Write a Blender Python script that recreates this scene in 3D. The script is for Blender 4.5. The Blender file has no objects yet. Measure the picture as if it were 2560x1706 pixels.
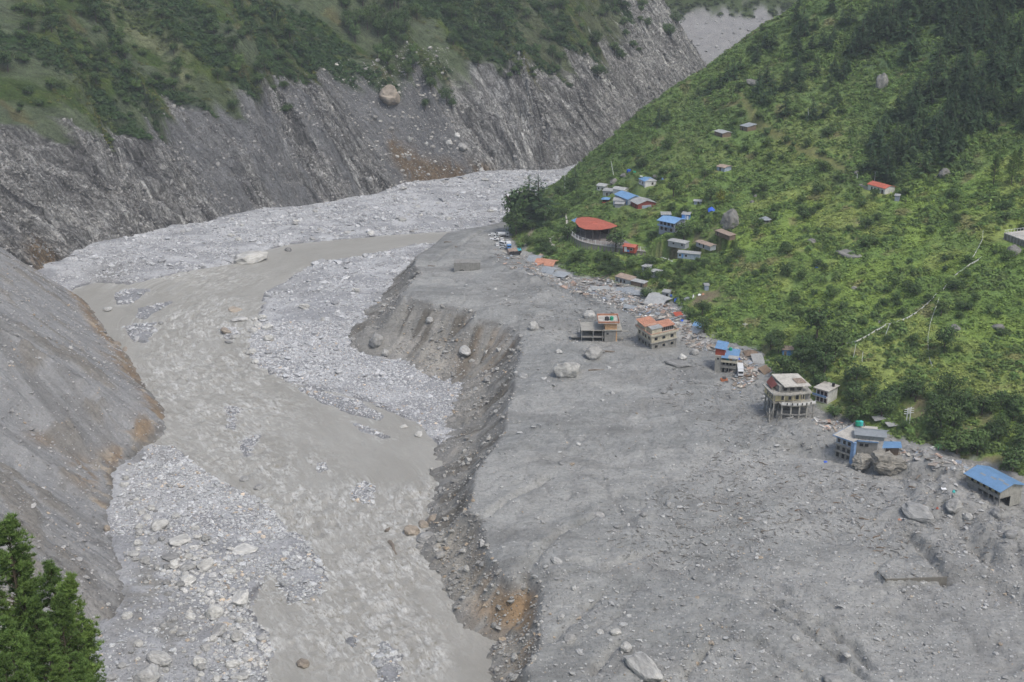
import bpy, bmesh, math, random
import numpy as np
from mathutils import Vector, Matrix, noise as mnoise
R = math.radians
scene = bpy.context.scene
C = scene.collection
rng = np.random.default_rng(7)
random.seed(7)

# ---------------------------------------------------------------- camera, sky, sun, exposure
CAMZ = 235.0
PITCH = 20.3
FPX = 3300.0
cam_data = bpy.data.cameras.new('camera')
cam_data.sensor_width = 36.0
cam_data.lens = FPX / 2560.0 * 36.0
cam_data.clip_start = 1.0
cam_data.clip_end = 8000.0
cam = bpy.data.objects.new('camera', cam_data)
C.objects.link(cam)
cam.location = (0, 0, CAMZ)
cam.rotation_euler = (R(90 - PITCH), 0, 0)
scene.camera = cam

SUN_EL, SUN_AZ = 60.0, 138.0       # azimuth clockwise from +Y
world = bpy.data.worlds.new('World')
scene.world = world
world.use_nodes = True
wn = world.node_tree
bg = wn.nodes['Background']
sky = wn.nodes.new('ShaderNodeTexSky')
sky.sky_type = 'NISHITA'
sky.sun_disc = False
sky.sun_elevation = R(SUN_EL)
sky.sun_rotation = R(SUN_AZ)
sky.air_density = 1.2
sky.dust_density = 4.0
sky.ozone_density = 1.0
wn.links.new(sky.outputs[0], bg.inputs[0])
bg.inputs[1].default_value = 0.132
sun_data = bpy.data.lights.new('sun', 'SUN')
sun_data.energy = 1.25
sun_data.angle = R(11)
sun_data.color = (1.0, 0.985, 0.90)
sun = bpy.data.objects.new('sun', sun_data)
C.objects.link(sun)
_sd = Vector((math.sin(R(SUN_AZ)) * math.cos(R(SUN_EL)), math.cos(R(SUN_AZ)) * math.cos(R(SUN_EL)), math.sin(R(SUN_EL))))
sun.rotation_euler = _sd.to_track_quat('Z', 'Y').to_euler()
sun.location = (0, 0, 600)
scene.view_settings.view_transform = 'Standard'
scene.view_settings.look = 'None'
scene.view_settings.exposure = 0.55
scene.view_settings.gamma = 1.0

# ---------------------------------------------------------------- numeric helpers
def _hash(ix, iy, seed):
    h = (ix.astype(np.int64) * 374761393 + iy.astype(np.int64) * 668265263 + seed * 974634777) & 0xffffffff
    h = ((h ^ (h >> 13)) * 1274126177) & 0xffffffff
    h = h ^ (h >> 16)
    return (h & 0xffffff).astype(np.float64) / 16777215.0

def vn(x, y, seed=0):
    x0 = np.floor(x); y0 = np.floor(y)
    fx = x - x0; fy = y - y0
    fx = fx * fx * fx * (fx * (fx * 6 - 15) + 10); fy = fy * fy * fy * (fy * (fy * 6 - 15) + 10)
    a = _hash(x0, y0, seed); b = _hash(x0 + 1, y0, seed)
    c = _hash(x0, y0 + 1, seed); d = _hash(x0 + 1, y0 + 1, seed)
    return (a + (b - a) * fx) * (1 - fy) + (c + (d - c) * fx) * fy

def fbm(x, y, octs=4, seed=0, gain=0.5):
    x = np.asarray(x, float); y = np.asarray(y, float)
    t = 0.0; a = 1.0; n = 0.0
    for o in range(octs):
        t = t + a * vn(x + 17.3 * o, y - 9.1 * o, seed + o)
        n += a; a *= gain
        x, y = (x * 1.6 + y * 1.2), (y * 1.6 - x * 1.2)
    return t / n

def ridged(x, y, octs=4, seed=0, gain=0.5):
    x = np.asarray(x, float); y = np.asarray(y, float)
    t = 0.0; a = 1.0; n = 0.0
    for o in range(octs):
        t = t + a * (1 - np.abs(2 * vn(x + 7.7 * o, y + 3.1 * o, seed + o) - 1))
        n += a; a *= gain
        x, y = (x * 1.7 + y * 1.05), (y * 1.7 - x * 1.05)
    return t / n

def sstep(a, b, x):
    t = np.clip((x - a) / (b - a), 0, 1)
    return t * t * (3 - 2 * t)

def segdist(P, X, Y, closed=False):
    """unsigned distance, side (+ = left of travel), arclength of nearest point"""
    P = np.asarray(P, float)
    if closed:
        P = np.vstack([P, P[:1]])
    X = np.asarray(X, float); Y = np.asarray(Y, float)
    best = np.full(X.shape, 1e18); side = np.zeros(X.shape); arc = np.zeros(X.shape)
    acc = 0.0
    for i in range(len(P) - 1):
        ax, ay = P[i]; bx, by = P[i + 1]
        dx, dy = bx - ax, by - ay
        L2 = dx * dx + dy * dy
        L = math.sqrt(L2)
        t = ((X - ax) * dx + (Y - ay) * dy) / L2
        lo = -1e9 if (i == 0 and not closed) else 0
        hi = 1e9 if (i == len(P) - 2 and not closed) else 1
        tc = np.clip(t, lo, hi)
        ex = X - (ax + tc * dx); ey = Y - (ay + tc * dy)
        d = ex * ex + ey * ey
        m = d < best
        best = np.where(m, d, best)
        side = np.where(m, np.sign(dx * (Y - ay) - dy * (X - ax)), side)
        arc = np.where(m, acc + tc * L, arc)
        acc += L
    return np.sqrt(best), side, arc

def inside(P, X, Y):
    P = np.asarray(P, float)
    n = len(P); r = np.zeros(np.shape(X), bool)
    for i in range(n):
        x1, y1 = P[i]; x2, y2 = P[(i + 1) % n]
        if y1 == y2: continue
        c = ((y1 > Y) != (y2 > Y)) & (X < (x2 - x1) * (Y - y1) / (y2 - y1) + x1)
        r ^= c
    return r

def polysd(P, X, Y):
    d, _, _ = segdist(P, X, Y, True)
    return np.where(inside(P, X, Y), d, -d)

cp, sp = math.cos(R(PITCH)), math.sin(R(PITCH))
def ray(px, py):
    u = (px - 1280.0) / FPX; v = (853.0 - py) / FPX
    return u, cp + v * sp, -sp + v * cp      # direction for unit depth

def on_z(px, py, fn):
    """point of the picture ray on the height function fn(X, Y) (smooth, low relief)"""
    u, dy, dz = ray(px, py)
    z = 10.0
    for _ in range(30):
        t = (z - CAMZ) / dz
        z = 0.5 * z + 0.5 * float(fn(np.array(u * t), np.array(dy * t)))
    t = (z - CAMZ) / dz
    return (u * t, dy * t, z)

def march(px, py, fn, t0=120.0, t1=1900.0, step=0.7):
    u, dy, dz = ray(px, py)
    t = np.arange(t0, t1, step)
    h = fn(u * t, dy * t) - (CAMZ + dz * t)
    k = np.argmax(h > 0)
    if not (h > 0).any():
        return None
    if k > 0:
        a, b = h[k - 1], h[k]
        tt = t[k - 1] + step * (-a) / (b - a + 1e-12)
    else:
        tt = t[0]
    return (u * tt, dy * tt, CAMZ + dz * tt)

# ---------------------------------------------------------------- the lie of the land (height functions)
def W(X, Y):                                  # water level along the valley
    return 0.02 * (np.asarray(Y, float) - 280.0)

def T(X, Y):                                  # debris terrace, without relief
    Y = np.asarray(Y, float)
    t = np.interp(Y, [200, 300, 400, 500, 600, 680, 760, 830, 900], [11, 13.5, 19, 26, 31, 29, 22, 15.5, 12])
    return t + 0.012 * np.asarray(X, float)

def unW(pts): return [on_z(x, y, W)[:2] for x, y in pts]
def unT(pts): return [on_z(x, y, T)[:2] for x, y in pts]

RIVER = unW([(1230,572),(1118,580),(984,588),(850,600),(727,611),(651,630),(574,661),(497,676),(421,692),(325,711),
 (237,707),(190,720),(150,760),(150,850),(200,930),(280,1040),(350,1110),(429,1116),(478,1152),(528,1190),(597,1225),
 (681,1263),(704,1313),(758,1343),(796,1397),(827,1450),(804,1489),(765,1512),(716,1512),(712,1485),(674,1454),(635,1485),
 (628,1527),(651,1565),(681,1600),(685,1630),(666,1672),(666,1760),(700,1950),(1450,1950),(1420,1700),(1380,1596),
 (1300,1500),(1240,1400),(1230,1250),(1170,1180),(1114,1135),(1087,1101),(1041,1055),(953,1021),(900,998),(804,975),
 (727,960),(674,933),(628,906),(620,879),(628,833),(651,780),(658,734),(708,707),(754,676),(804,653),(900,642),
 (1034,612),(1120,606),(1230,600)])
ISLES = [unW(p) for p in [
 [(283,737),(306,726),(379,722),(367,734),(325,760),(295,762)],
 [(344,772),(386,762),(410,757),(430,748),(434,755),(400,775),(383,783),(364,799),(341,795)],
 [(306,818),(344,810),(394,806),(386,837),(364,860),(333,852)],
 [(559,1017),(585,1014),(608,1021),(600,1050),(589,1084),(566,1070)],
 [(593,1104),(620,1092),(650,1086),(640,1120),(618,1140),(600,1125)],
 [(858,1232),(880,1222),(911,1202),(938,1217),(940,1248),(915,1272),(890,1258)],
 [(940,1594),(976,1604),(1003,1642),(1001,1700),(999,1760),(953,1760),(950,1700),(930,1653)],
 [(862,1596),(900,1588),(905,1605),(880,1620),(862,1612)],
 [(727,962),(800,978),(900,1003),(956,1040),(950,1052),(880,1036),(800,1006),(760,984)],
 [(862,1052),(900,1060),(978,1094),(960,1098),(900,1076)],
 [(550,822),(580,818),(600,832),(585,850),(560,846)],
 [(790,1160),(812,1156),(818,1176),(800,1182)],
]]
def sd_dry(X, Y):                             # > 0 on gravel, < 0 in the river
    s = -polysd(RIVER, X, Y)
    for P in ISLES:
        s = np.maximum(s, np.minimum(polysd(P, X, Y), 3.0))
    return s

def h_bed(X, Y, sd=None):
    if sd is None: sd = sd_dry(X, Y)
    wob = (fbm(X / 7, Y / 7, 3, 11) - .5) * 4.0
    s = sd + wob * sstep(-8, 4, sd)
    z = W(X, Y) + np.clip(s * 0.28, -1.6, 0.75)
    z = z + sstep(4, 40, sd) * 1.3
    z = z + (fbm(X / 22, Y / 22, 4, 21) - .5) * 2.0 * sstep(1, 20, sd) + (fbm(X / 4, Y / 4, 3, 23) - .5) * .7 * sstep(-1, 3, sd)
    return z

CREST = unT([(1290,548),(1200,562),(1118,577),(1080,611),(1041,634),(1035,658),(1052,678),(1030,695),(1018,715),(1000,731),(1008,741),
 (1011,737),(1064,749),(1148,764),(1190,772),(1183,790),(1233,797),(1262,802),(1284,818),(1302,835),(1305,879),(1290,917),(1286,971),
 (1268,1024),(1262,1075),(1233,1114),(1190,1172),(1181,1232),(1172,1268),(1206,1296),(1212,1340),(1225,1382),(1252,1424),
 (1280,1446),(1318,1420),(1340,1440),(1359,1474),(1351,1527),(1353,1577),(1348,1611),(1315,1661),(1332,1706),(1400,1900)]) 
CREST = CREST + [(60, 200), (420, 200), (420, 900), (40, 900)]
MUDPILES = [unT([p])[0] + (r, a) for p, r, a in [((1300,690),9,1.8),((1340,705),8,2.2),((1150,640),14,1.5),((1360,735),10,1.4),
 ((1990,1075),13,3.5),((1900,1080),14,1.5),((2100,1160),20,1.5),((2300,1170),16,3.0),((2360,1195),14,2.0),((2450,1300),26,3.0),
 ((2300,1290),15,2.6),((2380,1270),12,2.2),((2530,1370),20,3.0),((1800,1560),26,1.2),((2050,1520),20,1.5),((1560,1260),26,1.8),
 ((1420,1400),20,1.4),((1200,600),12,1.6),((1260,650),8,1.3),((2200,1500),16,1.4)]]
SLABP = unT([(2191, 1440), (2212, 1470), (2368, 1446), (2290, 1352)])
FURROWS = [(unT(p), dp, wd, up) for p, dp, wd, up in [
 ([(1924,1504),(1989,1542)],1.6,1.0,0),([(1920,1527),(2004,1573),(2119,1649),(2177,1706),(2230,1770)],1.8,.9,.6),([(2004,1550),(2062,1565),(2131,1607),(2177,1661)],1.6,1.0,.5),
 ([(2272,1343),(2322,1389),(2362,1449)],2.2,1.6,.3),([(2368,1441),(2464,1460),(2560,1506),(2700,1560)],1.5,2.4,1.2),([(1981,1123),(2081,1148),(2177,1185),(2272,1206),(2340,1215)],1.8,2.2,1.6),
 ([(1325,1418),(1367,1370),(1405,1332),(1500,1290)],1.1,.9,.3),([(1217,1288),(1263,1251),(1367,1198)],1.0,1.0,.3),([(1370,1600),(1440,1540),(1500,1490)],1.0,1.0,.3),([(1481,1680),(1546,1611)],1.2,.9,.3),
 ([(1710,1695),(1771,1626)],1.5,.9,.4),([(1500,1440),(1560,1400),(1620,1385)],.7,.9,.2),([(1310,680),(1360,712),(1420,735),(1480,760)],1.0,1.0,.8),([(1100,640),(1180,600),(1215,570)],.8,1.0,.4),
 ([(2400,1340),(2460,1400),(2540,1430)],1.2,3,1.2),([(2440,1390),(2500,1440),(2560,1460)],1.4,3,1.2),([(1700,1420),(1800,1480),(1900,1500)],.6,1.4,.3),([(1880,1600),(2000,1680),(2060,1740)],.9,1.2,.4)]]
def h_terr(X, Y):
    X = np.asarray(X, float); Y = np.asarray(Y, float)
    t = T(X, Y)
    sd = polysd(CREST, X, Y)
    d, _, s = segdist(CREST[:-4], X, Y)
    Hh = np.maximum(t - W(X, Y), 2.0)
    gul = ridged(s / 16, d / 90, 3, 31)                     # gullies down the face
    out = np.maximum(-sd, 0)
    o = out * (0.8 + .45 * gul)
    wide = sstep(430, 480, Y) * sstep(690, 640, Y)          # the long talus of the middle bank
    k = 1.25 - .3 * wide
    tal = .6 - .2 * wide
    f = np.where(k * o < .6 * Hh, k * o, .6 * Hh + tal * (o - .6 * Hh / k))
    z = t - f
    face = sstep(0.5, 6, out)
    z = z + face * ((ridged(s / 5, d / 30, 3, 33) - .5) * 2.4 + (fbm(X / 2.2, Y / 2.2, 3, 34) - .5) * 1.8)
    z = z - 2.2 * np.exp(-np.maximum(sd, 0) / 5.0) * (sd > 0) * .6 - (sd <= 0) * 1.3
    top = sstep(-1, 6, sd)
    z = z + top * ((fbm(X / 38, Y / 38, 3, 35) - .5) * 4.0 + (fbm(X / 9, Y / 9, 4, 36) - .5) * 1.7 + (fbm(X / 2.2, Y / 2.2, 3, 39) - .5) * .6)
    flow = np.sin((X * .86 + Y * .5) / 4.2 + 3 * fbm(X / 30, Y / 30, 2, 37))
    ch = np.exp(-((fbm(X / 26 + Y / 60, Y / 60 - X / 90, 4, 44) - .5) / .010) ** 2) + .7 * np.exp(-((fbm(X / 14 - Y / 40, Y / 46, 4, 45) - .52) / .012) ** 2)
    z = z - top * .55 * np.clip(ch, 0, 1)
    rightness = sstep(60, 140, X) * sstep(430, 300, Y)
    z = z + top * rightness * (flow * .85)
    qs = polysd(SLABP, X, Y)
    z = z + 2.3 * sstep(-.5, .3, qs) * np.exp(-((X - SLABP[1][0]) ** 2 + (Y - SLABP[1][1]) ** 2) / 15.0 ** 2) * top
    for P_, dp_, wd_, up_ in FURROWS:
        q = np.array(P_); m_ = (X > q[:, 0].min() - 12) & (X < q[:, 0].max() + 12) & (Y > q[:, 1].min() - 12) & (Y < q[:, 1].max() + 12)
        if not m_.any(): continue
        Xm, Ym = X[m_], Y[m_]
        L_ = [np.hypot(Xm - a_[0], Ym - a_[1]) for a_ in P_]
        df = np.full(Xm.shape, 1e9); sg_ = np.zeros(Xm.shape)
        for a_, b_ in zip(P_[:-1], P_[1:]):
            ex, ey = b_[0] - a_[0], b_[1] - a_[1]; t_ = np.clip(((Xm - a_[0]) * ex + (Ym - a_[1]) * ey) / (ex * ex + ey * ey), 0, 1)
            dq = np.hypot(Xm - a_[0] - t_ * ex, Ym - a_[1] - t_ * ey); mm = dq < df
            df = np.where(mm, dq, df); sg_ = np.where(mm, np.sign(ex * (Ym - a_[1]) - ey * (Xm - a_[0])), sg_)
        df = df + (fbm(Xm / 3, Ym / 3, 2, 40) - .5) * 2
        zz = z[m_] - top[m_] * 1.5 * dp_ * np.exp(-(df / wd_) ** 2) + top[m_] * up_ * np.exp(-((df - 2.2 * wd_ - 1) / (2.5 * wd_)) ** 2) * (sg_ > 0)
        z = z.copy(); z[m_] = zz
    for (cx, cy, r, a) in MUDPILES:
        z = z + top * a * np.exp(-((X - cx) ** 2 + (Y - cy) ** 2) / (2 * (r * .6) ** 2)) * (.6 + .8 * fbm(X / 3, Y / 3, 2, 38))
    return z

TOE = unT([(1250,520),(1262,556),(1278,596),(1300,628),(1330,636),(1400,672),(1440,690),(1490,694),(1560,715),(1620,726),(1690,758),(1722,815),
 (1775,848),(1850,870),(1905,905),(1945,985),(2080,1035),(2200,1085),(2330,1130),(2450,1165),(2560,1200),(2700,1265),(2900,1380)])
_t0 = np.array(TOE[3]); _t1 = np.array(TOE[-3]); _dv = _t1 - _t0; _dv /= np.linalg.norm(_dv); _nv = np.array([-_dv[1], _dv[0]])
def h_hill_base(X, Y):
    X = np.asarray(X, float); Y = np.asarray(Y, float)
    d, side, s = segdist(TOE, X, Y)
    d = d * side
    dp = (X - _t0[0]) * _nv[0] + (Y - _t0[1]) * _nv[1]
    m = sstep(15, 110, d)
    dm = d * (1 - m) + dp * m
    zf = T(X, np.minimum(Y, 800)) * (1 - sstep(0, 200, dm)) + 24 * sstep(0, 200, dm) - .6 + .45 * dm + .0003 * np.clip(dm - 60, 0, 400) ** 2
    back = 19 + 1.08 * ((X + 6) * .835 - (Y - 812) * .55)
    k = 7.0
    hh = np.clip(.5 + .5 * (back - zf) / k, 0, 1)
    z = back * (1 - hh) + zf * hh - k * hh * (1 - hh)
    return z, dm
def h_hill(X, Y):
    z, dm = h_hill_base(X, Y)
    a = sstep(0, 40, dm)
    z = z + (fbm(X / 70, Y / 70, 3, 41) - .5) * 16 * sstep(20, 120, dm) + (fbm(X / 18, Y / 18, 4, 42) - .5) * 4.5 * a + (fbm(X / 3.5, Y / 3.5, 3, 43) - .5) * 1.4 * a
    for (cx, cy, r, lvl) in PADS:
        w = np.exp(-(((X - cx) ** 2 + (Y - cy) ** 2) / r ** 2) ** 3)
        z = z * (1 - w) + lvl * w
    if HALLPOLY:
        m_ = (np.abs(X - HALLPOLY[1][0]) < 70) & (np.abs(Y - HALLPOLY[1][1]) < 70)
        if m_.any():
            Xm, Ym = X[m_], Y[m_]; zl = HALLPOLY[1][2]
            q = polysd(HALLPOLY[0], Xm, Ym); df, sf, _ = segdist(HALLPOLY[2], Xm, Ym)
            front = (sf < 0) & (q < 0)
            zm = z[m_]
            cut = zl - 4.2 + .42 * np.maximum(df - 1.5, 0)
            zm = np.where(front & (df < 16), np.minimum(zm, cut), zm)
            zm = np.where(q > -.6, zl, zm)
            zm = np.where((~front) & (q <= -.6), np.minimum(zm, zl + .9 * np.maximum(-q - .6, 0)), zm)
            z = z.copy(); z[m_] = zm
    return z
HALLPOLY = []
PADS = []

S1TOE = unW([(245,1900),(245,1706),(232,1650),(255,1607),(302,1565),(335,1512),(329,1450),(295,1336),(281,1286),(304,1259),(297,1194),
 (379,1114),(419,1086),(413,1021),(369,971),(327,895),(270,833),(237,776)])
S1TOE.append((S1TOE[-1][0] - 25, S1TOE[-1][1] + 38))
_r0 = np.array(S1TOE[-2])
def s1_sd(X, Y):
    d, side, s = segdist(S1TOE, X, Y)
    return d * side, s
def h_s1(X, Y, fine=True):
    X = np.asarray(X, float); Y = np.asarray(Y, float)
    d, s = s1_sd(X, Y)
    rib = (ridged(s / 34 - d / 90, d / 160, 3, 51) - .5)
    z = W(X, Y) - .8 + .80 * d + rib * 9 * sstep(2, 50, d)
    if fine:
        nearrock = sstep(420, 340, Y)
        z = z + (ridged(s / 6 - d / 10, d / 30, 4, 52) - .5) * (1.4 + 6.0 * nearrock) * sstep(0, 10, d)
        z = z + (fbm(X / 2.4, Y / 2.4, 3, 53) - .5) * .8
        toeb = np.exp(-((d - 5) / 5.0) ** 2)
        z = z + toeb * (ridged(s / 4.5, d / 6, 4, 54) - .5) * 5.0
        oc = sstep(.56, .66, fbm(s / 12 - d / 22, d / 16, 4, 55)) * sstep(8, 20, d)
        z = z + oc * (ridged(s / 3.0 - d / 7, d / 6, 3, 56) - .25) * 2.8
    # the far side of the spur falls away into the gully
    q = (X - _r0[0]) * .45 + (Y - _r0[1]) * .89
    zb = 60 - 0.95 * (q + 26) + .55 * np.maximum(d, 0) * .9 - 20
    zb = zb + 6
    k = 5.0
    hh = np.clip(.5 + .5 * (zb - z) / k, 0, 1)
    return zb * (1 - hh) + z * hh - k * hh * (1 - hh)

WTOE = [(-330, 560), (-292, 640)] + unW([(174,655),(255,611),(300,604),(392,593),(430,578),(522,566),(590,545),(653,533),(735,528),(805,517),(880,505),(947,495),(1010,470),
 (1045,462),(1142,452),(1200,440),(1251,435),(1338,435),(1415,430),(1470,408)]) + [(92,1030),(135,1110),(165,1190),(192,1270),(205,1340),(195,1450)]
def w_sd(X, Y):
    d, side, s = segdist(WTOE, X, Y)
    return d * side, s
_c = unW([(1120, 452)])[0]
CH_S = float(w_sd(np.array([_c[0]]), np.array([_c[1]]))[1][0]) - 8
def h_wall(X, Y, d=None, s=None):
    X = np.asarray(X, float); Y = np.asarray(Y, float)
    if d is None: d, s = w_sd(X, Y)
    far = sstep(420, 700, s)
    steep = 1.05 + .25 * sstep(300, 520, s) + (vn(s / 60, s * 0 + .5, 61) - .5) * .3
    sw = s + d * .35 + (fbm(X / 40, Y / 40, 3, 60) - .5) * 26
    z = W(X, Y) - 1 + steep * np.clip(d, -9, 62) + (.80 + .15 * far) * np.maximum(d - 62, 0)
    big = ridged(sw / 62, d / 300, 2, 62) - .5
    mid = ridged(sw / 21, d / 90, 3, 63) - .5
    z = z + big * 40 * sstep(15, 110, d) + mid * (10 * sstep(1, 30, d) + 7 * sstep(60, 90, d))
    # the gentler scree chute in the middle
    chute = np.exp(-((s - CH_S + d * .15) / 36) ** 2)
    rock = 1 - .85 * chute * sstep(90, 60, d)
    z = z - chute * 9 * sstep(0, 30, d) * sstep(110, 70, d)
    low = sstep(85, 50, d)
    z = z + rock * (ridged((s + d * .5) / 5.5, d / 22, 4, 64) - .5) * (6.5 * low + 2.6) * sstep(0, 6, d)
    z = z + rock * (fbm(X / 5, Y / 5, 3, 66) - .5) * 3.0 * sstep(0, 6, d)
    cell = vn((s + d * .5) / 4.3, d / 7.0, 67); cell2 = vn((s + d * .7) / 2.1, d / 3.1, 68)
    bare = sstep(88, 62, d - 40 * sstep(650, 800, s))
    z = z + bare * rock * (np.floor(cell * 4) / 4 - .5) * 4.6 * sstep(0, 6, d) + bare * rock * (np.floor(cell2 * 3) / 3 - .5) * 1.3
    return z

def h_far(X, Y):
    X = np.asarray(X, float); Y = np.asarray(Y, float)
    q = (Y - 1360) + (X - 200) * -.10
    z = W(X, Y) - 2 + .66 * np.minimum(q, 84) + .95 * np.maximum(q - 84, 0)
    up = sstep(70, 100, q)
    z = z + (ridged(X / 60 + q / 200, q / 200, 4, 71) - .5) * 30 * up + (fbm(X / 14, Y / 14, 4, 72) - .5) * (2 + 5 * up)
    return z

# ---------------------------------------------------------------- materials
MATS = {}
def newmat(name):
    m = bpy.data.materials.new(name); m.use_nodes = True
    nt = m.node_tree
    b = nt.nodes['Principled BSDF']
    b.inputs['Roughness'].default_value = .9
    b.inputs['Specular IOR Level'].default_value = .25
    MATS[name] = m
    return m, nt, b
def N(nt, t, **kw):
    n = nt.nodes.new(t)
    for k, v in kw.items():
        if k in ('operation', 'blend_type', 'data_type', 'noise_dimensions', 'feature', 'attribute_name', 'distance', 'uv_map', 'noise_type'):
            setattr(n, k, v)
        else:
            n.inputs[k].default_value = v
    return n
def mixc(nt, fac, a, b, mode='MIX'):
    n = nt.nodes.new('ShaderNodeMix'); n.data_type = 'RGBA'; n.blend_type = mode
    for sock, v in ((n.inputs[0], fac), (n.inputs[6], a), (n.inputs[7], b)):
        if isinstance(v, bpy.types.NodeSocket): nt.links.new(v, sock)
        elif isinstance(v, (int, float)): sock.default_value = v
        else: sock.default_value = (*v, 1)
    return n.outputs[2]
def ramp(nt, src, pts):
    n = nt.nodes.new('ShaderNodeValToRGB')
    e = n.color_ramp.elements
    while len(e) < len(pts): e.new(.5)
    for i, (p, c) in enumerate(pts):
        e[i].position = p
        e[i].color = (c, c, c, 1) if isinstance(c, (int, float)) else (*c, 1)
    nt.links.new(src, n.inputs[0])
    return n.outputs[0]
def coords(nt, scale=(1, 1, 1), rot=(0, 0, 0), src='POS', uv=None):
    if src == 'POS':
        g = nt.nodes.new('ShaderNodeNewGeometry').outputs['Position']
    elif src == 'OBJ':
        g = nt.nodes.new('ShaderNodeTexCoord').outputs['Object']
    else:
        u = nt.nodes.new('ShaderNodeUVMap'); g = u.outputs[0]
    m = nt.nodes.new('ShaderNodeMapping')
    m.inputs['Scale'].default_value = scale; m.inputs['Rotation'].default_value = rot
    nt.links.new(g, m.inputs[0])
    return m.outputs[0]
def noise(nt, co, scale, detail=5, rough=.6, dist=0):
    n = nt.nodes.new('ShaderNodeTexNoise')
    n.inputs['Scale'].default_value = scale; n.inputs['Detail'].default_value = detail
    n.inputs['Roughness'].default_value = rough; n.inputs['Distortion'].default_value = dist
    nt.links.new(co, n.inputs['Vector'])
    return n.outputs[0]
def voro(nt, co, scale, feature='F1', out='Distance', rand=1.0):
    n = nt.nodes.new('ShaderNodeTexVoronoi'); n.feature = feature
    n.inputs['Scale'].default_value = scale; n.inputs['Randomness'].default_value = rand
    nt.links.new(co, n.inputs['Vector'])
    return n.outputs[out]
def bump(nt, b, height, dist=.3, strength=1.0, prev=None):
    n = nt.nodes.new('ShaderNodeBump')
    n.inputs['Distance'].default_value = dist; n.inputs['Strength'].default_value = strength
    nt.links.new(height, n.inputs['Height'])
    if prev is not None: nt.links.new(prev, n.inputs['Normal'])
    if b is not None: nt.links.new(n.outputs[0], b.inputs['Normal'])
    return n.outputs[0]
def attr(nt, name, out='Color'):
    n = nt.nodes.new('ShaderNodeAttribute'); n.attribute_name = name
    return n.outputs[out]
def math_(nt, op, a, b=0.0):
    n = nt.nodes.new('ShaderNodeMath'); n.operation = op
    for i, v in enumerate((a, b)):
        if isinstance(v, bpy.types.NodeSocket): nt.links.new(v, n.inputs[i])
        else: n.inputs[i].default_value = v
    return n.outputs[0]

def mat_ground(name, stones=.35, pebble=1.3, rough=.95, tint_amt=.35, streak=None, bumpd=.35, streak_amt=.35):
    """ground whose broad colour is a mesh attribute; grain, stones and relief are procedural"""
    m, nt, b = newmat(name)
    col = attr(nt, 'col')
    co = coords(nt)
    n1 = noise(nt, co, .9, 8, .68)
    n2 = noise(nt, co, .12, 5, .6)
    k = ramp(nt, n1, [(.28, .62), (.5, 1.0), (.74, 1.34)])
    c = mixc(nt, tint_amt * 1.6, col, k, 'MULTIPLY')
    k2 = ramp(nt, n2, [(.3, .82), (.7, 1.14)])
    c = mixc(nt, .8, c, k2, 'MULTIPLY')
    h = n1
    if streak:
        cs = coords(nt, streak[0], streak[1], 'UV' if len(streak) > 2 else 'POS')
        ns = noise(nt, cs, 1.0, 8, .7, .6)
        ks = ramp(nt, ns, [(.32, .45), (.46, .9), (.6, 1.12), (.75, 1.5)])
        c = mixc(nt, streak_amt, c, ks, 'MULTIPLY')
        h = math_(nt, 'ADD', n1, math_(nt, 'MULTIPLY', ns, 1.6))
    if name == 'rock':
        cu = coords(nt, (1, .38, 1), (0, 0, R(12)), 'UV')
        wq = nt.nodes.new('ShaderNodeTexNoise'); wq.inputs['Scale'].default_value = .35; wq.inputs['Detail'].default_value = 5
        nt.links.new(cu, wq.inputs['Vector'])
        vm = nt.nodes.new('ShaderNodeVectorMath'); vm.operation = 'MULTIPLY_ADD'
        nt.links.new(wq.outputs['Color'], vm.inputs[0]); vm.inputs[1].default_value = (5, 5, 5); nt.links.new(cu, vm.inputs[2])
        wc = vm.outputs[0]
        bare = attr(nt, 'col', 'Alpha')
        spk = noise(nt, co, .55, 7, .78)
        c = mixc(nt, math_(nt, 'MULTIPLY', bare, .9), c, ramp(nt, spk, [(.36, .5), (.5, 1.0), (.60, 1.6)]), 'MULTIPLY')
        h = math_(nt, 'ADD', h, math_(nt, 'MULTIPLY', spk, 1.5))
        for sc_, lo, hi, am in ((.16, .72, 1.3, .8), (.42, .6, 1.45, .8), (1.1, .62, 1.4, .7)):
            vc = voro(nt, wc, sc_, out='Color')
            sp_ = nt.nodes.new('ShaderNodeSeparateColor'); nt.links.new(vc, sp_.inputs[0])
            kk = ramp(nt, sp_.outputs[0], [(0, lo), (1, hi)])
            c = mixc(nt, math_(nt, 'MULTIPLY', bare, am), c, kk, 'MULTIPLY')
            h = math_(nt, 'ADD', h, math_(nt, 'MULTIPLY', sp_.outputs[1], .6))
        ve = voro(nt, wc, .3, 'DISTANCE_TO_EDGE')
        crk = ramp(nt, ve, [(.0, .35), (.12, 1.0)])
        c = mixc(nt, math_(nt, 'MULTIPLY', bare, .7), c, crk, 'MULTIPLY')
        h = math_(nt, 'ADD', h, math_(nt, 'MULTIPLY', crk, .8))
    if stones > 0:
        v = voro(nt, co, pebble)
        vc = voro(nt, co, pebble, out='Color')
        bw = nt.nodes.new('ShaderNodeSeparateColor'); nt.links.new(vc, bw.inputs[0])
        pick = ramp(nt, bw.outputs[0], [(.5, 0.0), (.62, 1.0)])
        disc = ramp(nt, v, [(.16, 1.0), (.34, 0.0)])
        st = math_(nt, 'MULTIPLY', pick, disc)
        shade = mixc(nt, bw.outputs[1], (.62, .62, .62), (1.55, 1.55, 1.55))
        cst = mixc(nt, 1.0, c, shade, 'MULTIPLY')
        c = mixc(nt, math_(nt, 'MULTIPLY', st, stones), c, cst)
        h = math_(nt, 'ADD', h, math_(nt, 'MULTIPLY', st, stones * .9))
    nt.links.new(c, b.inputs['Base Color'])
    b.inputs['Roughness'].default_value = rough
    bump(nt, b, h, bumpd)
    return m

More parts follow.
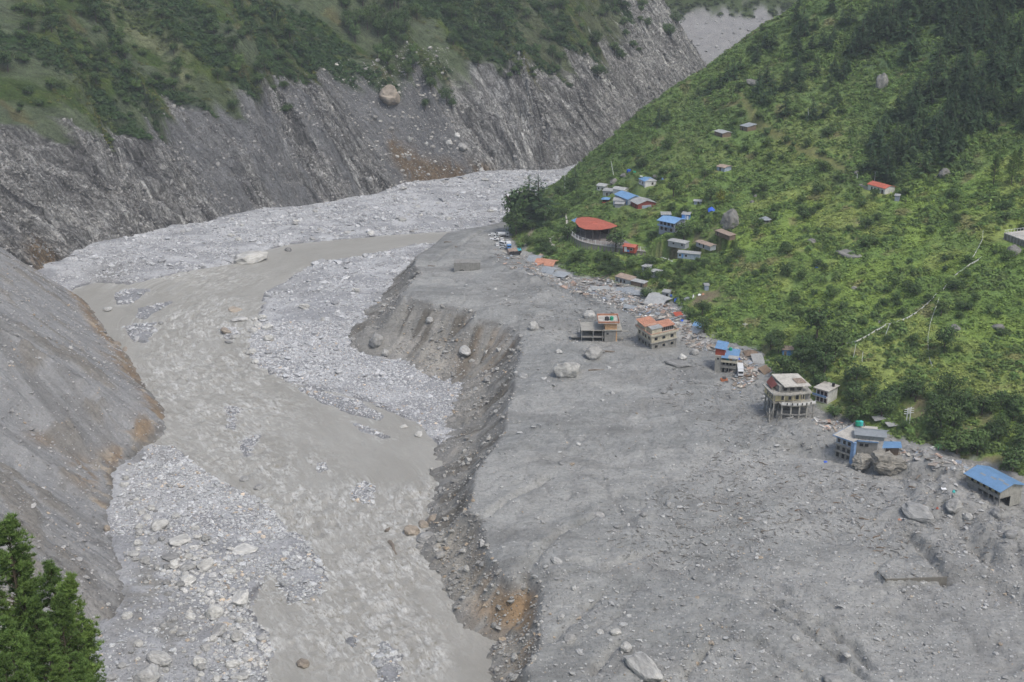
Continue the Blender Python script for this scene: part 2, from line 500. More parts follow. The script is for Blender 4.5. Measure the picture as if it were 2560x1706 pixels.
# ---------------------------------------------------------------- mesh helpers
def mesh_obj(name, verts, faces, mat, kind=None, cols=None, uvs=None, smooth=True, parent=None):
    verts = np.asarray(verts, np.float32); faces = np.asarray(faces, np.int32)
    me = bpy.data.meshes.new(name)
    nv, nf, k = len(verts), len(faces), faces.shape[1]
    me.vertices.add(nv); me.vertices.foreach_set('co', verts.ravel())
    me.loops.add(nf * k); me.loops.foreach_set('vertex_index', faces.ravel())
    me.polygons.add(nf); me.polygons.foreach_set('loop_start', np.arange(0, nf * k, k, dtype=np.int32))
    me.polygons.foreach_set('use_smooth', np.full(nf, smooth))
    me.update(calc_edges=True)
    if cols is not None:
        a = me.color_attributes.new('col', 'FLOAT_COLOR', 'POINT')
        c4 = np.ones((nv, 4), np.float32); c4[:, :cols.shape[1]] = cols
        a.data.foreach_set('color', c4.ravel())
    if uvs is not None:
        u = me.uv_layers.new(name='UVMap')
        u.data.foreach_set('uv', np.asarray(uvs, np.float32)[faces.ravel()].ravel())
    if mat is not None: me.materials.append(mat)
    o = bpy.data.objects.new(name, me); C.objects.link(o)
    if kind: o['kind'] = kind
    if parent is not None: o.parent = parent
    return o

def grid_faces(nu, nv):
    i = np.arange(nu * nv).reshape(nv, nu)
    return np.stack([i[:-1, :-1], i[:-1, 1:], i[1:, 1:], i[1:, :-1]], -1).reshape(-1, 4)

def slope_of(Z, dx):
    gy, gx = np.gradient(Z)
    return np.hypot(gx, gy) / dx

def lerp3(a, b, t):
    return a * (1 - t[:, None]) + np.asarray(b) * t[:, None]
def spots(X, Y, pts):
    r = np.zeros(X.shape)
    for cx, cy, rx, ry, amp in pts:
        r = np.maximum(r, amp * np.exp(-(((X - cx) / rx) ** 2 + ((Y - cy) / ry) ** 2)))
    return r
# ---------------------------------------------------------------- the large structure: ground, water, terrace, slopes
def ygrid(y0, y1, k, mn=.7):
    ys = [y0]
    while ys[-1] < y1: ys.append(ys[-1] + max(mn, k * ys[-1]))
    return np.array(ys)

# gravel bed of the valley floor
ys = ygrid(215, 1500, .0024); xs = np.arange(-330, 330, 1.0)
GX, GY = np.meshgrid(xs, ys); X = GX.ravel(); Y = GY.ravel()
sdb = sd_dry(X, Y)
Z = h_bed(X, Y, sdb)
pale = np.array([.39, .395, .405]); sand = np.array([.25, .255, .265]); wet = np.array([.12, .12, .125]); silt = np.array([.30, .285, .245])
f = sstep(.40, .62, fbm(X / 14, Y / 9, 4, 81))
col = lerp3(np.tile(pale, (len(X), 1)), sand, f * .85)
near = sstep(480, 400, Y) * sstep(-20, -60, X)
col = lerp3(col, sand, near * .55)
nearwet = spots(X, Y, [(*on_z(330 + 40, 1480, W)[:2], 9, 30, .9), (*on_z(400, 1600, W)[:2], 12, 20, .8), (*on_z(400, 1240, W)[:2], 14, 12, .6),
                       (*on_z(370, 1160, W)[:2], 12, 16, .7), (*on_z(640, 1500, W)[:2], 9, 12, .8)])
col = lerp3(col, [.19, .185, .17], nearwet * sstep(.35, .6, fbm(X / 5, Y / 5, 3, 85)))
smooth_silt = spots(X, Y, [(*on_z(275, 690, W)[:2], 14, 26, 1.), (*on_z(740, 720, W)[:2], 12, 22, .55)])
col = lerp3(col, [.23, .23, .225], smooth_silt)
band = np.exp(-((sdb - .6) / 1.3) ** 2) * (fbm(X / 6, Y / 6, 3, 83) > .44)
col = lerp3(col, wet, np.clip(band * .85, 0, 1))
isl = np.max([polysd(P, X, Y) for P in ISLES], 0)
col = lerp3(col, [.20, .205, .215], sstep(-2, 1, isl) * .7)
dk = np.exp(-((fbm(X / 60, Y / 22, 3, 84) - .5) / .012) ** 2) * sstep(6, 12, sdb)
col = lerp3(col, [.2, .2, .21], dk * .7)
uw = sstep(-.5, -3, sdb)
col = lerp3(col, silt, uw)
mesh_obj('ground', np.stack([X, Y, Z], 1), grid_faces(len(xs), len(ys)), mat_ground('gravel', .8, 1.15, bumpd=.5, tint_amt=.55), 'structure', col)

# the river
m, nt, b = newmat('silty_water')
co = coords(nt, (1, .34, 1), (0, 0, .2), 'UV'); co2 = coords(nt, (1, .42, 1), (0, 0, -.2), 'UV')
foamA = attr(nt, 'col')
sepf = nt.nodes.new('ShaderNodeSeparateColor'); nt.links.new(foamA, sepf.inputs[0])
n1 = noise(nt, co, .30, 9, .74, .8); n2 = noise(nt, co2, .9, 9, .74, .5); n3 = noise(nt, coords(nt, (1, .35, 1), (0, 0, 0), 'UV'), .06, 4, .6)
base = mixc(nt, ramp(nt, n3, [(.35, 0.), (.65, 1.)]), (.27, .262, .238), (.315, .308, .285))
dark = mixc(nt, math_(nt, 'MULTIPLY', ramp(nt, n2, [(.36, 1.), (.46, 0.)]), sepf.outputs[0]), base, (.21, .195, .16))
fo = math_(nt, 'MULTIPLY', ramp(nt, n1, [(.46, 0.), (.60, 1.)]), ramp(nt, n2, [(.40, 0.), (.58, 1.)]))
fo = math_(nt, 'MULTIPLY', fo, math_(nt, 'ADD', sepf.outputs[0], .03))
c = mixc(nt, fo, dark, (.53, .53, .515))
nt.links.new(c, b.inputs['Base Color'])
b.inputs['Roughness'].default_value = .42; b.inputs['IOR'].default_value = 1.33; b.inputs['Specular IOR Level'].default_value = .4
bump(nt, b, math_(nt, 'ADD', n2, n1), .35)
FLOW = unW([(1180,590),(1090,594),(900,620),(750,640),(620,690),(500,730),(430,800),(450,900),(550,1000),(700,1110),(800,1220),(850,1350),(950,1480),(1050,1600),(1120,1706),(1250,1950)])
ys = ygrid(215, 900, .0018, .5); xs = np.arange(-290, 60, .8)
GX, GY = np.meshgrid(xs, ys); X = GX.ravel(); Y = GY.ravel()
dd, side, s = segdist(FLOW, X, Y); dd = dd * side
rough_pts = [(*on_z(px, py, W)[:2], a, bb, am) for px, py, a, bb, am in [(900,1560,30,26,1.),(780,1300,26,24,.9),(950,1380,22,24,1.),(520,930,40,45,.8),
   (760,1260,30,26,.8),(560,1060,36,45,.7),(520,800,30,45,.8),(330,640,30,30,.3),(480,700,45,30,.6),(1000,1620,20,20,.9),(850,1480,30,24,1.),(640,1150,40,30,.6),(1060,1260,24,20,.6),(700,1400,20,20,.8)]]
turb = .12 + .9 * spots(X, Y, rough_pts)
turb = np.clip(sstep(.12, .75, turb * (.3 + 1.4 * fbm(dd / 11, s / 26, 4, 91))) + .04, 0, 1)
Z = W(X, Y) + turb * ((ridged(dd / 3.4, s / 5.5, 4, 92) - .5) * 1.5 + (fbm(dd / 9, s / 7, 3, 93) - .5) * 1.1) + (fbm(dd / 1.6, s / 2.6, 3, 94) - .5) * .18
sdr = sd_dry(X, Y)
keep = sdr < 7
F = grid_faces(len(xs), len(ys)); F = F[keep[F].all(1)]
used = np.unique(F); remap = np.full(len(X), -1); remap[used] = np.arange(len(used))
turb = np.clip(turb + .55 * np.exp(-((sdr + 1.5) / 2.2) ** 2) * (fbm(X / 4, Y / 4, 2, 95) > .5), 0, 1)
tc = np.stack([turb] * 3, 1)
mesh_obj('river', np.stack([X, Y, Z], 1)[used], remap[F], m, 'structure', tc[used], np.stack([dd, s], 1)[used])

# debris terrace with its eroded bank
ys = ygrid(215, 905, .0018, .55); xs = np.arange(-95, 330, .85)
GX, GY = np.meshgrid(xs, ys); X = GX.ravel(); Y = GY.ravel()
Z = h_terr(X, Y)
sdt = polysd(CREST, X, Y)
mud = np.array([.245, .249, .243]); mud2 = np.array([.300, .301, .290]); darkmud = np.array([.165, .165, .16])
col = np.tile(mud, (len(X), 1))
col = lerp3(col, [.185, .19, .185], sstep(.50, .60, fbm(X / 9 + 3 * fbm(X / 20, Y / 20, 2, 99), Y / 3.5, 5, 100)) * .55)
col = lerp3(col, mud2, sstep(.42, .64, fbm(X / 50, Y / 26, 4, 101)) * .8)
col = lerp3(col, darkmud, sstep(.58, .70, fbm(X / 30 + Y / 60, Y / 12, 4, 102)) * .45)
col = lerp3(col, [.262, .26, .25], sstep(90, 160, X) * .7)
ch = np.exp(-((fbm(X / 26 + Y / 60, Y / 60 - X / 90, 4, 44) - .5) / .010) ** 2) + .7 * np.exp(-((fbm(X / 14 - Y / 40, Y / 46, 4, 45) - .52) / .012) ** 2)
col = lerp3(col, [.19, .19, .185], np.clip(ch, 0, 1) * .6)
face = sstep(.5, 3.5, -sdt)
dF, _, sF = segdist(CREST[:-4], X, Y)
g = fbm(sF / 5, dF / 40, 4, 103)
fcol = lerp3(np.tile(np.array([.225, .22, .205]), (len(X), 1)), [.135, .125, .108], sstep(.45, .62, g))
fcol = lerp3(fcol, [.28, .27, .25], sstep(.60, .72, fbm(sF / 9, dF / 30, 3, 104)))
brown_px = [((1185,800),5,16,.9),((1270,850),9,14,1.),((1230,900),6,20,.8),((1150,900),4,14,.5),((1100,990),12,12,.2)]
br = spots(X, Y, [(*march(p[0], p[1], h_terr)[:2], a, bb, am) for p, a, bb, am in brown_px])
fcol = lerp3(fcol, [.19, .145, .10], np.clip(br, 0, 1) * .8 * sstep(.35, .6, fbm(sF / 4, dF / 25, 3, 105)))
br2 = spots(X, Y, [(*march(p[0], p[1], h_terr)[:2], a, bb, am) for p, a, bb, am in [((1300,1520),11,14,1.),((1330,1570),8,16,1.),((1230,1500),9,14,.8),((1310,1620),9,12,.9),((1190,1430),6,16,.5),((1290,1470),7,7,.8)]])
fcol = lerp3(fcol, [.27, .19, .115], np.clip(br2, 0, 1) * sstep(.3, .55, fbm(sF / 4, dF / 12, 3, 106)))
talus = spots(X, Y, [(*march(p[0], p[1], h_terr)[:2], a, bb, am) for p, a, bb, am in [((1090,905),7,14,1.),((1060,930),7,12,1.),((1130,1030),8,14,.9),((1140,1420),8,16,1.),((1110,1370),6,12,.9),((1160,1480),7,10,.9),((1280,1640),5,10,.8)]])
fcol = lerp3(fcol, [.38, .355, .31], np.clip(talus, 0, 1) * .85)
bench = sstep(W(X, Y) + 4.5, W(X, Y) + 1.5, Z)
fcol = lerp3(fcol, [.205, .205, .20], bench * .5)
col = col * (1 - face[:, None]) + fcol * face[:, None]
rim = np.exp(-((sdt + .8) / 1.0) ** 2) * sstep(.4, .55, fbm(X / 4, Y / 4, 2, 107))
col = lerp3(col, [.12, .11, .1], rim * .6)
keep = Z > W(X, Y) - 3
F = grid_faces(len(xs), len(ys)); F = F[keep[F].any(1)]
used = np.unique(F); remap = np.full(len(X), -1); remap[used] = np.arange(len(used))
Z = np.maximum(Z, W(X, Y) - 4)
mesh_obj('terrace', np.stack([X, Y, Z], 1)[used], remap[F], mat_ground('mud', .8, 1.5, bumpd=.4, tint_amt=.42, streak=((.10, .5, .3), (0, 0, R(24))), streak_amt=.28), 'structure', col[used])

# green hillside
ys = ygrid(330, 1330, .0016, .8); xs = np.arange(-30, 620, 1.1)
GX, GY = np.meshgrid(xs, ys); X = GX.ravel(); Y = GY.ravel()
# building frames: (front-left base pixel, front-right base pixel, depth in m, surface)
FR_SPEC = {
 'redhut': ((1558,622.5),(1587,626.5),5,'h'), 'bluehouse': ((1647,576),(1685,584),10,'h'), 'blueshed1': ((1654,548),(1677,548),4,'h'), 'blueshed2': ((1704,548),(1723,549.5),4,'h'),
 'whiteshed': ((1735,512),(1752,513),3.5,'h'), 'longshed': ((1788,585),(1824,599),3.6,'h'), 'greyshed': ((1670,613),(1712,621),4.2,'h'), 'patchshed': ((1740,613),(1775,625),4,'h'),
 'bluerow': ((1694,643),(1748,648),3.5,'h'), 'tiny1': ((1605,677),(1619,680),4,'h'), 'tiny2': ((1627,690.5),(1645,694.5),4.5,'h'), 'brownrow': ((1538,704),(1576,714),4.5,'h'), 'rowext': ((1578,713),(1609,720),3.5,'h'),
 'cornershed': ((1655,743),(1671,745),4,'h'), 'ws1': ((1492,476),(1512,479),6,'h'), 'ws2': ((1507,489.5),(1535,492),5,'h'), 'ws3': ((1532,484),(1559,488),6,'h'), 'bluehall': ((1537,499),(1570,512),9,'h'),
 'ws4': ((1533,512.5),(1566,514),5,'h'), 'ws5': ((1537,519.5),(1558,521),4,'h'), 'maroon': ((1576,514),(1594,523.5),11,'h'), 'gazebo': ((1505,509),(1520,510),4,'h'), 'whitehouse': ((1597,459),(1612,467),7,'h'),
 'top1': ((1786,338),(1806,344),6,'h'), 'top2': ((1850,325),(1868,329),7,'h'), 'top3': ((1792,426),(1811,430),6,'h'), 'redlong': ((2169,475),(2211,486.5),7,'h'), 'cube': ((2236,503),(2247,504),3.5,'h'),
 'roundhut': ((1902,561),(1923,562),6,'h'), 'platform': ((2511,599),(2543,611),16,'h'), 'blueshed3': ((1956,889),(1982,890),4,'h'), 'darkhut': ((1925,866),(1948,868),5,'h'), 'tinyblue': ((1762,727),(1772,727),3,'h'),
 'whitevilla': ((2038,1002),(2068,1011),7.5,'h'),
 'orange': ((1511,856),(1542,856),9,'t'), 'cream': ((1629,874),(1691,864),12.5,'t'), 'tower': ((1785,930),(1838,936),8,'t'), 'hotel': ((1948,1046),(2030,1040),12,'t'), 'bluea': ((2087,1138),(2127,1152),14,'t'),
 'blueb': ((2127,1150),(2190,1158),10,'t'), 'longblue': ((2415,1214),(2497,1258),10.5,'t'),
}
FR = {}
for k_, (a_, b_, d_, sf) in FR_SPEC.items():
    fn = h_hill if sf == 'h' else h_terr
    if k_ == 'blueb': pA = (FRB[0], FRB[1], FRB[2])
    else: pA = march(a_[0], a_[1], fn)
    u_, dy_, dz_ = ray(*b_); t_ = (pA[2] - CAMZ) / dz_
    pB = (u_ * t_, dy_ * t_)
    w_ = math.hypot(pB[0] - pA[0], pB[1] - pA[1]); yaw = math.atan2(pB[1] - pA[1], pB[0] - pA[0])
    FR[k_] = (pA[0], pA[1], pA[2], yaw, w_, d_)
    if k_ == 'bluea': FRB = (pB[0], pB[1], pA[2])
for k_, (x_, y_, z_, yw, w_, d_) in FR.items():
    if FR_SPEC[k_][3] == 'h':
        cx_ = x_ + math.cos(yw) * w_ / 2 - math.sin(yw) * d_ / 2; cy_ = y_ + math.sin(yw) * w_ / 2 + math.cos(yw) * d_ / 2
        for t_ in ((.5,) if w_ < 2.2 * d_ else (.2, .5, .8)):
            PADS.append((x_ + math.cos(yw) * w_ * t_ - math.sin(yw) * d_ / 2, y_ + math.sin(yw) * w_ * t_ + math.cos(yw) * d_ / 2, max(min(w_, 2.2 * d_), d_) * .80 + 1.2, z_))
HALLP = march(1475, 600, h_hill)
def _atz(px, py, z):
    u, dy, dz = ray(px, py); t = (z - CAMZ) / dz; return (u * t, dy * t)
FENPX = [(1414,578),(1419,580),(1425,584),(1431,590),(1438,596),(1446,600.5),(1457,605),(1470,608.5),(1488,612),(1502,614),(1515,616),(1527,617.5),(1539,619),(1550,620.6),(1562,622.5),(1575,624.5),(1588,626.5),(1601,628),(1614,629.5)]
FENW = [_atz(x, y, HALLP[2]) for x, y in FENPX]
HALLPOLY = [FENW + [_atz(1612, 612, HALLP[2]), _atz(1560, 596, HALLP[2]), _atz(1530, 584, HALLP[2]), _atz(1480, 577, HALLP[2]), _atz(1425, 570, HALLP[2])], HALLP, FENW]
for k_ in ('redhut',):
    v_ = FR[k_]; FR[k_] = (v_[0], v_[1] + 1.2, HALLP[2], v_[3], v_[4], v_[5])
PADS = [p for p in PADS if not (abs(p[0] - FR['redhut'][0]) < 7 and abs(p[1] - FR['redhut'][1]) < 8)]
Z = h_hill(X, Y)
_, dmh = h_hill_base(X, Y)
FORW = [march(x, y, h_hill)[:2] for x, y in [(2120, 5), (2560, 5), (2640, 200), (2640, 330), (2440, 330), (2380, 420), (2250, 460), (2140, 440), (2190, 330), (2260, 260), (2290, 200), (2150, 120)]]
FORW[1:1] = [(FORW[0][0] + 100, FORW[0][1] + 150), (FORW[1][0] + 160, FORW[1][1] + 120)]
def hill_cols(X, Y):
    g1 = np.array([.172, .248, .056]); g2 = np.array([.122, .198, .052]); g3 = np.array([.222, .268, .078]); br = np.array([.20, .17, .09])
    c = np.tile(g1, (len(X), 1))
    c = lerp3(c, g3, sstep(.44, .62, fbm(X / 34, Y / 34, 4, 111)) * .8)
    c = lerp3(c, g2, sstep(.5, .66, fbm(X / 20, Y / 20, 4, 112)) * .8)
    fr = polysd(FORW, X, Y) + (fbm(X / 22, Y / 22, 3, 117) - .5) * 50
    c = lerp3(c, [.050, .085, .040], sstep(-18, 14, fr) * .9)
    c = lerp3(c, [.085, .135, .052], sstep(640, 760, Y + (fbm(X / 30, Y / 30, 3, 118) - .5) * 120) * .6)
    c = lerp3(c, br, sstep(.64, .76, fbm(X / 11, Y / 11, 4, 113)) * .6)
    return c
col = hill_cols(X, Y)
PATH = [march(px, py, h_hill) for px, py in [(1850,240),(1885,300),(1960,345),(2010,375),(2060,395),(2110,420)]]
dp, _, _ = segdist([p[:2] for p in PATH], X, Y)
col = lerp3(col, [.16, .155, .06], np.exp(-(np.clip(dp, 0, 50) / 3.0) ** 2) * .8 * (X > PATH[0][0] - 3) * (X < PATH[-1][0] + 3))
TRACK = [march(px, py, h_hill) for px, py in [(1340,560),(1325,585),(1314,610),(1308,634)]]
dp, _, _ = segdist([p[:2] for p in TRACK], X, Y)
okT = (X > 5) & (Y > min(p[1] for p in TRACK) - 3) & (Y < max(p[1] for p in TRACK) + 3)
col = lerp3(col, [.33, .29, .22], np.exp(-(dp / 1.6) ** 2) * okT)
soil = [(*march(p[0], p[1], h_hill)[:2], a, b2, am) for p, a, b2, am in [((1765,745),9,9,1.),((2290,1010),7,12,.8),((2100,1010),4,6,.4),((2300,1060),5,6,.5),((2480,1040),14,10,.6),((2150,560),9,9,.6),((1690,640),26,5,.8),((2430,1165),18,7,.9),((1400,590),6,6,.4),((2010,860),4,8,.7)]]
col = lerp3(col, [.20, .155, .105], np.clip(spots(X, Y, soil), 0, 1) * sstep(.35, .55, fbm(X / 4, Y / 4, 3, 115)))
col = lerp3(col, [.235, .24, .242], sstep(5, -1, dmh + (fbm(X / 4, Y / 4, 3, 116) - .5) * 6))
keepH = (Z > 5)
F = grid_faces(len(xs), len(ys)); F = F[keepH[F].any(1)]
F = F[(dmh[F] > -8).any(1)]
used = np.unique(F); remap = np.full(len(X), -1); remap[used] = np.arange(len(used))
mesh_obj('hillside', np.stack([X, Y, Z], 1)[used], remap[F], mat_ground('grass_ground', 0, 1, bumpd=.8, tint_amt=.6), 'structure', col[used])

# grey scree spur on the near left
def sd_grid(TOEL, s0, s1, ds, d0, d1, ddn, fn_h, extra=0):
    """grid running along a toe line (s) and up the slope (d)"""
    P = np.array(TOEL); seg = np.hypot(*np.diff(P, axis=0).T); acc = np.concatenate([[0], np.cumsum(seg)])
    s = np.arange(s0, s1, ds)
    # smoothed toe for the sweep
    px = np.interp(s, acc, P[:, 0]); py = np.interp(s, acc, P[:, 1])
    k = max(3, int(60 / ds)) | 1
    ker = np.hanning(k + 2)[1:-1]; ker /= ker.sum()
    sx = np.convolve(np.pad(px, k // 2, mode='reflect', reflect_type='odd'), ker, 'valid'); sy = np.convolve(np.pad(py, k // 2, mode='reflect', reflect_type='odd'), ker, 'valid')
    tx = np.gradient(sx); ty = np.gradient(sy); L = np.hypot(tx, ty); tx /= L; ty /= L
    d = np.arange(d0, d1, ddn)
    X = sx[None, :] - ty[None, :] * d[:, None]
    Y = sy[None, :] + tx[None, :] * d[:, None]
    return X.ravel(), Y.ravel(), len(s), len(d), s

X = np.arange(-420, -60, .95); Yg = np.arange(225, 760, .95)
GX, GY = np.meshgrid(X, Yg); nx, ny = len(X), len(Yg); X = GX.ravel(); Y = GY.ravel()
d1, s1 = s1_sd(X, Y)
Z = h_s1(X, Y)
scree = np.array([.245, .246, .247])
col = np.tile(scree, (len(X), 1))
col = lerp3(col, [.15, .148, .145], sstep(.5, .66, fbm(s1 / 8 - d1 / 20, d1 / 50, 4, 121)) * .6)
col = lerp3(col, [.26, .262, .265], sstep(.55, .7, fbm(s1 / 12 - d1 / 25, d1 / 60, 4, 122)) * .6)
bp = spots(X, Y, [(*march(p[0], p[1], h_s1)[:2], a, bb, am) for p, a, bb, am in [((215,1190),4,9,1.),((205,1165),4,8,.8),((305,900),8,13,1.),((345,950),6,12,1.),((265,840),6,12,1.),((240,790),5,10,.8),((355,1070),5,9,1.),((395,1030),4,9,1.),((100,1100),4,7,.7)]])
oc = sstep(.56, .66, fbm(s1 / 12 - d1 / 22, d1 / 16, 4, 55)) * sstep(8, 20, d1)
col = lerp3(col, [.19, .178, .16], oc * .8)
tb = np.exp(-((d1 - 4.5) / 4.5) ** 2) * (Y > 440) * (Y < 760)
col = lerp3(col, [.195, .145, .10], tb * sstep(.40, .56, fbm(s1 / 11, d1 / 9, 3, 127)) * .95)
col = lerp3(col, [.36, .31, .24], tb * sstep(.58, .68, fbm(s1 / 3, d1 / 3, 3, 128)) * .7)
col = lerp3(col, [.21, .16, .11], np.clip(bp * 1.1, 0, 1) * sstep(.36, .52, fbm(s1 / 4, d1 / 6, 3, 123)))
nr = sstep(400, 330, Y) * sstep(.38, .52, fbm(s1 / 9 - d1 / 12, d1 / 25, 3, 124))
col = lerp3(col, [.30, .285, .265], nr * .85)
col = lerp3(col, [.13, .12, .11], sstep(400, 330, Y) * sstep(.54, .66, fbm(s1 / 5 - d1 / 8, d1 / 18, 3, 129)) * .7)
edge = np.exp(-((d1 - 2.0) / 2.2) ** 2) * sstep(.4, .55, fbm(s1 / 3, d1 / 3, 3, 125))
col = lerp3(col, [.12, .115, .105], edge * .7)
hi = sstep(95, 125, Z + (fbm(X / 12, Y / 12, 3, 126) - .5) * 30)
col = lerp3(col, [.07, .10, .03], hi)
keep = (d1 > -4) & (Z > -3)
F = grid_faces(nx, ny); F = F[keep[F].any(1)]
used = np.unique(F); remap = np.full(len(X), -1); remap[used] = np.arange(len(used))
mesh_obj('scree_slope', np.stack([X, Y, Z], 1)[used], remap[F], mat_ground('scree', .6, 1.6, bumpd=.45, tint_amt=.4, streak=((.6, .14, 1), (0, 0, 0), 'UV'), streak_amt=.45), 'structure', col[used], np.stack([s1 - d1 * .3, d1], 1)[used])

# the mountain wall across the river
P = np.array(WTOE); LW = np.hypot(*np.diff(P, axis=0).T).sum()
X, Y, nu, nvv, sg = sd_grid(WTOE, 0, LW, 1.0, -22, 330, .85, h_wall)
dW, sW = w_sd(X, Y)
# keep the sweep parameters as smooth coordinates
S = np.tile(sg, nvv); D = np.repeat(np.arange(-22, 330, .85)[:nvv], nu)
Z = h_wall(X, Y, dW, sW)
ZZ = Z.reshape(nvv, nu)
gy_, gx_ = np.gradient(ZZ)
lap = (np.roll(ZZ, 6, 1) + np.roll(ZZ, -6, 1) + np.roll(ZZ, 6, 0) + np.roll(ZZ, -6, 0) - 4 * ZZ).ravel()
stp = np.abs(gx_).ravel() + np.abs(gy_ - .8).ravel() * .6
hgt = Z - W(X, Y)
n_r = fbm((S + D * .5) / 5, D / 30, 5, 131)
rock = lerp3(np.tile(np.array([.26, .257, .25]), (len(X), 1)), [.12, .118, .118], sstep(.48, .62, n_r))
rock = lerp3(rock, [.36, .355, .34], sstep(.54, .68, fbm((S + D * .5) / 7, D / 22, 4, 132)) * (.55 + .45 * sstep(380, 560, S)))
rock = lerp3(rock, [.42, .415, .40], sstep(560, 760, S) * .6 * sstep(.35, .6, fbm(S / 12, D / 16, 4, 133)))
scr = sstep(.52, .62, fbm((S + D * .4) / 16, D / 120, 3, 134)) * sstep(600, 450, S) * .8
chute = np.exp(-((S - CH_S + D * .15) / 34) ** 4) * sstep(92, 70, D)
rock = lerp3(rock, [.20, .203, .21], np.clip(scr + chute, 0, 1))
brw = spots(X, Y, [(*march(px_, py_, h_wall)[:2], a_, b_, m_) for px_, py_, a_, b_, m_ in [(990, 370, 5, 7, 1.), (1005, 395, 7, 8, 1.), (1030, 420, 9, 9, 1.), (1060, 436, 10, 8, 1.), (1100, 442, 11, 7, 1.), (1150, 442, 12, 6, 1.), (1210, 438, 10, 5, .8), (110, 655, 8, 12, .9)]])
rock = lerp3(rock, [.20, .15, .10], np.clip(brw * 1.6, 0, 1) * sstep(.22, .42, fbm(S / 4, D / 4, 3, 135)))
green = lerp3(np.tile(np.array([.065, .085, .028]), (len(X), 1)), [.035, .06, .022], sstep(.45, .6, fbm((S + D * .45) / 12, D / 60, 4, 136)))
green = lerp3(green, [.115, .12, .042], sstep(.0, .45, lap / 14.0 * -1) * .6)  # lit ridges put into the colour: convex ribs painted lighter
green = lerp3(green, [.105, .10, .092], sstep(.54, .66, n_r + .04 * sstep(480, 620, S)) * .65)
green = lerp3(green, [.135, .13, .12], sstep(.52, .62, fbm((S + D * .5) / 13, D / 30, 4, 191) + .03 * sstep(470, 560, S)) * .75)
green = lerp3(green, [.13, .105, .08], sstep(.50, .66, fbm((S + D * .5) / 22, D / 60, 4, 142)) * .4 * sstep(470, 560, S))
green = lerp3(green, [.15, .11, .075], sstep(.70, .78, fbm((S + D * .4) / 7, D / 24, 4, 137)) * .8)
gul = [(330, .0, 4.5), (395, .15, 5), (150, .1, 4)]
for s0, k, wd in gul:
    w_ = np.exp(-((S - s0 - k * (D - 60) + 5 * np.sin(D / 17)) / wd) ** 2) * sstep(60, 75, D)
    green = lerp3(green, [.20, .175, .145], w_ * sstep(.3, .5, fbm(S / 3, D / 6, 3, 138)))
trim = 58 + (fbm((S + D * .4) / 20, D / 200 + .5, 4, 139) - .5) * 34 - 7 * sstep(480, 640, S) + 28 * sstep(780, 900, S)
trim = trim - 6 * np.exp(-((S - CH_S) / 40) ** 2)
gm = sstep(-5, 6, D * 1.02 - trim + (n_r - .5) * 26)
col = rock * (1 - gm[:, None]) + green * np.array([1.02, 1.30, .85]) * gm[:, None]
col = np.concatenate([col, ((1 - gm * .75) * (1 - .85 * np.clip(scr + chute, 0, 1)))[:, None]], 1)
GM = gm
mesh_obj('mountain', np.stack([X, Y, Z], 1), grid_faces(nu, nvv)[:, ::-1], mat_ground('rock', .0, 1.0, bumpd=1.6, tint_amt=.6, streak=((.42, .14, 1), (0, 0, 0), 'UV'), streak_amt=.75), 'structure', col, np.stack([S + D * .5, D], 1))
WALLDATA = (X, Y, Z, S, D, gm)

# far end of the valley
X = np.arange(-100, 900, 3.0); Yg = np.arange(1330, 2100, 3.0)
GX, GY = np.meshgrid(X, Yg); nx, ny = len(X), len(Yg); X = GX.ravel(); Y = GY.ravel()
Z = h_far(X, Y)
q = (Y - 1360) - (X - 200) * .10
col = np.tile(np.array([.24, .24, .245]), (len(X), 1))
col = lerp3(col, [.06, .085, .035], sstep(74, 86, q + (fbm(X / 14, Y / 14, 3, 141) - .5) * 26))
mesh_obj('hills', np.stack([X, Y, Z], 1), grid_faces(nx, ny), mat_ground('far_slope', .3, .4, bumpd=.8, tint_amt=.4), 'structure', col)

# the slope under the viewpoint
X = np.arange(-150, 90, 2.0); Yg = np.arange(-40, 250, 2.0)
GX, GY = np.meshgrid(X, Yg); nx, ny = len(X), len(Yg); X = GX.ravel(); Y = GY.ravel()
def h_near(X, Y):
    return 227 - .68 * np.maximum(Y, -10) - .6 * np.maximum(Y - 150, 0) + (fbm(X / 12, Y / 12, 3, 151) - .5) * 3
Z = h_near(X, Y)
col = hill_cols(X, Y)
mesh_obj('near_hillside', np.stack([X, Y, Z], 1), grid_faces(nx, ny), MATS['grass_ground'], 'structure', col)
# ---------------------------------------------------------------- objects: tagging, copying, templates
def tag(o, label, cat, group=None, kind=None):
    o['label'] = label; o['category'] = cat
    if group: o['group'] = group
    if kind: o['kind'] = kind
    return o
def empty(name, loc, rz=0.0):
    o = bpy.data.objects.new(name, None); C.objects.link(o)
    o.location = loc; o.rotation_euler = (0, 0, rz)
    o.empty_display_size = .5
    return o
def kids(o): return [c for c in list(C.objects) if c.parent == o]
def copy_thing(o, parts, loc, rz=0.0, sc=1.0, rx=0.0, ry=0.0):
    r = o.copy(); C.objects.link(r)
    r.location = loc; r.rotation_euler = (rx, ry, rz)
    r.scale = (sc, sc, sc) if isinstance(sc, (int, float)) else sc
    for c in parts:
        k = c.copy(); C.objects.link(k); k.parent = r
    return r

def project(X, Y, Z):
    dx, dy, dz = X, Y, Z - CAMZ
    dep = dy * cp - dz * sp
    return 1280 + FPX * dx / dep, 853 - FPX * (dy * sp + dz * cp) / dep, dep
def inframe(X, Y, Z, m=.10):
    px, py, dep = project(X, Y, Z)
    return (dep > 5) & (px > -2560 * m) & (px < 2560 * (1 + m)) & (py > -1706 * m) & (py < 1706 * (1 + m))

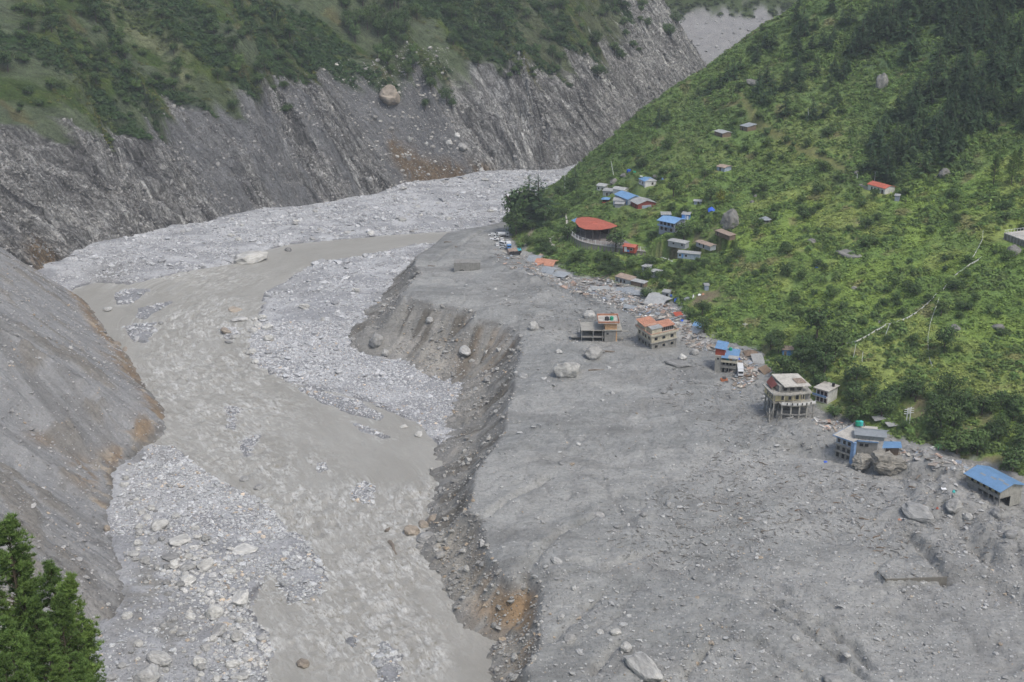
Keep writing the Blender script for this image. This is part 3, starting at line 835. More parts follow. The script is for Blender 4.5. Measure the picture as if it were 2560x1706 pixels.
def ico(sub):
    bm = bmesh.new(); bmesh.ops.create_icosphere(bm, subdivisions=sub, radius=1.0)
    v = np.array([p.co[:] for p in bm.verts]); f = np.array([[q.index for q in p.verts] for p in bm.faces])
    bm.free(); return v, f
def rock_shape(sub, seed, cuts=9, rough=.10):
    r = np.random.default_rng(seed)
    v, f = ico(sub)
    v = v * (1 + (r.random(3) - .5) * .5)
    for _ in range(cuts):                                # facets
        n = r.normal(size=3); n /= np.linalg.norm(n)
        h = .62 + .25 * r.random()
        dd = v @ n - h
        v = v - np.outer(np.maximum(dd, 0) * .88, n)
    if sub > 1:
        for fr, am in ((2.2, rough), (5, rough * .5), (11, rough * .25)):
            o = r.random() * 50
            nz = np.array([mnoise.noise(Vector(p) * fr + Vector((o, o, o))) for p in v])
            v = v * (1 + nz * am)[:, None]
    v[:, 2] *= .78
    return v, f

def replicate(templ, pos, scale, yaw, tilt=None, cols=None, colvar=None):
    """merge many copies of a template into one vertex / face array"""
    tv, tf = templ[0], templ[1]
    n, k = len(pos), len(tv)
    c, s = np.cos(yaw), np.sin(yaw)
    S = scale if scale.ndim == 2 else np.repeat(scale[:, None], 3, 1)
    P = tv[None] * S[:, None, :]
    if tilt is not None:
        ct, st = np.cos(tilt), np.sin(tilt)
        y = P[..., 1] * ct[:, None] - P[..., 2] * st[:, None]; z = P[..., 1] * st[:, None] + P[..., 2] * ct[:, None]
        P = np.stack([P[..., 0], y, z], -1)
    x = P[..., 0] * c[:, None] - P[..., 1] * s[:, None]; y = P[..., 0] * s[:, None] + P[..., 1] * c[:, None]
    P = np.stack([x, y, P[..., 2]], -1) + pos[:, None, :]
    F = tf[None] + (np.arange(n) * k)[:, None, None]
    cc = None
    if cols is not None:
        tint = templ[2] if len(templ) > 2 else np.ones(k)
        cc = (cols[:, None, :] * tint[None, :, None]).reshape(-1, 3)
    return P.reshape(-1, 3), F.reshape(-1, tf.shape[1]), cc
def merge(parts):
    V, F, Cc, off = [], [], [], 0
    for v, f, c in parts:
        V.append(v); F.append(f + off); Cc.append(c); off += len(v)
    return np.vstack(V), np.vstack(F), np.vstack(Cc)

def leaf_clump(n, seed, size=.22, shape='dome', up=.5):
    r = np.random.default_rng(seed)
    p = r.normal(size=(n, 3)); p /= np.linalg.norm(p, axis=1)[:, None]
    p *= (r.random(n) ** .35)[:, None]
    if shape == 'dome': p[:, 2] = np.abs(p[:, 2]) * .75
    if shape == 'tuft': p[:, 2] = np.abs(p[:, 2]) * .45
    V = []; 
    for q in p:
        d = r.normal(size=3); d /= np.linalg.norm(d)
        if shape == 'tuft': d = np.array([d[0] * .5, d[1] * .5, 1.0]); d /= np.linalg.norm(d)
        nrm = q / (np.linalg.norm(q) + 1e-6) + np.array([0, 0, up]) + r.normal(size=3) * .35
        a = np.cross(nrm, d); a /= np.linalg.norm(a) + 1e-9
        b_ = np.cross(a, nrm); b_ /= np.linalg.norm(b_) + 1e-9
        if shape == 'mat':
            nrm = np.array([0, 0, 1.0]) + r.normal(size=3) * .42
            a = np.cross(nrm, d); a /= np.linalg.norm(a) + 1e-9; b_ = np.cross(a, nrm); b_ /= np.linalg.norm(b_) + 1e-9
            sz = size * (.6 + .8 * r.random()); q = q * [1, 1, .35]
            V += [q - a * sz * .7, q + a * sz * .7, q + b_ * sz * 1.8]
        elif shape == 'tuft':
            V += [q - a * size * .5, q + a * size * .5, q + d * size * 2.0]
        else:
            sz = size * (.6 + .8 * r.random())
            V += [q - a * sz, q + a * sz * .9 - b_ * sz * .3, q + b_ * sz * 1.3]
    V = np.array(V); F = np.arange(len(V)).reshape(-1, 3)
    t = np.repeat(.78 + .44 * r.random(n), 3)
    return V, F, t

# leaf material: colour from the mesh attribute, a little light through the blades
def leafmat(name, hue=(1, 1, 1), rough=.6):
    m, nt, b = newmat(name)
    a = attr(nt, 'col')
    oi = nt.nodes.new('ShaderNodeObjectInfo')
    k = ramp(nt, oi.outputs['Random'], [(0, (.78, .80, .80)), (.5, (1, 1, 1)), (1, (1.22, 1.14, 1.0))])
    n1 = noise(nt, coords(nt), .55, 4, .6)
    k2 = ramp(nt, n1, [(.3, .72), (.7, 1.25)])
    c = mixc(nt, 1.0, mixc(nt, 1.0, a, k, 'MULTIPLY'), k2, 'MULTIPLY')
    c = mixc(nt, 1.0, c, hue, 'MULTIPLY')
    nt.links.new(c, b.inputs['Base Color'])
    b.inputs['Roughness'].default_value = rough
    b.inputs['Specular IOR Level'].default_value = .2
    tr = nt.nodes.new('ShaderNodeBsdfTranslucent'); nt.links.new(c, tr.inputs[0])
    mx = nt.nodes.new('ShaderNodeMixShader'); mx.inputs[0].default_value = .18
    nt.links.new(b.outputs[0], mx.inputs[1]); nt.links.new(tr.outputs[0], mx.inputs[2])
    out = nt.nodes['Material Output']; nt.links.new(mx.outputs[0], out.inputs[0])
    return m
LEAF = leafmat('foliage')
def stonemat(name, usecol=True, base=(.36, .36, .36)):
    m, nt, b = newmat(name)
    co = coords(nt, src='OBJ') if not usecol else coords(nt)
    n1 = noise(nt, co, 1.3 if usecol else 2.2, 8, .7)
    n2 = noise(nt, coords(nt, (1, 1, 3.5), (.5, .3, 0), 'OBJ' if not usecol else 'POS'), 1.1, 6, .65, .8)
    src = attr(nt, 'col') if usecol else None
    if usecol:
        c = src
    else:
        oi = nt.nodes.new('ShaderNodeObjectInfo')
        c = mixc(nt, oi.outputs['Random'], tuple(x * .8 for x in base), tuple(min(1, x * 1.2) for x in base))
    c = mixc(nt, .9, c, ramp(nt, n1, [(.3, .68), (.7, 1.28)]), 'MULTIPLY')
    c = mixc(nt, .8, c, ramp(nt, n2, [(.35, .62), (.5, 1.0), (.62, 1.15)]), 'MULTIPLY')
    nt.links.new(c, b.inputs['Base Color'])
    bump(nt, b, math_(nt, 'ADD', n1, n2), .25 if usecol else .12)
    return m
STONE = stonemat('stone')
BOULD = stonemat('boulder_stone', False, (.34, .337, .325))
BOULDG = stonemat('grey_boulder_stone', False, (.25, .25, .245))
BOULDB = stonemat('brown_boulder_stone', False, (.30, .26, .215))
PALER = stonemat('pale_boulder_stone', False, (.43, .425, .405))

# ---------------------------------------------------------------- ground cover of the green slopes
def scatter(n, x0, x1, y0, y1):
    return rng.uniform(x0, x1, n), rng.uniform(y0, y1, n)
TF = [leaf_clump(26, 200 + i, .30, 'mat') for i in range(4)]
DM = [leaf_clump(64, 220 + i, .24, 'dome', 1.1) for i in range(4)]
parts = []
X, Y = scatter(230000, -20, 560, 335, 1080)
keep = rng.random(len(X)) < np.clip((560.0 / np.maximum(Y, 300)) ** 1.0, .25, 1)
X, Y = X[keep], Y[keep]
_, dm = h_hill_base(X, Y)
padd = np.full(X.shape, 1e9)
for (cx, cy, r_, l_) in PADS: padd = np.minimum(padd, np.hypot(X - cx, Y - cy) / r_)
dpth, _, _ = segdist([p[:2] for p in PATH], X, Y)
dtrk, _, _ = segdist([p[:2] for p in TRACK], X, Y)
HPq = polysd(HALLPOLY[0], X, Y)
k = (dm > 1.5) & (padd > .92) & (HPq < -.8) & ~((dpth < 2.2) & (X > PATH[0][0]) & (X < PATH[-1][0])) & ~((dtrk < 2.0) & (X > 0) & (Y < TRACK[0][1]) & (Y > TRACK[-1][1]))
k &= spots(X, Y, soil) < .55
X, Y = X[k], Y[k]; Z = h_hill(X, Y); dm = dm[k]
k = inframe(X, Y, Z, .06); X, Y, Z, dm = X[k], Y[k], Z[k], dm[k]
dens = fbm(X / 16, Y / 16, 4, 161)
lowbush = sstep(60, 10, dm) * .10
shr = (rng.random(len(X)) < (sstep(.47, .60, dens) * .38 + lowbush + .012 + .35 * sstep(-20, 15, polysd(FORW, X, Y)) + .14 * sstep(650, 780, Y)))
gc = hill_cols(X, Y) * 1.15
gc = gc * (1 + (rng.random((len(X), 1)) - .5) * .5)
for i in range(4):
    s_ = (~shr) & (np.arange(len(X)) % 4 == i)
    n = s_.sum()
    sc = rng.uniform(.9, 2.0, n)
    parts.append(replicate(TF[i], np.stack([X[s_], Y[s_], Z[s_] - .15], 1), np.stack([sc, sc, sc * .75], 1), rng.uniform(0, 6.28, n), None, gc[s_]))
    s_ = shr & (np.arange(len(X)) % 4 == i)
    n = s_.sum()
    sc = rng.uniform(.9, 2.3, n) * (.8 + .5 * rng.random(n))
    dk = np.array([.092, .160, .046]) * (1 + (rng.random((n, 1)) - .5) * .7) + rng.random((n, 1)) * np.array([.03, .022, .006])
    parts.append(replicate(DM[i], np.stack([X[s_], Y[s_], Z[s_] - .1], 1), sc, rng.uniform(0, 6.28, n), None, dk))
v, f, c = merge(parts)
o = mesh_obj('grass', v, f, LEAF, 'stuff', c, smooth=False)
tag(o, 'rough green and yellowish grass tussocks and low scrub covering the right hillside', 'grass', kind='stuff')

# scrub on the mountain above the trim line and along the near spur
wx, wy, wz, wS, wD, wg = WALLDATA
idx = rng.choice(len(wx), 190000, p=(lambda w: w / w.sum())((wg > .5) * (wD > 20) * 1.0))
X, Y, Z = wx[idx], wy[idx], wz[idx]
k = inframe(X, Y, Z, .04); idx = idx[k]; X, Y, Z = X[k], Y[k], Z[k]
nn = fbm((wS[idx] + wD[idx] * .45) / 12, wD[idx] / 60, 4, 136)
rk_ = sstep(.52, .62, fbm((wS[idx] + wD[idx] * .5) / 13, wD[idx] / 30, 4, 191) + .03 * sstep(470, 560, wS[idx]))
k = rng.random(len(X)) < (.12 + .8 * sstep(.42, .56, nn)) * (1 - .93 * rk_); idx, X, Y, Z, nn = idx[k], X[k], Y[k], Z[k], nn[k]
parts = []
for i in range(4):
    s_ = (np.arange(len(X)) % 4 == i); n = s_.sum()
    dark = sstep(.42, .58, nn[s_])[:, None]
    cc = (np.array([[.115, .132, .040]]) * (1 - dark) + np.array([[.042, .080, .030]]) * dark) * (1 + (rng.random((n, 1)) - .5) * .6)
    sc = rng.uniform(.8, 2.0, n) * (1 + .6 * dark[:, 0])
    parts.append(replicate(DM[i] if i % 2 else TF[i], np.stack([X[s_], Y[s_], Z[s_] - .1], 1), sc, rng.uniform(0, 6.28, n), None, cc))
v, f, c = merge(parts)
tag(mesh_obj('scrub', v, f, LEAF, 'stuff', c, smooth=False), 'dull olive scrub and grass on the steep mountainside above the bare grey rock', 'scrub', kind='stuff')

# ---------------------------------------------------------------- loose stones
RK = [rock_shape(1, 300 + i, 4)[:2] for i in range(5)]
RK = [(v * (1 + .12 * np.random.default_rng(i).normal(size=(len(v), 1))), f) for i, (v, f) in enumerate(RK)]
r0 = [rock_shape(1, 330 + i, 5)[:2] for i in range(3)]
def small_ico(seed):
    bm = bmesh.new(); bmesh.ops.create_icosphere(bm, subdivisions=1, radius=1.0)
    bm.free()
    r = np.random.default_rng(seed)
    t = (1 + 5 ** .5) / 2
    v = np.array([(-1, t, 0), (1, t, 0), (-1, -t, 0), (1, -t, 0), (0, -1, t), (0, 1, t), (0, -1, -t), (0, 1, -t), (t, 0, -1), (t, 0, 1), (-t, 0, -1), (-t, 0, 1)], float) / 1.9
    f = np.array([(0, 11, 5), (0, 5, 1), (0, 1, 7), (0, 7, 10), (0, 10, 11), (1, 5, 9), (5, 11, 4), (11, 10, 2), (10, 7, 6), (7, 1, 8), (3, 9, 4), (3, 4, 2), (3, 2, 6), (3, 6, 8), (3, 8, 9), (4, 9, 5), (2, 4, 11), (6, 2, 10), (8, 6, 7), (9, 8, 1)])
    v = v * (1 + .22 * r.normal(size=(12, 1))); v[:, 2] *= .7
    return v, f
SK = [small_ico(i) for i in range(6)]
def stones_at(name, label, P3, size, base, var=.35):
    k = inframe(P3[:, 0], P3[:, 1], P3[:, 2], .05); P3, size = P3[k], size[k]
    parts = []
    for i in range(6):
        s_ = (np.arange(len(P3)) % 6 == i); n = s_.sum()
        sc = np.stack([size[s_] * rng.uniform(.6, 1.1, n), size[s_] * rng.uniform(.6, 1.1, n), size[s_] * rng.uniform(.8, 2.0, n)], 1)
        cc = np.array([base]) * (1 + (rng.random((n, 1)) - .5) * 2 * var)
        parts.append(replicate(SK[i], P3[s_], sc, rng.uniform(0, 6.28, n), rng.uniform(-.9, .3, n), cc))
    v, f, c = merge(parts)
    return tag(mesh_obj(name, v, f, STONE, 'stuff', c, smooth=False), label, 'stones', kind='stuff')
def stones(name, label, X, Y, hf, size, base, var=.35, warm=.0, big=None):
    Z = hf(X, Y)
    k = inframe(X, Y, Z, .06); X, Y, Z, size = X[k], Y[k], Z[k], size[k]
    parts = []
    for i in range(6):
        s_ = (np.arange(len(X)) % 6 == i); n = s_.sum()
        if n == 0: continue
        sc = np.stack([size[s_] * rng.uniform(.7, 1.3, n), size[s_] * rng.uniform(.7, 1.3, n), size[s_] * rng.uniform(.5, 1.0, n)], 1)
        cc = np.array([base]) * (1 + (rng.random((n, 1)) - .5) * 2 * var)
        cc = cc * (1 + (rng.random((n, 1)) < warm) * np.array([[.12, -.06, -.25]]))
        parts.append(replicate(SK[i], np.stack([X[s_], Y[s_], Z[s_] + size[s_] * .12], 1), sc, rng.uniform(0, 6.28, n), rng.uniform(-.5, .5, n), np.clip(cc, .05, .75)))
    v, f, c = merge(parts)
    return tag(mesh_obj(name, v, f, STONE, 'stuff', c, smooth=False), label, 'stones', kind='stuff')
def psize(n, lo, hi, a=2.2):
    u = rng.random(n)
    return lo * (1 - u * (1 - (lo / hi) ** a)) ** (-1 / a)

# far gravel flats and the point bar
X, Y = scatter(120000, -260, 110, 560, 1010)
sd = sd_dry(X, Y); dw, _ = w_sd(X, Y)
k = (sd > .2) & (dw < 1) & (h_terr(X, Y) < h_bed(X, Y, sd)); X, Y = X[k], Y[k]
k = rng.random(len(X)) < (.25 + .75 * sstep(.40, .6, fbm(X / 20, Y / 12, 3, 171))); X, Y = X[k], Y[k]
stones('gravel', 'pale grey cobbles and stones spread over the gravel flats beyond the river bend', X, Y, h_bed, psize(len(X), .3, 2.6, 2.5), (.42, .425, .435), .32)
X, Y = scatter(60000, -150, 10, 420, 700)
sd = sd_dry(X, Y)
k = (sd > .1) & (h_terr(X, Y) < h_bed(X, Y, sd)) & (Y < 640); X, Y = X[k], Y[k]
stones('gravel', 'pale cobbles covering the point bar and islets in the middle of the river', X, Y, h_bed, psize(len(X), .25, 1.3, 2.9), (.45, .455, .465), .3, .04)
# boulder bar at the lower left
X, Y = scatter(70000, -170, -20, 235, 480)
sd = sd_dry(X, Y); ds, _ = s1_sd(X, Y)
k = (sd > -.3) & (ds < .5); X, Y, sd = X[k], Y[k], sd[k]
bx = np.exp(-((sd - 6) / 11) ** 2)
k = rng.random(len(X)) < (.16 + .84 * np.clip(bx, 0, 1) * sstep(.3, .5, fbm(X / 9, Y / 9, 3, 172))); X, Y = X[k], Y[k]
stones('gravel', 'grey and whitish cobbles on the near left gravel bar', X, Y, h_bed, psize(len(X), .24, 1.6, 2.3), (.42, .427, .43), .32, .05)
# eroded bank
X, Y = scatter(60000, -110, 45, 290, 720)
sdt = polysd(CREST, X, Y); hz = h_terr(X, Y)
k = (sdt < 1) & (hz > W(X, Y) + .3); X, Y = X[k], Y[k]
k = rng.random(len(X)) < (.12 + .5 * sstep(.42, .62, fbm(X / 7, Y / 7, 3, 173)) + 1.2 * spots(X, Y, [(*march(p[0], p[1], h_terr)[:2], a, bb, am) for p, a, bb, am in [((1140,1420),9,18,1.),((1090,905),8,14,.9),((1110,1340),7,14,1.),((1280,1640),7,12,1.),((1130,1030),9,14,.7)]])); X, Y = X[k], Y[k]
stones('gravel', 'loose grey and buff stones sticking out of the eroded bank and piled at its foot', X, Y, h_terr, psize(len(X), .25, 1.7, 2.4), (.31, .305, .29), .3, .08)
# debris terrace
X, Y = scatter(90000, -30, 300, 255, 640)
sdt = polysd(CREST, X, Y); _, dm = h_hill_base(X, Y)
k = (sdt > 0) & (dm < 2); X, Y = X[k], Y[k]
dn = sstep(480, 300, Y) * (.35 + .65 * sstep(-10, 60, X)) * (.4 + .6 * sstep(.4, .6, fbm(X / 14, Y / 14, 3, 174)))
k = rng.random(len(X)) < (.07 + .75 * dn); X, Y = X[k], Y[k]
stones('gravel', 'grey pebbles and cobbles strewn over the mud of the debris terrace', X, Y, h_terr, psize(len(X), .22, 1.3, 2.6), (.34, .34, .335), .35, .04)
X, Y = scatter(16000, -300, -90, 280, 720)
d1, _ = s1_sd(X, Y); k = (d1 > 0); X, Y = X[k], Y[k]
stones('gravel', 'small grey stones lying on the smooth grey scree slope', X, Y, h_s1, psize(len(X), .25, 1.3, 2.6), (.32, .315, .31), .35, .06)
k = rng.choice(len(wx), 2200, p=(lambda w: w / w.sum())(((wS > CH_S - 40) & (wS < CH_S + 40) & (wD > 3) & (wD < 70)) * 1.0))
def h_wp(X, Y): return WZ
WZ = wz[k]
WZ_full = wz
pp = (wx[k], wy[k]); 
parts = []
n = len(k)
sc = psize(n, .3, 2.2, 2.4)
v, f, c = replicate(SK[1], np.stack([wx[k], wy[k], wz[k]], 1), sc, rng.uniform(0, 6.28, n), None, np.array([[.33, .32, .30]]) * (1 + (rng.random((n, 1)) - .5) * .7))
tag(mesh_obj('gravel', v, f, STONE, 'stuff', c, smooth=False), 'stones on the grey scree chute at the foot of the mountain', 'stones', kind='stuff')

X, Y = scatter(9000, -120, -40, 285, 420)
wq = np.zeros(len(X))
for px_, py_, rx_, ry_, am_ in ((520, 1440, 9, 16, 1.), (560, 1500, 8, 14, 1.), (590, 1590, 7, 12, .8), (480, 1400, 9, 12, .7), (330, 1390, 5, 14, .7), (420, 1330, 10, 8, .35), (640, 1640, 6, 12, .6)):
    q_ = on_z(px_, py_, W); wq = np.maximum(wq, am_ * np.exp(-((X - q_[0]) / rx_) ** 2 - ((Y - q_[1]) / ry_) ** 2))
k = (rng.random(len(X)) < wq * .55) & (sd_dry(X, Y) > 0) & (s1_sd(X, Y)[0] < 0); X, Y = X[k], Y[k]
stones('cobbles', 'thick heap of rounded pale cobbles packed between the boulders of the near left bar', X, Y, h_bed, psize(len(X), .55, 1.5, 2.0), (.47, .465, .45), .2, .03)
kk = rng.choice(len(wx), 26000, p=(lambda w: w / w.sum())(((wg < .5) & (wD > 1) & (wD < 130) & ((wS < CH_S - 38) | (wS > CH_S + 40)) & (fbm((wS + wD * .5) / 9, wD / 16, 3, 181) > .47)) * 1.0))
stones_at('rock_fragments', 'angular fragments and ledges of broken grey rock on the bare lower mountainside', np.stack([wx[kk], wy[kk], wz[kk]], 1), psize(26000, .35, 2.0, 2.6), (.235, .23, .222), .5)
X, Y = scatter(1500, 120, 520, 1300, 1440)
stones('gravel', 'scattered stones on the pale far scree at the head of the valley', X, Y, h_far, psize(1500, .6, 2.8, 2.6), (.33, .33, .335), .3)

X, Y = scatter(9000, 20, 700, 1430, 1620)
q_ = (Y - 1360) - (X - 200) * .10
k = (q_ + (fbm(X / 14, Y / 14, 3, 141) - .5) * 26 > 78); X, Y = X[k], Y[k]; Z = h_far(X, Y)
k = inframe(X, Y, Z, .03); X, Y, Z = X[k], Y[k], Z[k]; n = len(X)
v, f, c = replicate(DM[0], np.stack([X, Y, Z], 1), rng.uniform(1.5, 4.5, n), rng.uniform(0, 6.28, n), None, np.array([[.06, .09, .04]]) * (1 + (rng.random((n, 1)) - .5) * .7))
tag(mesh_obj('woodland', v, f, LEAF, 'stuff', c, smooth=False), 'hazy woodland above the grey scree at the head of the valley', 'woodland', kind='stuff')
# ---------------------------------------------------------------- single boulders
BV = [rock_shape(4, 400 + i, 10 + i % 4, .12) for i in range(8)]
BMESH = {}
BV += [rock_shape(4, 480 + i, 26, .34) for i in range(3)]
def bmeshdata(i, mat):
    key = (i, mat.name)
    if key not in BMESH:
        o = mesh_obj('boulder', BV[i][0], BV[i][1], mat, smooth=True)
        for p in o.data.polygons: p.use_smooth = False
        BMESH[key] = o.data
        bpy.data.objects.remove(o)
    return BMESH[key]
def depth_of(p): return p[1] * cp - (p[2] - CAMZ) * sp
def boulder_at(p, w, i, mat, label, group=None, sq=(1, 1, .8), rz=None, sink=.25, name='boulder', cat='boulder'):
    o = bpy.data.objects.new(name, bmeshdata(i if i >= 8 else i % 8, mat)); C.objects.link(o)
    r = w / 2 / .85
    o.scale = (r * sq[0], r * sq[1], r * sq[2])
    o.rotation_euler = (random.uniform(-.2, .2), random.uniform(-.2, .2), rz if rz is not None else random.uniform(0, 6.28))
    o.location = (p[0], p[1], p[2] + r * sq[2] * (.75 - sink * 2))
    return tag(o, label, cat, group)
def surf_pt(px, py, fn):
    p = march(px, py, fn)
    if p is None: p = (*on_z(px, py, W)[:2], 0)
    return p
def bed_or_water(X, Y): return np.maximum(h_bed(X, Y), W(X, Y))
def bd(px, py, wpx, fn, i, mat, label, **k):
    p = surf_pt(px, py + wpx * .18, fn)
    return boulder_at(p, wpx * depth_of(p) / FPX, i, mat, label, **k)
B = bed_or_water
bd(620, 640, 72, B, 1, PALER, 'huge whitish striped boulder with a dark underside at the bend of the far river bank', sq=(1.15, .8, .62), rz=.3)
bd(721, 624, 18, B, 2, BOULDG, 'round grey boulder standing in the river just past the huge whitish boulder')
bd(590, 770, 32, B, 3, BOULDB, 'flat brownish boulder alone in the river opposite the point bar', sq=(1.2, .8, .35))
bd(600, 794, 40, B, 4, BOULD, 'low pale boulder in the river nearest to the point bar tip', sq=(1.2, .8, .4))
bd(565, 826, 30, B, 5, BOULDB, 'tan and grey boulder at the left end of the stones off the point bar', sq=(1.1, .8, .6))
bd(588, 838, 30, B, 6, BOULD, 'flat pale boulder lying just right of the tan one in the river', sq=(1.1, .8, .4))
bd(572, 853, 20, B, 7, BOULDG, 'bluish grey submerged boulder below the pale ones off the point bar', sq=(1.2, .8, .3))
for k, (x, y, w) in enumerate([(655, 793, 20), (636, 798, 18), (633, 824, 24), (629, 877, 24), (638, 903, 20), (668, 817, 24), (672, 845, 28), (645, 812, 20), (810, 797, 18), (890, 725, 22), (760, 765, 26)]):
    bd(x, y, w, B, k, PALER, 'whitish boulder on the gravel of the point bar', group='boulders on the point bar')
bd(290, 860, 26, B, 2, BOULDB, 'tan boulder at the foot of the left scree slope, half in the water')
bd(312, 872, 16, B, 5, BOULDB, 'flat tan slab just right of the tan boulder at the scree foot', sq=(1.5, .8, .35))
bd(268, 770, 28, B, 3, BOULD, 'pale boulder in the shallows under the tip of the left scree spur', sq=(1.2, .8, .5))
bd(401, 808, 14, B, 4, BOULDG, 'dark round boulder at the corner of the lower islet')
NB = 'boulder at the water edge below the eroded bank'
for x, y, w, m_, l in [(1030, 1325, 42, BOULDB, 'rusty brown boulder in the river, leftmost of the pile below the eroded bank'), (1066, 1340, 50, BOULDG, 'biggest dark grey boulder of the pile below the eroded bank'),
    (1087, 1297, 36, BOULDB, 'tall tan boulder at the back of the pile below the eroded bank'), (1058, 1308, 28, BOULDB, 'small brown boulder in the middle of the pile below the eroded bank'),
    (1080, 1278, 22, BOULD, 'pale boulder at the upstream end of the pile below the eroded bank'), (1106, 1222, 30, BOULDG, 'low dark boulder jutting into the river upstream of the pile'),
    (1047, 1366, 20, BOULDG, 'small dark boulder standing in the water just downstream of the pile'), (1085, 1359, 16, PALER, 'small whitish boulder under the biggest dark grey one'),
    (1258, 1668, 34, BOULDG, 'grey brown boulder awash in the river near the bottom of the ochre bank'), (1276, 1645, 22, BOULDG, 'flat grey slab in the water beside the ochre bank'),
    (758, 1657, 36, BOULDB, 'brown boulder awash in the rapids below the boulder bar'), (612, 1196, 24, BOULDG, 'grey boulder breaking the current above the boulder bar'), (647, 1219, 24, BOULDG, 'bluish grey flat boulder in the current beside the boulder bar')]:
    bd(x, y, w, B if w != 34 else B, int(x) % 8, m_, l, sq=(1.05, .9, .7))
# on the debris terrace and its bank
for x, y, w, m_, l, sq in [
    (1421, 928, 58, PALER, 'largest whitish jagged boulder on the open mud of the terrace', (1, .9, 1.15)), (1484, 884, 46, BOULD, 'grey two-part boulder on the mud below the orange-topped building', (1.1, .8, .9)),
    (1334, 818, 26, BOULD, 'upright pointed grey boulder on the mud near the bank edge', (1, .8, 1.1)), (1397, 878, 18, BOULD, 'small round boulder between the pointed one and the two-part one', (1, 1, .8)),
    (1308, 938, 24, BOULDG, 'mud-covered boulder half sunk left of the largest whitish one', (1.1, 1, .5)), (1692, 905, 44, BOULDG, 'flat mud-coated slab boulder under the tilted cream building', (1.3, .9, .45)),
    (1706, 893, 22, PALER, 'whitish rock lying on the flat slab boulder', (1, 1, .8)), (1735, 880, 26, BOULDG, 'lumpy grey boulder just right of the flat slab boulder', (1, .9, .8)),
    (1474, 788, 30, BOULD, 'pointed pale boulder just behind the orange-topped building', (1.1, .8, .9)), (2298, 1278, 66, BOULDG, 'wide mud-coated boulder with a dark crack below the long blue roof', (1.4, .8, .55)),
    (2385, 1262, 44, BOULD, 'rounded muddy boulder nearest the corner of the long blue-roofed building', (1.1, .9, .7)), (2418, 1290, 28, BOULD, 'upright pale boulder right of the muddy rounded one', (1, .8, .9)),
    (2490, 1284, 32, BOULDG, 'dark hollowed boulder under the right end of the long blue-roofed building', (1, .8, .9)), (2525, 1336, 30, BOULDG, 'dark boulder alone at the right edge of the terrace', (1, .9, .9)),
    (1607, 1662, 80, BOULD, 'huge striped wedge-shaped boulder at the bottom of the terrace', (1.25, .75, .7)), (1565, 1617, 36, BOULD, 'rounded boulder just above the huge striped wedge', (1, .9, .8)),
    (1425, 1594, 32, BOULD, 'pale boulder at the lower left of the terrace near the ochre bank', (1, .9, .7)), (1540, 1578, 30, PALER, 'smooth pale boulder above the rounded one at the terrace bottom', (1.1, .9, .6)),
    (1500, 1579, 22, PALER, 'small pale boulder left of the smooth one', (1, .9, .6)), (1497, 1283, 28, BOULD, 'flat pale boulder alone on the smooth mud in mid terrace', (1.2, .9, .5)),
    (1607, 1285, 18, BOULDG, 'small dark-sided boulder right of the flat pale one in mid terrace', (1, .9, .8)), (1670, 1257, 24, BOULDG, 'leaning slab boulder on the open mid terrace', (1.3, .6, .5)),
    (1392, 1400, 30, BOULD, 'half-buried long boulder beside the crack in the terrace', (1.4, .7, .4)), (1402, 1540, 22, BOULD, 'boulder partly sunk in mud right of the ochre bank', (1, .9, .5)),
    (1778, 1606, 15, BOULDB, 'small tan oval boulder on the lower terrace', (1.2, .8, .6)), (1988, 1592, 20, BOULD, 'boulder at the edge of the muddy furrow in the lower terrace', (1.2, .9, .6)),
    (2085, 1695, 44, BOULDG, 'wide mud-coated boulder cut by the lower picture edge', (1.2, .9, .6)), (2118, 1636, 18, BOULD, 'boulder beside the furrow near the bottom of the terrace', (1, .9, .7)),
    (941, 850, 42, BOULD, 'biggest pale boulder at the left foot of the eroded bank', (1.1, .8, .9)), (964, 882, 24, BOULD, 'upright pale boulder just below the biggest one at the bank foot', (1, .8, .9)),
    (1075, 799, 20, BOULD, 'pale boulder stuck high in the face of the eroded bank', (1, .9, .9)), (1163, 876, 34, BOULD, 'whitish boulder caught halfway down the eroded bank', (1.2, .9, .7)),
    (1217, 950, 18, BOULDG, 'grey boulder low in the steep part of the eroded bank', (1, 1, .9)), (1063, 1036, 20, BOULDG, 'dark boulder on the muddy bench at the bank foot', (1.1, .9, .7)),
    (1097, 1055, 18, BOULDG, 'flat dark stone on the muddy bench beside the water', (1.3, .9, .5)), (1010, 1065, 18, PALER, 'whitish stone at the waterline below the muddy bench', (1, 1, .7)),
    (1047, 1086, 20, PALER, 'pale stone at the downstream tip of the gravel below the bench', (1, 1, .7))]:
    bd(x, y, w, h_terr if not (x < 1060 and 1060 < y < 1100) else B, int(x + y) % 8, m_, l, sq=sq)
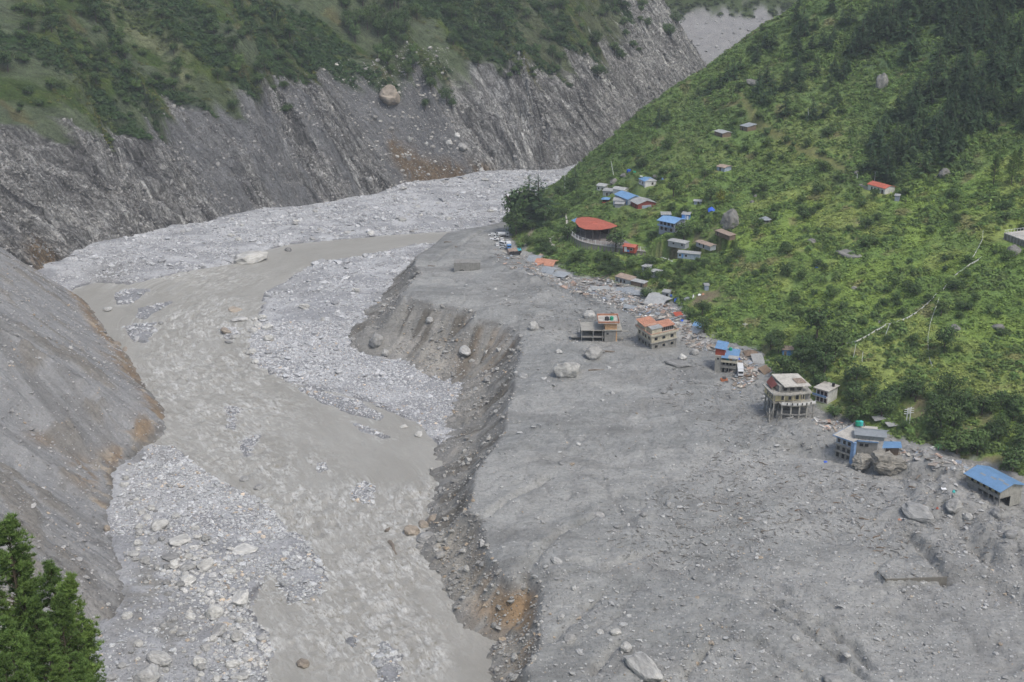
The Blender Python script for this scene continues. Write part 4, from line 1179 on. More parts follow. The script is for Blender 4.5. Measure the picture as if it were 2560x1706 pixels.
# the boulder bar at the lower left
for x, y, w, m_, l, sq in [
    (398, 1309, 48, BOULD, 'biggest upright grey boulder at the top of the boulder bar', (1.1, .8, .8)), (452, 1345, 44, PALER, 'flat whitish oval boulder lying in the wet upper bar', (1.3, .9, .4)),
    (436, 1412, 28, PALER, 'round-topped boulder, left of three in a row in mid bar', (1, .9, .9)), (467, 1416, 36, BOULDG, 'dark striped boulder, middle of three in a row in mid bar', (1.2, .8, .7)),
    (513, 1412, 38, PALER, 'pale blocky boulder, right of three in a row in mid bar', (1.1, .9, .7)), (467, 1447, 42, PALER, 'whitish boulder just below the row of three', (1.1, .9, .7)),
    (536, 1527, 48, PALER, 'big cracked whitish boulder in the thick of the boulder pile', (1.1, .9, .8)), (601, 1492, 48, PALER, 'big smooth pale boulder at the right side of the boulder pile', (1.1, .9, .7)),
    (398, 1640, 60, BOULD, 'large oval grey boulder near the bottom left of the bar', (1.25, .9, .6)), (367, 1684, 68, BOULD, 'largest angular boulder of the bar at the lower picture edge', (1.15, .9, .75)),
    (497, 1655, 36, PALER, 'split boulder with a flat cap near the bottom of the bar', (1, .9, .95)), (580, 1658, 36, PALER, 'round speckled whitish boulder near the bottom of the bar', (1.1, .9, .7)),
    (603, 1690, 36, BOULD, 'squat grey boulder just below the round speckled one', (1.1, .9, .7)), (348, 1608, 28, PALER, 'upright pale boulder with a flat stone leaning on its right', (1, .9, .9)),
    (513, 1617, 26, BOULD, 'lone boulder between the split boulder and the pile', (1, .9, .8)), (432, 1543, 24, BOULDG, 'dark boulder at the left tip of the boulder pile', (1.3, .9, .5)),
    (593, 1590, 36, PALER, 'whitish boulder at the water side below the pile', (1.1, .9, .8)), (547, 1570, 44, BOULD, 'long flat boulder at the lower end of the pile', (1.3, .8, .5)),
    (268, 1322, 22, BOULDB, 'tan wedge-shaped boulder against the foot of the near scree', (.8, .8, 1.1)), (356, 1280, 20, BOULD, 'bluish round boulder at the upper left of the bar', (1.1, .9, .8)),
    (429, 1388, 36, BOULDG, 'flat grey boulder just above the row of three', (1.3, .9, .45)), (612, 1367, 46, PALER, 'very flat whitish slab in the upper right bar', (1.4, 1, .3)),
    (333, 1382, 26, BOULD, 'flat-topped boulder at the left edge of the bar', (1.2, .9, .6)), (566, 1467, 16, BOULDB, 'small orange stone among the white boulders', (1.1, .9, .7)),
    (394, 1420, 22, BOULD, 'egg-shaped boulder left of the row of three', (.8, .9, 1.)), (486, 1578, 16, BOULD, 'small boulder on the sand left of the long flat one', (1, 1, .8))]:
    bd(x, y, w, B, int(x + y) % 8, m_, l, sq=sq)
n = 0; tries = 0
while n < 148 and tries < 9000:
    tries += 1
    px_, py_ = random.uniform(230, 700), random.uniform(1150, 1720)
    w_ = math.exp(-((px_ - 330 - (py_ - 1250) * .52) / 105) ** 2) * (1 if 1330 < py_ else .35) + .12
    if random.random() > w_: continue
    p = on_z(px_, py_, W)
    a = np.array([p[0]]), np.array([p[1]])
    if sd_dry(*a)[0] < .5 or s1_sd(*a)[0][0] > -1: continue
    z = float(h_bed(*a)[0])
    boulder_at((p[0], p[1], z), 1.0 + 2.6 * random.random() ** 2, random.randrange(8), (mm := random.choice([PALER, PALER, BOULD, BOULDG])), {'pale_boulder_stone': 'whitish', 'boulder_stone': 'light grey', 'grey_boulder_stone': 'dark grey'}[mm.name] + ' smaller boulder of the near left bar, ' + ('upper' if py_ < 1350 else 'middle' if py_ < 1500 else 'lower') + (' part near the scree' if px_ < 400 else ' part in its centre' if px_ < 530 else ' part near the water'), group='smaller boulders piled on the near left bar')
    n += 1
n = 0
while n < 45:
    px_, py_ = random.uniform(450, 1400), random.uniform(440, 610)
    p = on_z(px_, py_, W); a = np.array([p[0]]), np.array([p[1]])
    if sd_dry(*a)[0] < 3 or w_sd(*a)[0][0] > -2 or h_terr(*a)[0] > h_bed(*a)[0] or h_hill(*a)[0] > h_bed(*a)[0]: continue
    boulder_at((p[0], p[1], float(h_bed(*a)[0])), random.uniform(2.0, 5.0), random.randrange(8), random.choice([PALER, BOULD, BOULD]), 'pale boulder scattered on the gravel flats past the river bend', group='boulders on the far gravel flats', sq=(1.2, .9, .6))
    n += 1
# rocks on the hillside
HR = stonemat('crag_stone', False, (.20, .195, .18))
for x, y, w, l, sq in [
    (1828, 545, 56, 'tall pale crag leaning out of the bushes above the grey sheds', (.75, .9, 1.6)), (2205, 205, 40, 'long dark-footed rock outcrop between the two conifer stands', (.7, .9, 1.9)),
    (1893, 205, 36, 'low grey outcrop near the ridge line at the top of the hill path', (1.3, .9, .7)), (2362, 428, 34, 'jagged grey outcrop high on the right hillside above a small boulder', (1.1, .9, 1.1)),
    (2340, 443, 12, 'small round boulder left below the jagged outcrop', (1, 1, .8)), (2535, 622, 36, 'grey rock under the concrete viewing platform', (1.2, .9, .9)),
    (2030, 600, 24, 'dull pinkish rock on the open slope above the shrubs', (1.1, .9, .7)), (2125, 628, 44, 'flat brown outcrop in the open grass', (1.5, .9, .45)),
    (2137, 717, 16, 'small grey boulder right below the flat brown outcrop', (1, .9, .7)), (2390, 815, 30, 'dark low rock in the grass right of the lone tree', (1.3, .9, .6)),
    (2497, 812, 28, 'grey boulder in the grass near the right picture edge', (1.1, .9, .8)), (2204, 802, 18, 'small grey rock beside the foot of the prayer flag line', (1.2, .9, .5)),
    (1535, 452, 20, 'dark rock above the white sheds', (1.1, .9, .9)), (1560, 436, 18, 'grey rock just below the blue water tank', (1.4, .9, .6)),
    (1640, 438, 16, 'grey rock in the grass above the white house', (1.3, .9, .6)), (1888, 490, 12, 'small grey rock above the round hut', (1, .9, .9)), (1880, 504, 12, 'second small grey rock, just below the first one above the round hut', (1, .9, .9)),
    (2142, 430, 14, 'rock behind the left end of the red-roofed hut', (1.2, .9, .9)), (2332, 1135, 30, 'pale slanting slab beside the tall dark tree', (1.6, .8, .4))]:
    bd(x, y, w, h_hill, int(x) % 8, HR, l, sq=sq, sink=.42, name='rock', cat='rock')
# rocks on the mountain
def hw(X, Y): return h_wall(X, Y)
for x, y, w, m_, l, sq in [
    (975, 240, 58, BOULDB, 'big brown overhanging boulder among the trees of the far mountainside', (1, .9, .9)), (1024, 350, 14, PALER, 'pale rock alone high on the grey scree chute', (.8, .8, 1.2)),
    (1123, 356, 20, PALER, 'left pale rock of the group on the right of the scree chute', (1, .8, .9)), (1143, 340, 18, PALER, 'upper pale rock of the group on the right of the scree chute', (1, .8, .9)),
    (1155, 366, 26, BOULD, 'largest rock, lowest of the group on the right of the scree chute', (1, .8, .9)), (1204, 427, 14, PALER, 'pale elongated rock low on the scree chute', (.7, .7, 1.3)),
    (1067, 360, 10, PALER, 'narrow pale rock in the middle of the scree chute', (.7, .7, 1.4)), (1041, 155, 14, BOULD, 'grey rock in the scrub above the scree chute', (1.2, .9, .8))]:
    bd(x, y, w, hw, int(x) % 8, m_, l, sq=sq)

# ---------------------------------------------------------------- trees
def tube(pts, rad, n=6):
    V, F = [], []
    pts = [Vector(p) for p in pts]
    for i, p in enumerate(pts):
        d = (pts[min(i + 1, len(pts) - 1)] - pts[max(i - 1, 0)]).normalized()
        a = d.orthogonal().normalized(); b_ = d.cross(a)
        for j in range(n):
            t = 2 * math.pi * j / n
            V.append(tuple(p + (a * math.cos(t) + b_ * math.sin(t)) * rad[i]))
    for i in range(len(pts) - 1):
        for j in range(n):
            F.append((i * n + j, i * n + (j + 1) % n, (i + 1) * n + (j + 1) % n, (i + 1) * n + j))
    return V, F
def joinvf(L):
    V, F = [], []
    for v, f in L:
        o = len(V); V += list(v); F += [tuple(i + o for i in q) for q in f]
    return V, F
m, nt, b = newmat('bark')
nt.links.new(mixc(nt, .9, (.085, .068, .052), ramp(nt, noise(nt, coords(nt, src='OBJ'), 5, 5), [(.3, .6), (.7, 1.4)]), 'MULTIPLY'), b.inputs['Base Color'])
BARK = m
def tree_proto(name, kind, seed, h, base):
    """unit-real size tree: trunk + crown, returned as (root, parts)"""
    r = np.random.default_rng(seed)
    lv, lf, lt = [], [], []
    limbs = []
    if kind == 'conifer':
        limbs.append(tube([(0, 0, -1.5), (.05, 0, h * .5), (0, 0, h * .97)], [.22, .13, .02], 5))
        tiers = 17
        for i in range(tiers):
            z = h * (.10 + .88 * i / tiers); rr = (1 - (i / tiers) ** 1.15) * h * .235 * (.8 + .4 * r.random()) + .15
            nb = 8 if i < 11 else 5
            for j in range(nb):
                a = r.random() * 6.28; L = rr * (.7 + .5 * r.random())
                dx, dy = math.cos(a), math.sin(a)
                for t in (.35, .62, .9):
                    for q in range(2):
                        c_ = np.array([dx * L * t, dy * L * t, z - L * t * .32 + .2 * r.normal()]) + r.normal(size=3) * .16
                        sdv = np.array([-dy, dx, 0]) * (.26 + .3 * (1 - t)) * L * .55
                        out_ = np.array([dx, dy, -.35]) * L * .34
                        lv += [c_ - sdv, c_ + sdv + r.normal(size=3) * .1, c_ + out_]
                        lt += [.75 + .5 * r.random()] * 3
    elif kind == 'pine':
        limbs.append(tube([(0, 0, -1.5), (.15, .1, h * .4), (-.1, .1, h * .75), (0, 0, h * .97)], [.26, .2, .12, .03], 6))
        for i in range(74):
            z = h * (.22 + .76 * (i / 74)); k = (i / 74)
            L = h * .18 * (1 - k ** 2.6) * (.65 + .5 * r.random()) + .35
            a = r.random() * 6.28; dx, dy = math.cos(a), math.sin(a)
            e = np.array([dx * L, dy * L, z + L * .35])
            limbs.append(tube([(0, 0, z - .1), tuple(e * [.55, .55, 1] - [0, 0, L * .12]), tuple(e)], [.06, .04, .02], 3))
            for t in (.5, .68, .85, 1.0):
                for q in range(3):
                    c_ = np.array([dx * L * t, dy * L * t, z + L * .35 * t]) + r.normal(size=3) * [.28, .28, .18]
                    for w in range(22):
                        d = r.normal(size=3); d[2] = abs(d[2]) * .8 + .1; d /= np.linalg.norm(d)
                        sdv = np.cross(d, r.normal(size=3)); sdv /= np.linalg.norm(sdv); sdv *= .042
                        lv += [c_ - sdv, c_ + sdv, c_ + d * .52]
                        lt += [.7 + .6 * r.random()] * 3
    else:
        R_ = h * (.42 if kind == 'tree' else .6)
        limbs.append(tube([(0, 0, -1), (.1, .1, h * .35), (.0, .2, h * .7)], [.05 * h * .6, .035 * h * .6, .015 * h], 5))
        for a in (0.4, 2.4, 4.4):
            limbs.append(tube([(0, 0, h * .3), (math.cos(a) * R_ * .6, math.sin(a) * R_ * .6, h * .62)], [.02 * h, .008 * h], 4))
        for i in range(11):
            a = r.random() * 6.28; q = r.random() ** .6
            c_ = np.array([math.cos(a) * R_ * .62 * q, math.sin(a) * R_ * .62 * q, h * (.34 + .48 * r.random() * (1 - .5 * q) + .05)])
            rr = R_ * (.38 + .22 * r.random())
            tt = .75 + .5 * r.random()
            for w in range(75):
                d = r.normal(size=3); d /= np.linalg.norm(d); p_ = c_ + d * rr * (r.random() ** .3) * [1, 1, .8]
                nn = d + [0, 0, .5] + r.normal(size=3) * .4
                u_ = np.cross(nn, r.normal(size=3)); u_ /= np.linalg.norm(u_); v_ = np.cross(nn, u_); v_ /= np.linalg.norm(v_)
                s_ = R_ * .075 * (.7 + .6 * r.random())
                lv += [p_ - u_ * s_, p_ + u_ * s_, p_ + v_ * s_ * 1.5]
                lt += [tt * (.8 + .4 * r.random())] * 3
    lv = np.array(lv); lf = np.arange(len(lv)).reshape(-1, 3); lt = np.array(lt)
    root = empty(name, (0, 0, 0))
    cr = mesh_obj('crown', lv, lf, LEAF, cols=np.array([base]) * lt[:, None], smooth=False, parent=root)
    V, F = joinvf(limbs)
    tr = mesh_obj('trunk', V, F, BARK, parent=root)
    return root, [cr, tr]
PROTO = {}
def protos(kind, name, hs, base, n):
    PROTO[kind] = [tree_proto(name, kind.split('_')[0], 500 + 31 * i + len(kind), hs, np.array(base) * (.85 + .15 * i)) for i in range(n)]
protos('conifer', 'conifer', 11, (.052, .092, .042), 4)
protos('pine', 'pine_tree', 16, (.135, .215, .065), 3)
protos('tree', 'broadleaf_tree', 8, (.072, .122, .040), 4)
protos('bush', 'shrub', 3.2, (.070, .118, .038), 4)
protos('tree_yellow', 'broadleaf_tree', 7, (.16, .19, .035), 1)
USED = set()
def plant(kind, p, hscale, label, cat, group=None, wid=1.0):
    i = random.randrange(len(PROTO[kind])); root, ps = PROTO[kind][i]
    sc = (hscale * wid, hscale * wid, hscale)
    loc = (p[0], p[1], p[2]); rz = random.uniform(0, 6.28)
    if (kind, i) not in USED:
        USED.add((kind, i)); root.location = loc; root.rotation_euler = (0, 0, rz); root.scale = sc; r = root
    else:
        r = copy_thing(root, ps, loc, rz, sc)
        if 'group' in r: del r['group']
    return tag(r, label, cat, group)
HT = {'conifer': 11.0, 'pine': 16.0, 'tree': 8.0, 'bush': 3.2, 'tree_yellow': 7.0}
def plant_px(kind, px, py, hpx, fn, label, cat='tree', group=None, wid=1.0):
    """base at pixel, height in pixels"""
    p = march(px, py, fn)
    if p is None: return None
    h = hpx * depth_of(p) / FPX / (cp + .03)
    return plant(kind, p, h / HT[kind], label, cat, group, wid)
def inpoly_px(P): 
    P = np.array(P, float); x0, y0 = P.min(0); x1, y1 = P.max(0)
    while True:
        x, y = random.uniform(x0, x1), random.uniform(y0, y1)
        if inside(P, np.array(x), np.array(y)): return x, y
def stand(kind, poly, n, h0, h1, fn, label, cat, group, wid=1.0):
    P = np.array(poly, float); lo, hi = P.min(0), P.max(0)
    for _ in range(n):
        x, y = inpoly_px(poly); h = random.uniform(h0, h1)
        fx, fy = (x - lo[0]) / (hi[0] - lo[0]), (y - lo[1]) / (hi[1] - lo[1])
        zone = ('top ' if fy < .34 else 'middle ' if fy < .67 else 'lower ') + ('left' if fx < .34 else 'centre' if fx < .67 else 'right')
        size = 'small ' if h < h0 + (h1 - h0) * .34 else 'tall ' if h > h0 + (h1 - h0) * .7 else 'middle-sized '
        plant_px(kind, x, y, h, fn, size + label + ', in its ' + zone + ' part', cat, group, wid)
F1 = [(2120, -20), (2640, -20), (2640, 330), (2440, 330), (2380, 420), (2250, 460), (2140, 440), (2190, 330), (2260, 260), (2360, 190), (2210, 130), (2100, 150)]
stand('conifer', F1, 236, 46, 84, h_hill, 'dark conifer of the dense top right stand', 'conifer tree', 'conifers of the dense stand at the top right', 1.15)
F2 = [(1990, 20), (2110, 0), (2130, 250), (2060, 300), (1900, 290), (1880, 150)]
stand('conifer', F2, 44, 34, 62, h_hill, 'conifer of the looser wood near the ridge', 'conifer tree', 'conifers of the looser wood near the ridge', 1.15)
for x, y, h in [(1648, 312, 52), (1668, 300, 36), (1745, 240, 30), (1775, 232, 46), (1800, 222, 44), (1818, 205, 52), (1834, 195, 48), (1850, 170, 30), (1880, 130, 30), (1910, 110, 26)]:
    plant_px('conifer', x, y, h, h_hill, 'conifer standing against the grey valley on the ridge line of the hill', 'conifer tree', 'conifers along the ridge line', 1.2)
for x, y, h, l in [(2483, 460, 70, 'slim pine with a bare trunk high on the right, left of a pair'), (2528, 462, 84, 'slim tall pine at the right edge, tallest of the pair'), (2545, 430, 60, 'pine cut by the right picture edge above the platform')]:
    plant_px('pine', x, y, h, h_hill, l, 'pine tree', None, .8)
for x, y, h, wd, k, l in [
    (1300, 574, 140, 1.0, 'tree', 'large dark spreading tree at the tip of the hill beside the river flats'), (1345, 556, 124, 1.6, 'conifer', 'tall upright dark tree rising behind the right side of the large dark tree'), (1322, 562, 128, 1.7, 'conifer', 'upright dark tree in the middle of the clump by the river flats'), (1362, 562, 60, 1.2, 'tree', 'bushy tree leaning against the right side of the large dark tree'), (1290, 590, 76, 1.1, 'tree', 'dusty grey-green tree beside the parked vehicles'),
    (1438, 478, 72, .8, 'conifer', 'dark conifer standing alone above the river flats at the hill tip'), (1540, 625, 62, 1.3, 'tree', 'round bright green tree at the right end of the red-roofed hall'),
    (1684, 492, 58, 1.1, 'tree', 'dark round tree above the blue two-storey house'), (1710, 600, 60, 1.3, 'tree', 'dark bushy tree right of the blue two-storey house'), (1775, 505, 50, 1., 'tree', 'green tree just behind the yellow tree above the blue tarpaulin'),
    (1800, 515, 48, .8, 'tree_yellow', 'yellow-green tree beside the blue tarpaulin'), (1780, 625, 44, .8, 'tree', 'thin grey-green tree in front of the patched shed roof'),
    (2040, 850, 110, 1., 'tree', 'tall dark tree group member left of the white poles in the middle of the hill'), (2085, 905, 96, 1.1, 'tree', 'dark tree below the white poles, nearest the wrecked hotel'), (2060, 935, 80, 1.1, 'tree', 'dark tree directly behind the wrecked hotel'),
    (2000, 890, 72, 1.1, 'tree', 'bluish green tree behind the blue shed'), (2352, 790, 52, 1.0, 'tree', 'round lone tree where the prayer flag lines meet'), (2360, 885, 96, .8, 'tree', 'upright dark tree below the lone round tree'),
    (2372, 1000, 84, 1., 'tree', 'dark tree standing under the upright one in the right scrub'), (2350, 1090, 110, .95, 'tree', 'tall open-crowned dark tree above the blue rooftop house'), (1760, 835, 52, 1.1, 'tree', 'dark bush-like tree at the edge of the rubble above the blue-roofed tower house'),
    (1755, 790, 46, 1.2, 'tree', 'green tree above the dark bush-like one at the rubble edge'), (1722, 800, 42, 1.2, 'tree', 'bluish tree at the left of the rubble-edge trees'), (2130, 1060, 62, 1.2, 'tree', 'yellowish green round tree left of the green water tanks'),
    (2175, 1050, 60, 1.2, 'tree', 'grey-green tree right behind the green water tanks'), (2085, 1050, 50, 1.3, 'tree', 'dusty tree right of the wrecked hotel foot'), (2390, 1140, 88, 1.3, 'tree', 'widest olive green tree above the banana plant'),
    (2440, 1130, 84, 1.2, 'tree', 'dark olive tree right of the widest one'), (2530, 1180, 84, 1.2, 'tree', 'dark tree behind the long blue-roofed building'), (2555, 1120, 80, 1.1, 'tree', 'dark tree at the right picture edge above the long blue roof'),
    (2540, 1030, 66, 1., 'tree', 'dark tree at the right picture edge, higher up'), (1420, 600, 40, 1.2, 'bush', 'dense green bush below the curved wall of the hall'), (1615, 760, 50, 1.1, 'tree', 'green tree right behind the row of collapsed grey roofs')]:
    plant_px(k, x, y, h, h_hill, l, 'bush' if k == 'bush' else 'tree', None, wd)
stand('tree', [(1900, 860), (2000, 860), (2120, 960), (2330, 1000), (2560, 1010), (2560, 1150), (2440, 1140), (2290, 1090), (2110, 1010), (1960, 950)], 62, 32, 70, h_hill, 'dark tree of the thicket at the hill foot', 'tree', 'trees of the thicket at the foot of the hillside', 1.15)
stand('bush', [(1290, 605), (1360, 610), (1440, 640), (1560, 655), (1620, 665), (1720, 720), (1700, 740), (1560, 700), (1420, 668), (1310, 632)], 34, 16, 34, h_hill, 'bush of the bank between hall and rubble', 'bush', 'bushes between the hall and the rubble', 1.)
stand('bush', [(1350, 480), (1420, 460), (1480, 500), (1440, 560), (1340, 590), (1280, 600)], 15, 16, 34, h_hill, 'bush of the hill tip left of the hall', 'bush', 'bushes left of the hall', 1.)
stand('bush', [(1640, 520), (1900, 560), (1900, 700), (1700, 700), (1620, 620)], 26, 14, 30, h_hill, 'bush among the small sheds', 'bush', 'bushes among the small sheds', 1.)
stand('bush', [(1560, 360), (2000, 330), (2300, 480), (2560, 500), (2560, 900), (2200, 900), (1950, 800), (1800, 700), (1900, 500), (1500, 400)], 104, 14, 34, h_hill, 'shrub of the open grassy hillside', 'bush', 'shrubs scattered over the open hillside', 1.1)
stand('bush', [(1880, 60), (1990, 20), (2150, 330), (2100, 420), (1700, 330)], 38, 12, 28, h_hill, 'shrub of the slope below the ridge line', 'bush', 'shrubs below the ridge line', 1.1)
# trees on the mountain across the river
stand('tree', [(0, 0), (300, 0), (620, 60), (800, 60), (820, 200), (500, 250), (60, 250)], 60, 22, 46, hw, 'tree of the steep slope across the river', 'tree', 'trees on the steep slope across the river', 1.1)
stand('tree', [(1080, 0), (1640, 0), (1600, 140), (1400, 200), (1160, 200)], 60, 20, 44, hw, 'tree of the high cliffs across the river', 'tree', 'trees on the high cliffs across the river', 1.1)
stand('tree', [(840, -10), (1070, -10), (1020, 110), (1140, 250), (1140, 305), (1040, 300), (950, 170), (870, 90)], 46, 32, 66, hw, 'tree of the wooded gully across the river', 'tree', 'trees of the wooded gully on the far mountainside', .9)
stand('bush', [(0, 20), (800, 20), (820, 250), (700, 300), (30, 300)], 54, 12, 30, hw, 'shrub of the steep grass across the river', 'bush', 'shrubs on the far mountainside, left part', 1.2)
stand('bush', [(1100, 10), (1700, 20), (1700, 160), (1500, 250), (1200, 200)], 26, 14, 34, hw, 'shrub of the rocky mountainside across the river', 'bush', 'shrubs on the far mountainside, right part', 1.2)
for x, y, h, l in [(240, 55, 62, 'slender tree with a bare trunk near the top left'), (262, 60, 50, 'slender tree just right of the bare-trunked one at the top left'), (302, 108, 44, 'round tree on the grassy rib below the slender pair'),
    (312, 140, 36, 'low round tree directly under the one on the grassy rib'), (130, 80, 50, 'wide hazy tree on the upper left slope'), (20, 180, 70, 'dark tree at the left picture edge'), (525, 75, 46, 'feathery tree on the upper middle slope'),
    (545, 200, 34, 'low bushy tree in the middle of the slope'), (1010, 110, 34, 'dark round bush-like tree right of the brown gully')]:
    plant_px('tree', x, y, h, hw, l, 'tree')
# foreground pines at the lower left
for x, y, D, h, wd, l in [
    (18, 1300, 150, 24, 1.15, 'tallest foreground pine, cut by the left picture edge'), (126, 1412, 150, 21, 1., 'foreground pine with the highest crown right of the tallest'), (168, 1445, 146, 21, 1.05, 'foreground pine with a wide dense crown, furthest right of the tall ones'),
    (111, 1552, 136, 15, 1., 'foreground pine with a rounded crown in front of the two tall ones'), (192, 1632, 132, 12, 1., 'lowest right foreground pine'), (18, 1548, 132, 16, 1.1, 'yellowish foreground pine at the lower left corner'),
    (62, 1600, 140, 14, 1., 'dark foreground pine in the gap behind the yellowish one'), (172, 1700, 128, 9, 1., 'foreground pine top at the bottom edge'), (210, 1545, 152, 14, .8, 'narrow foreground pine at the right rim of the group'), (60, 1440, 155, 18, .9, 'dark foreground pine behind the tallest'), (40, 1372, 152, 22, 1., 'second tall foreground pine against the left edge'), (146, 1490, 141, 16, 1., 'foreground pine in the middle of the near group'),
    (84, 1500, 144, 17, .9, 'dark foreground pine left of the middle one'), (5, 1640, 126, 12, 1.1, 'bright foreground pine at the very corner'), (140, 1640, 130, 11, 1., 'short foreground pine between the lowest two')]:
    u, dy, dz = ray(x, y)
    p = (u * D, dy * D, CAMZ + dz * D - h * .985)
    plant('pine', p, h / 16.0, l, 'pine tree', None, wd * .62)
# ---------------------------------------------------------------- buildings, vehicles, rubble
def paint(name, rgb, rough=.85, dirt=.85, corr=0, spec=.25, mudline=False):
    m, nt, b = newmat(name)
    co = coords(nt, src='OBJ')
    n1 = noise(nt, co, .45, 7, .7); n2 = noise(nt, coords(nt, (1, 1, .3), src='OBJ'), 1.6, 6, .65)
    c = mixc(nt, dirt, rgb, ramp(nt, n1, [(.3, .6), (.55, 1.0), (.75, 1.15)]), 'MULTIPLY')
    c = mixc(nt, dirt, c, ramp(nt, n2, [(.32, .65), (.5, 1.0)]), 'MULTIPLY')
    if corr:
        w = nt.nodes.new('ShaderNodeTexWave'); w.inputs['Scale'].default_value = corr; w.wave_profile = 'SIN'
        nt.links.new(co, w.inputs['Vector'])
        bump(nt, b, w.outputs[1], .06)
        c = mixc(nt, .3, c, ramp(nt, w.outputs[1], [(0, .8), (1, 1.1)]), 'MULTIPLY')
    else:
        bump(nt, b, n2, .04)
    nt.links.new(c, b.inputs['Base Color'])
    b.inputs['Roughness'].default_value = rough; b.inputs['Specular IOR Level'].default_value = spec
    return m
M = {k: paint(k, c, *a) for k, c, *a in [
    ('concrete', (.33, .32, .29)), ('muddy_concrete', (.255, .25, .235)), ('cream_plaster', (.50, .46, .36)), ('yellow_plaster', (.60, .52, .30)), ('orange_plaster', (.58, .36, .20)),
    ('blue_plaster', (.20, .32, .52)), ('pale_blue_plaster', (.34, .40, .50)), ('grey_blue_plaster', (.30, .33, .40)), ('white_plaster', (.62, .62, .60)), ('red_plaster', (.36, .08, .05)), ('maroon_plaster', (.24, .06, .05)),
    ('red_roofing', (.56, .16, .11), .5, .35, 4), ('orange_roofing', (.62, .30, .20), .5, .5, 4), ('blue_roofing', (.20, .37, .62), .45, .35, 4), ('pale_roofing', (.46, .47, .47), .45, .55, 4), ('grey_roofing', (.36, .39, .42), .45, .45, 4),
    ('rusty_roofing', (.40, .31, .25), .6, .7, 4), ('tin', (.36, .39, .41), .5, .4, 5), ('stone_masonry', (.24, .23, .20)), ('roof_slab', (.44, .42, .38)), ('timber', (.20, .15, .11)), ('grey_timber', (.28, .26, .23)),
    ('white_metal', (.72, .73, .74), .4, .15), ('steel', (.10, .09, .09), .5), ('green_plastic', (.02, .28, .17), .4, .2), ('teal_plastic', (.06, .45, .42), .4, .2), ('black_plastic', (.03, .03, .035), .4, .2), ('blue_tarp', (.04, .12, .55), .5, .3),
    ('rubber', (.02, .02, .02), .8), ('white_paint', (.66, .67, .68), .3, .15, 0, .5), ('silver_paint', (.42, .44, .45), .3, .15, 0, .5), ('blue_paint', (.09, .25, .55), .35, .2, 0, .5), ('teal_paint', (.05, .36, .42), .35, .3, 0, .5), ('window_frame', (.40, .38, .36)), ('dark_frame', (.10, .05, .04)), ('floor_tile', (.22, .20, .19)), ('driftwood', (.20, .17, .14))]}
m, nt, b = newmat('glass'); b.inputs['Base Color'].default_value = (.018, .02, .024, 1); b.inputs['Roughness'].default_value = .2; b.inputs['Specular IOR Level'].default_value = .5; M['glass'] = m
m, nt, b = newmat('opening'); b.inputs['Base Color'].default_value = (.035, .033, .03, 1); M['opening'] = m

class MB:
    def __init__(s): s.v = []; s.f = []
    def box(s, x0, y0, z0, x1, y1, z1):
        o = len(s.v)
        s.v += [(x, y, z) for z in (z0, z1) for y in (y0, y1) for x in (x0, x1)]
        s.f += [tuple(o + i for i in q) for q in ((0, 2, 3, 1), (4, 5, 7, 6), (0, 1, 5, 4), (2, 6, 7, 3), (0, 4, 6, 2), (1, 3, 7, 5))]
        return s
    def bar(s, a, b_, w, h=None):
        h = h or w; a, b_ = Vector(a), Vector(b_); d = (b_ - a).normalized()
        u = d.cross(Vector((0, 0, 1)))
        if u.length < .1: u = Vector((1, 0, 0))
        u.normalize(); v = u.cross(d)
        o = len(s.v)
        for p in (a, b_):
            for su, sv in ((-1, -1), (1, -1), (1, 1), (-1, 1)): s.v.append(tuple(p + u * su * w / 2 + v * sv * h / 2))
        s.f += [tuple(o + i for i in q) for q in ((0, 3, 2, 1), (4, 5, 6, 7), (0, 1, 5, 4), (1, 2, 6, 5), (2, 3, 7, 6), (3, 0, 4, 7))]
        return s
    def sheet(s, pts, t=.12):
        """thick plate over 4 (or n) points"""
        o = len(s.v); n = len(pts)
        s.v += [tuple(p) for p in pts] + [(p[0], p[1], p[2] - t) for p in pts]
        s.f.append(tuple(range(o, o + n))); s.f.append(tuple(range(o + 2 * n - 1, o + n - 1, -1)))
        for i in range(n):
            j = (i + 1) % n; s.f.append((o + i, o + n + i, o + n + j, o + j))
        return s
    def cyl(s, x, y, z0, z1, r, r2=None, n=12):
        r2 = r if r2 is None else r2; o = len(s.v)
        for z, q in ((z0, r), (z1, r2)):
            s.v += [(x + math.cos(6.2832 * i / n) * q, y + math.sin(6.2832 * i / n) * q, z) for i in range(n)]
        s.f += [(o + i, o + (i + 1) % n, o + n + (i + 1) % n, o + n + i) for i in range(n)]
        s.f += [tuple(range(o + n - 1, o - 1, -1)), tuple(range(o + n, o + 2 * n))]
        return s
    def build(s, name, mat, parent=None):
        me = bpy.data.meshes.new(name); me.from_pydata(s.v, [], s.f); me.materials.append(M[mat] if isinstance(mat, str) else mat)
        o = bpy.data.objects.new(name, me); C.objects.link(o)
        if parent is not None: o.parent = parent
        return o

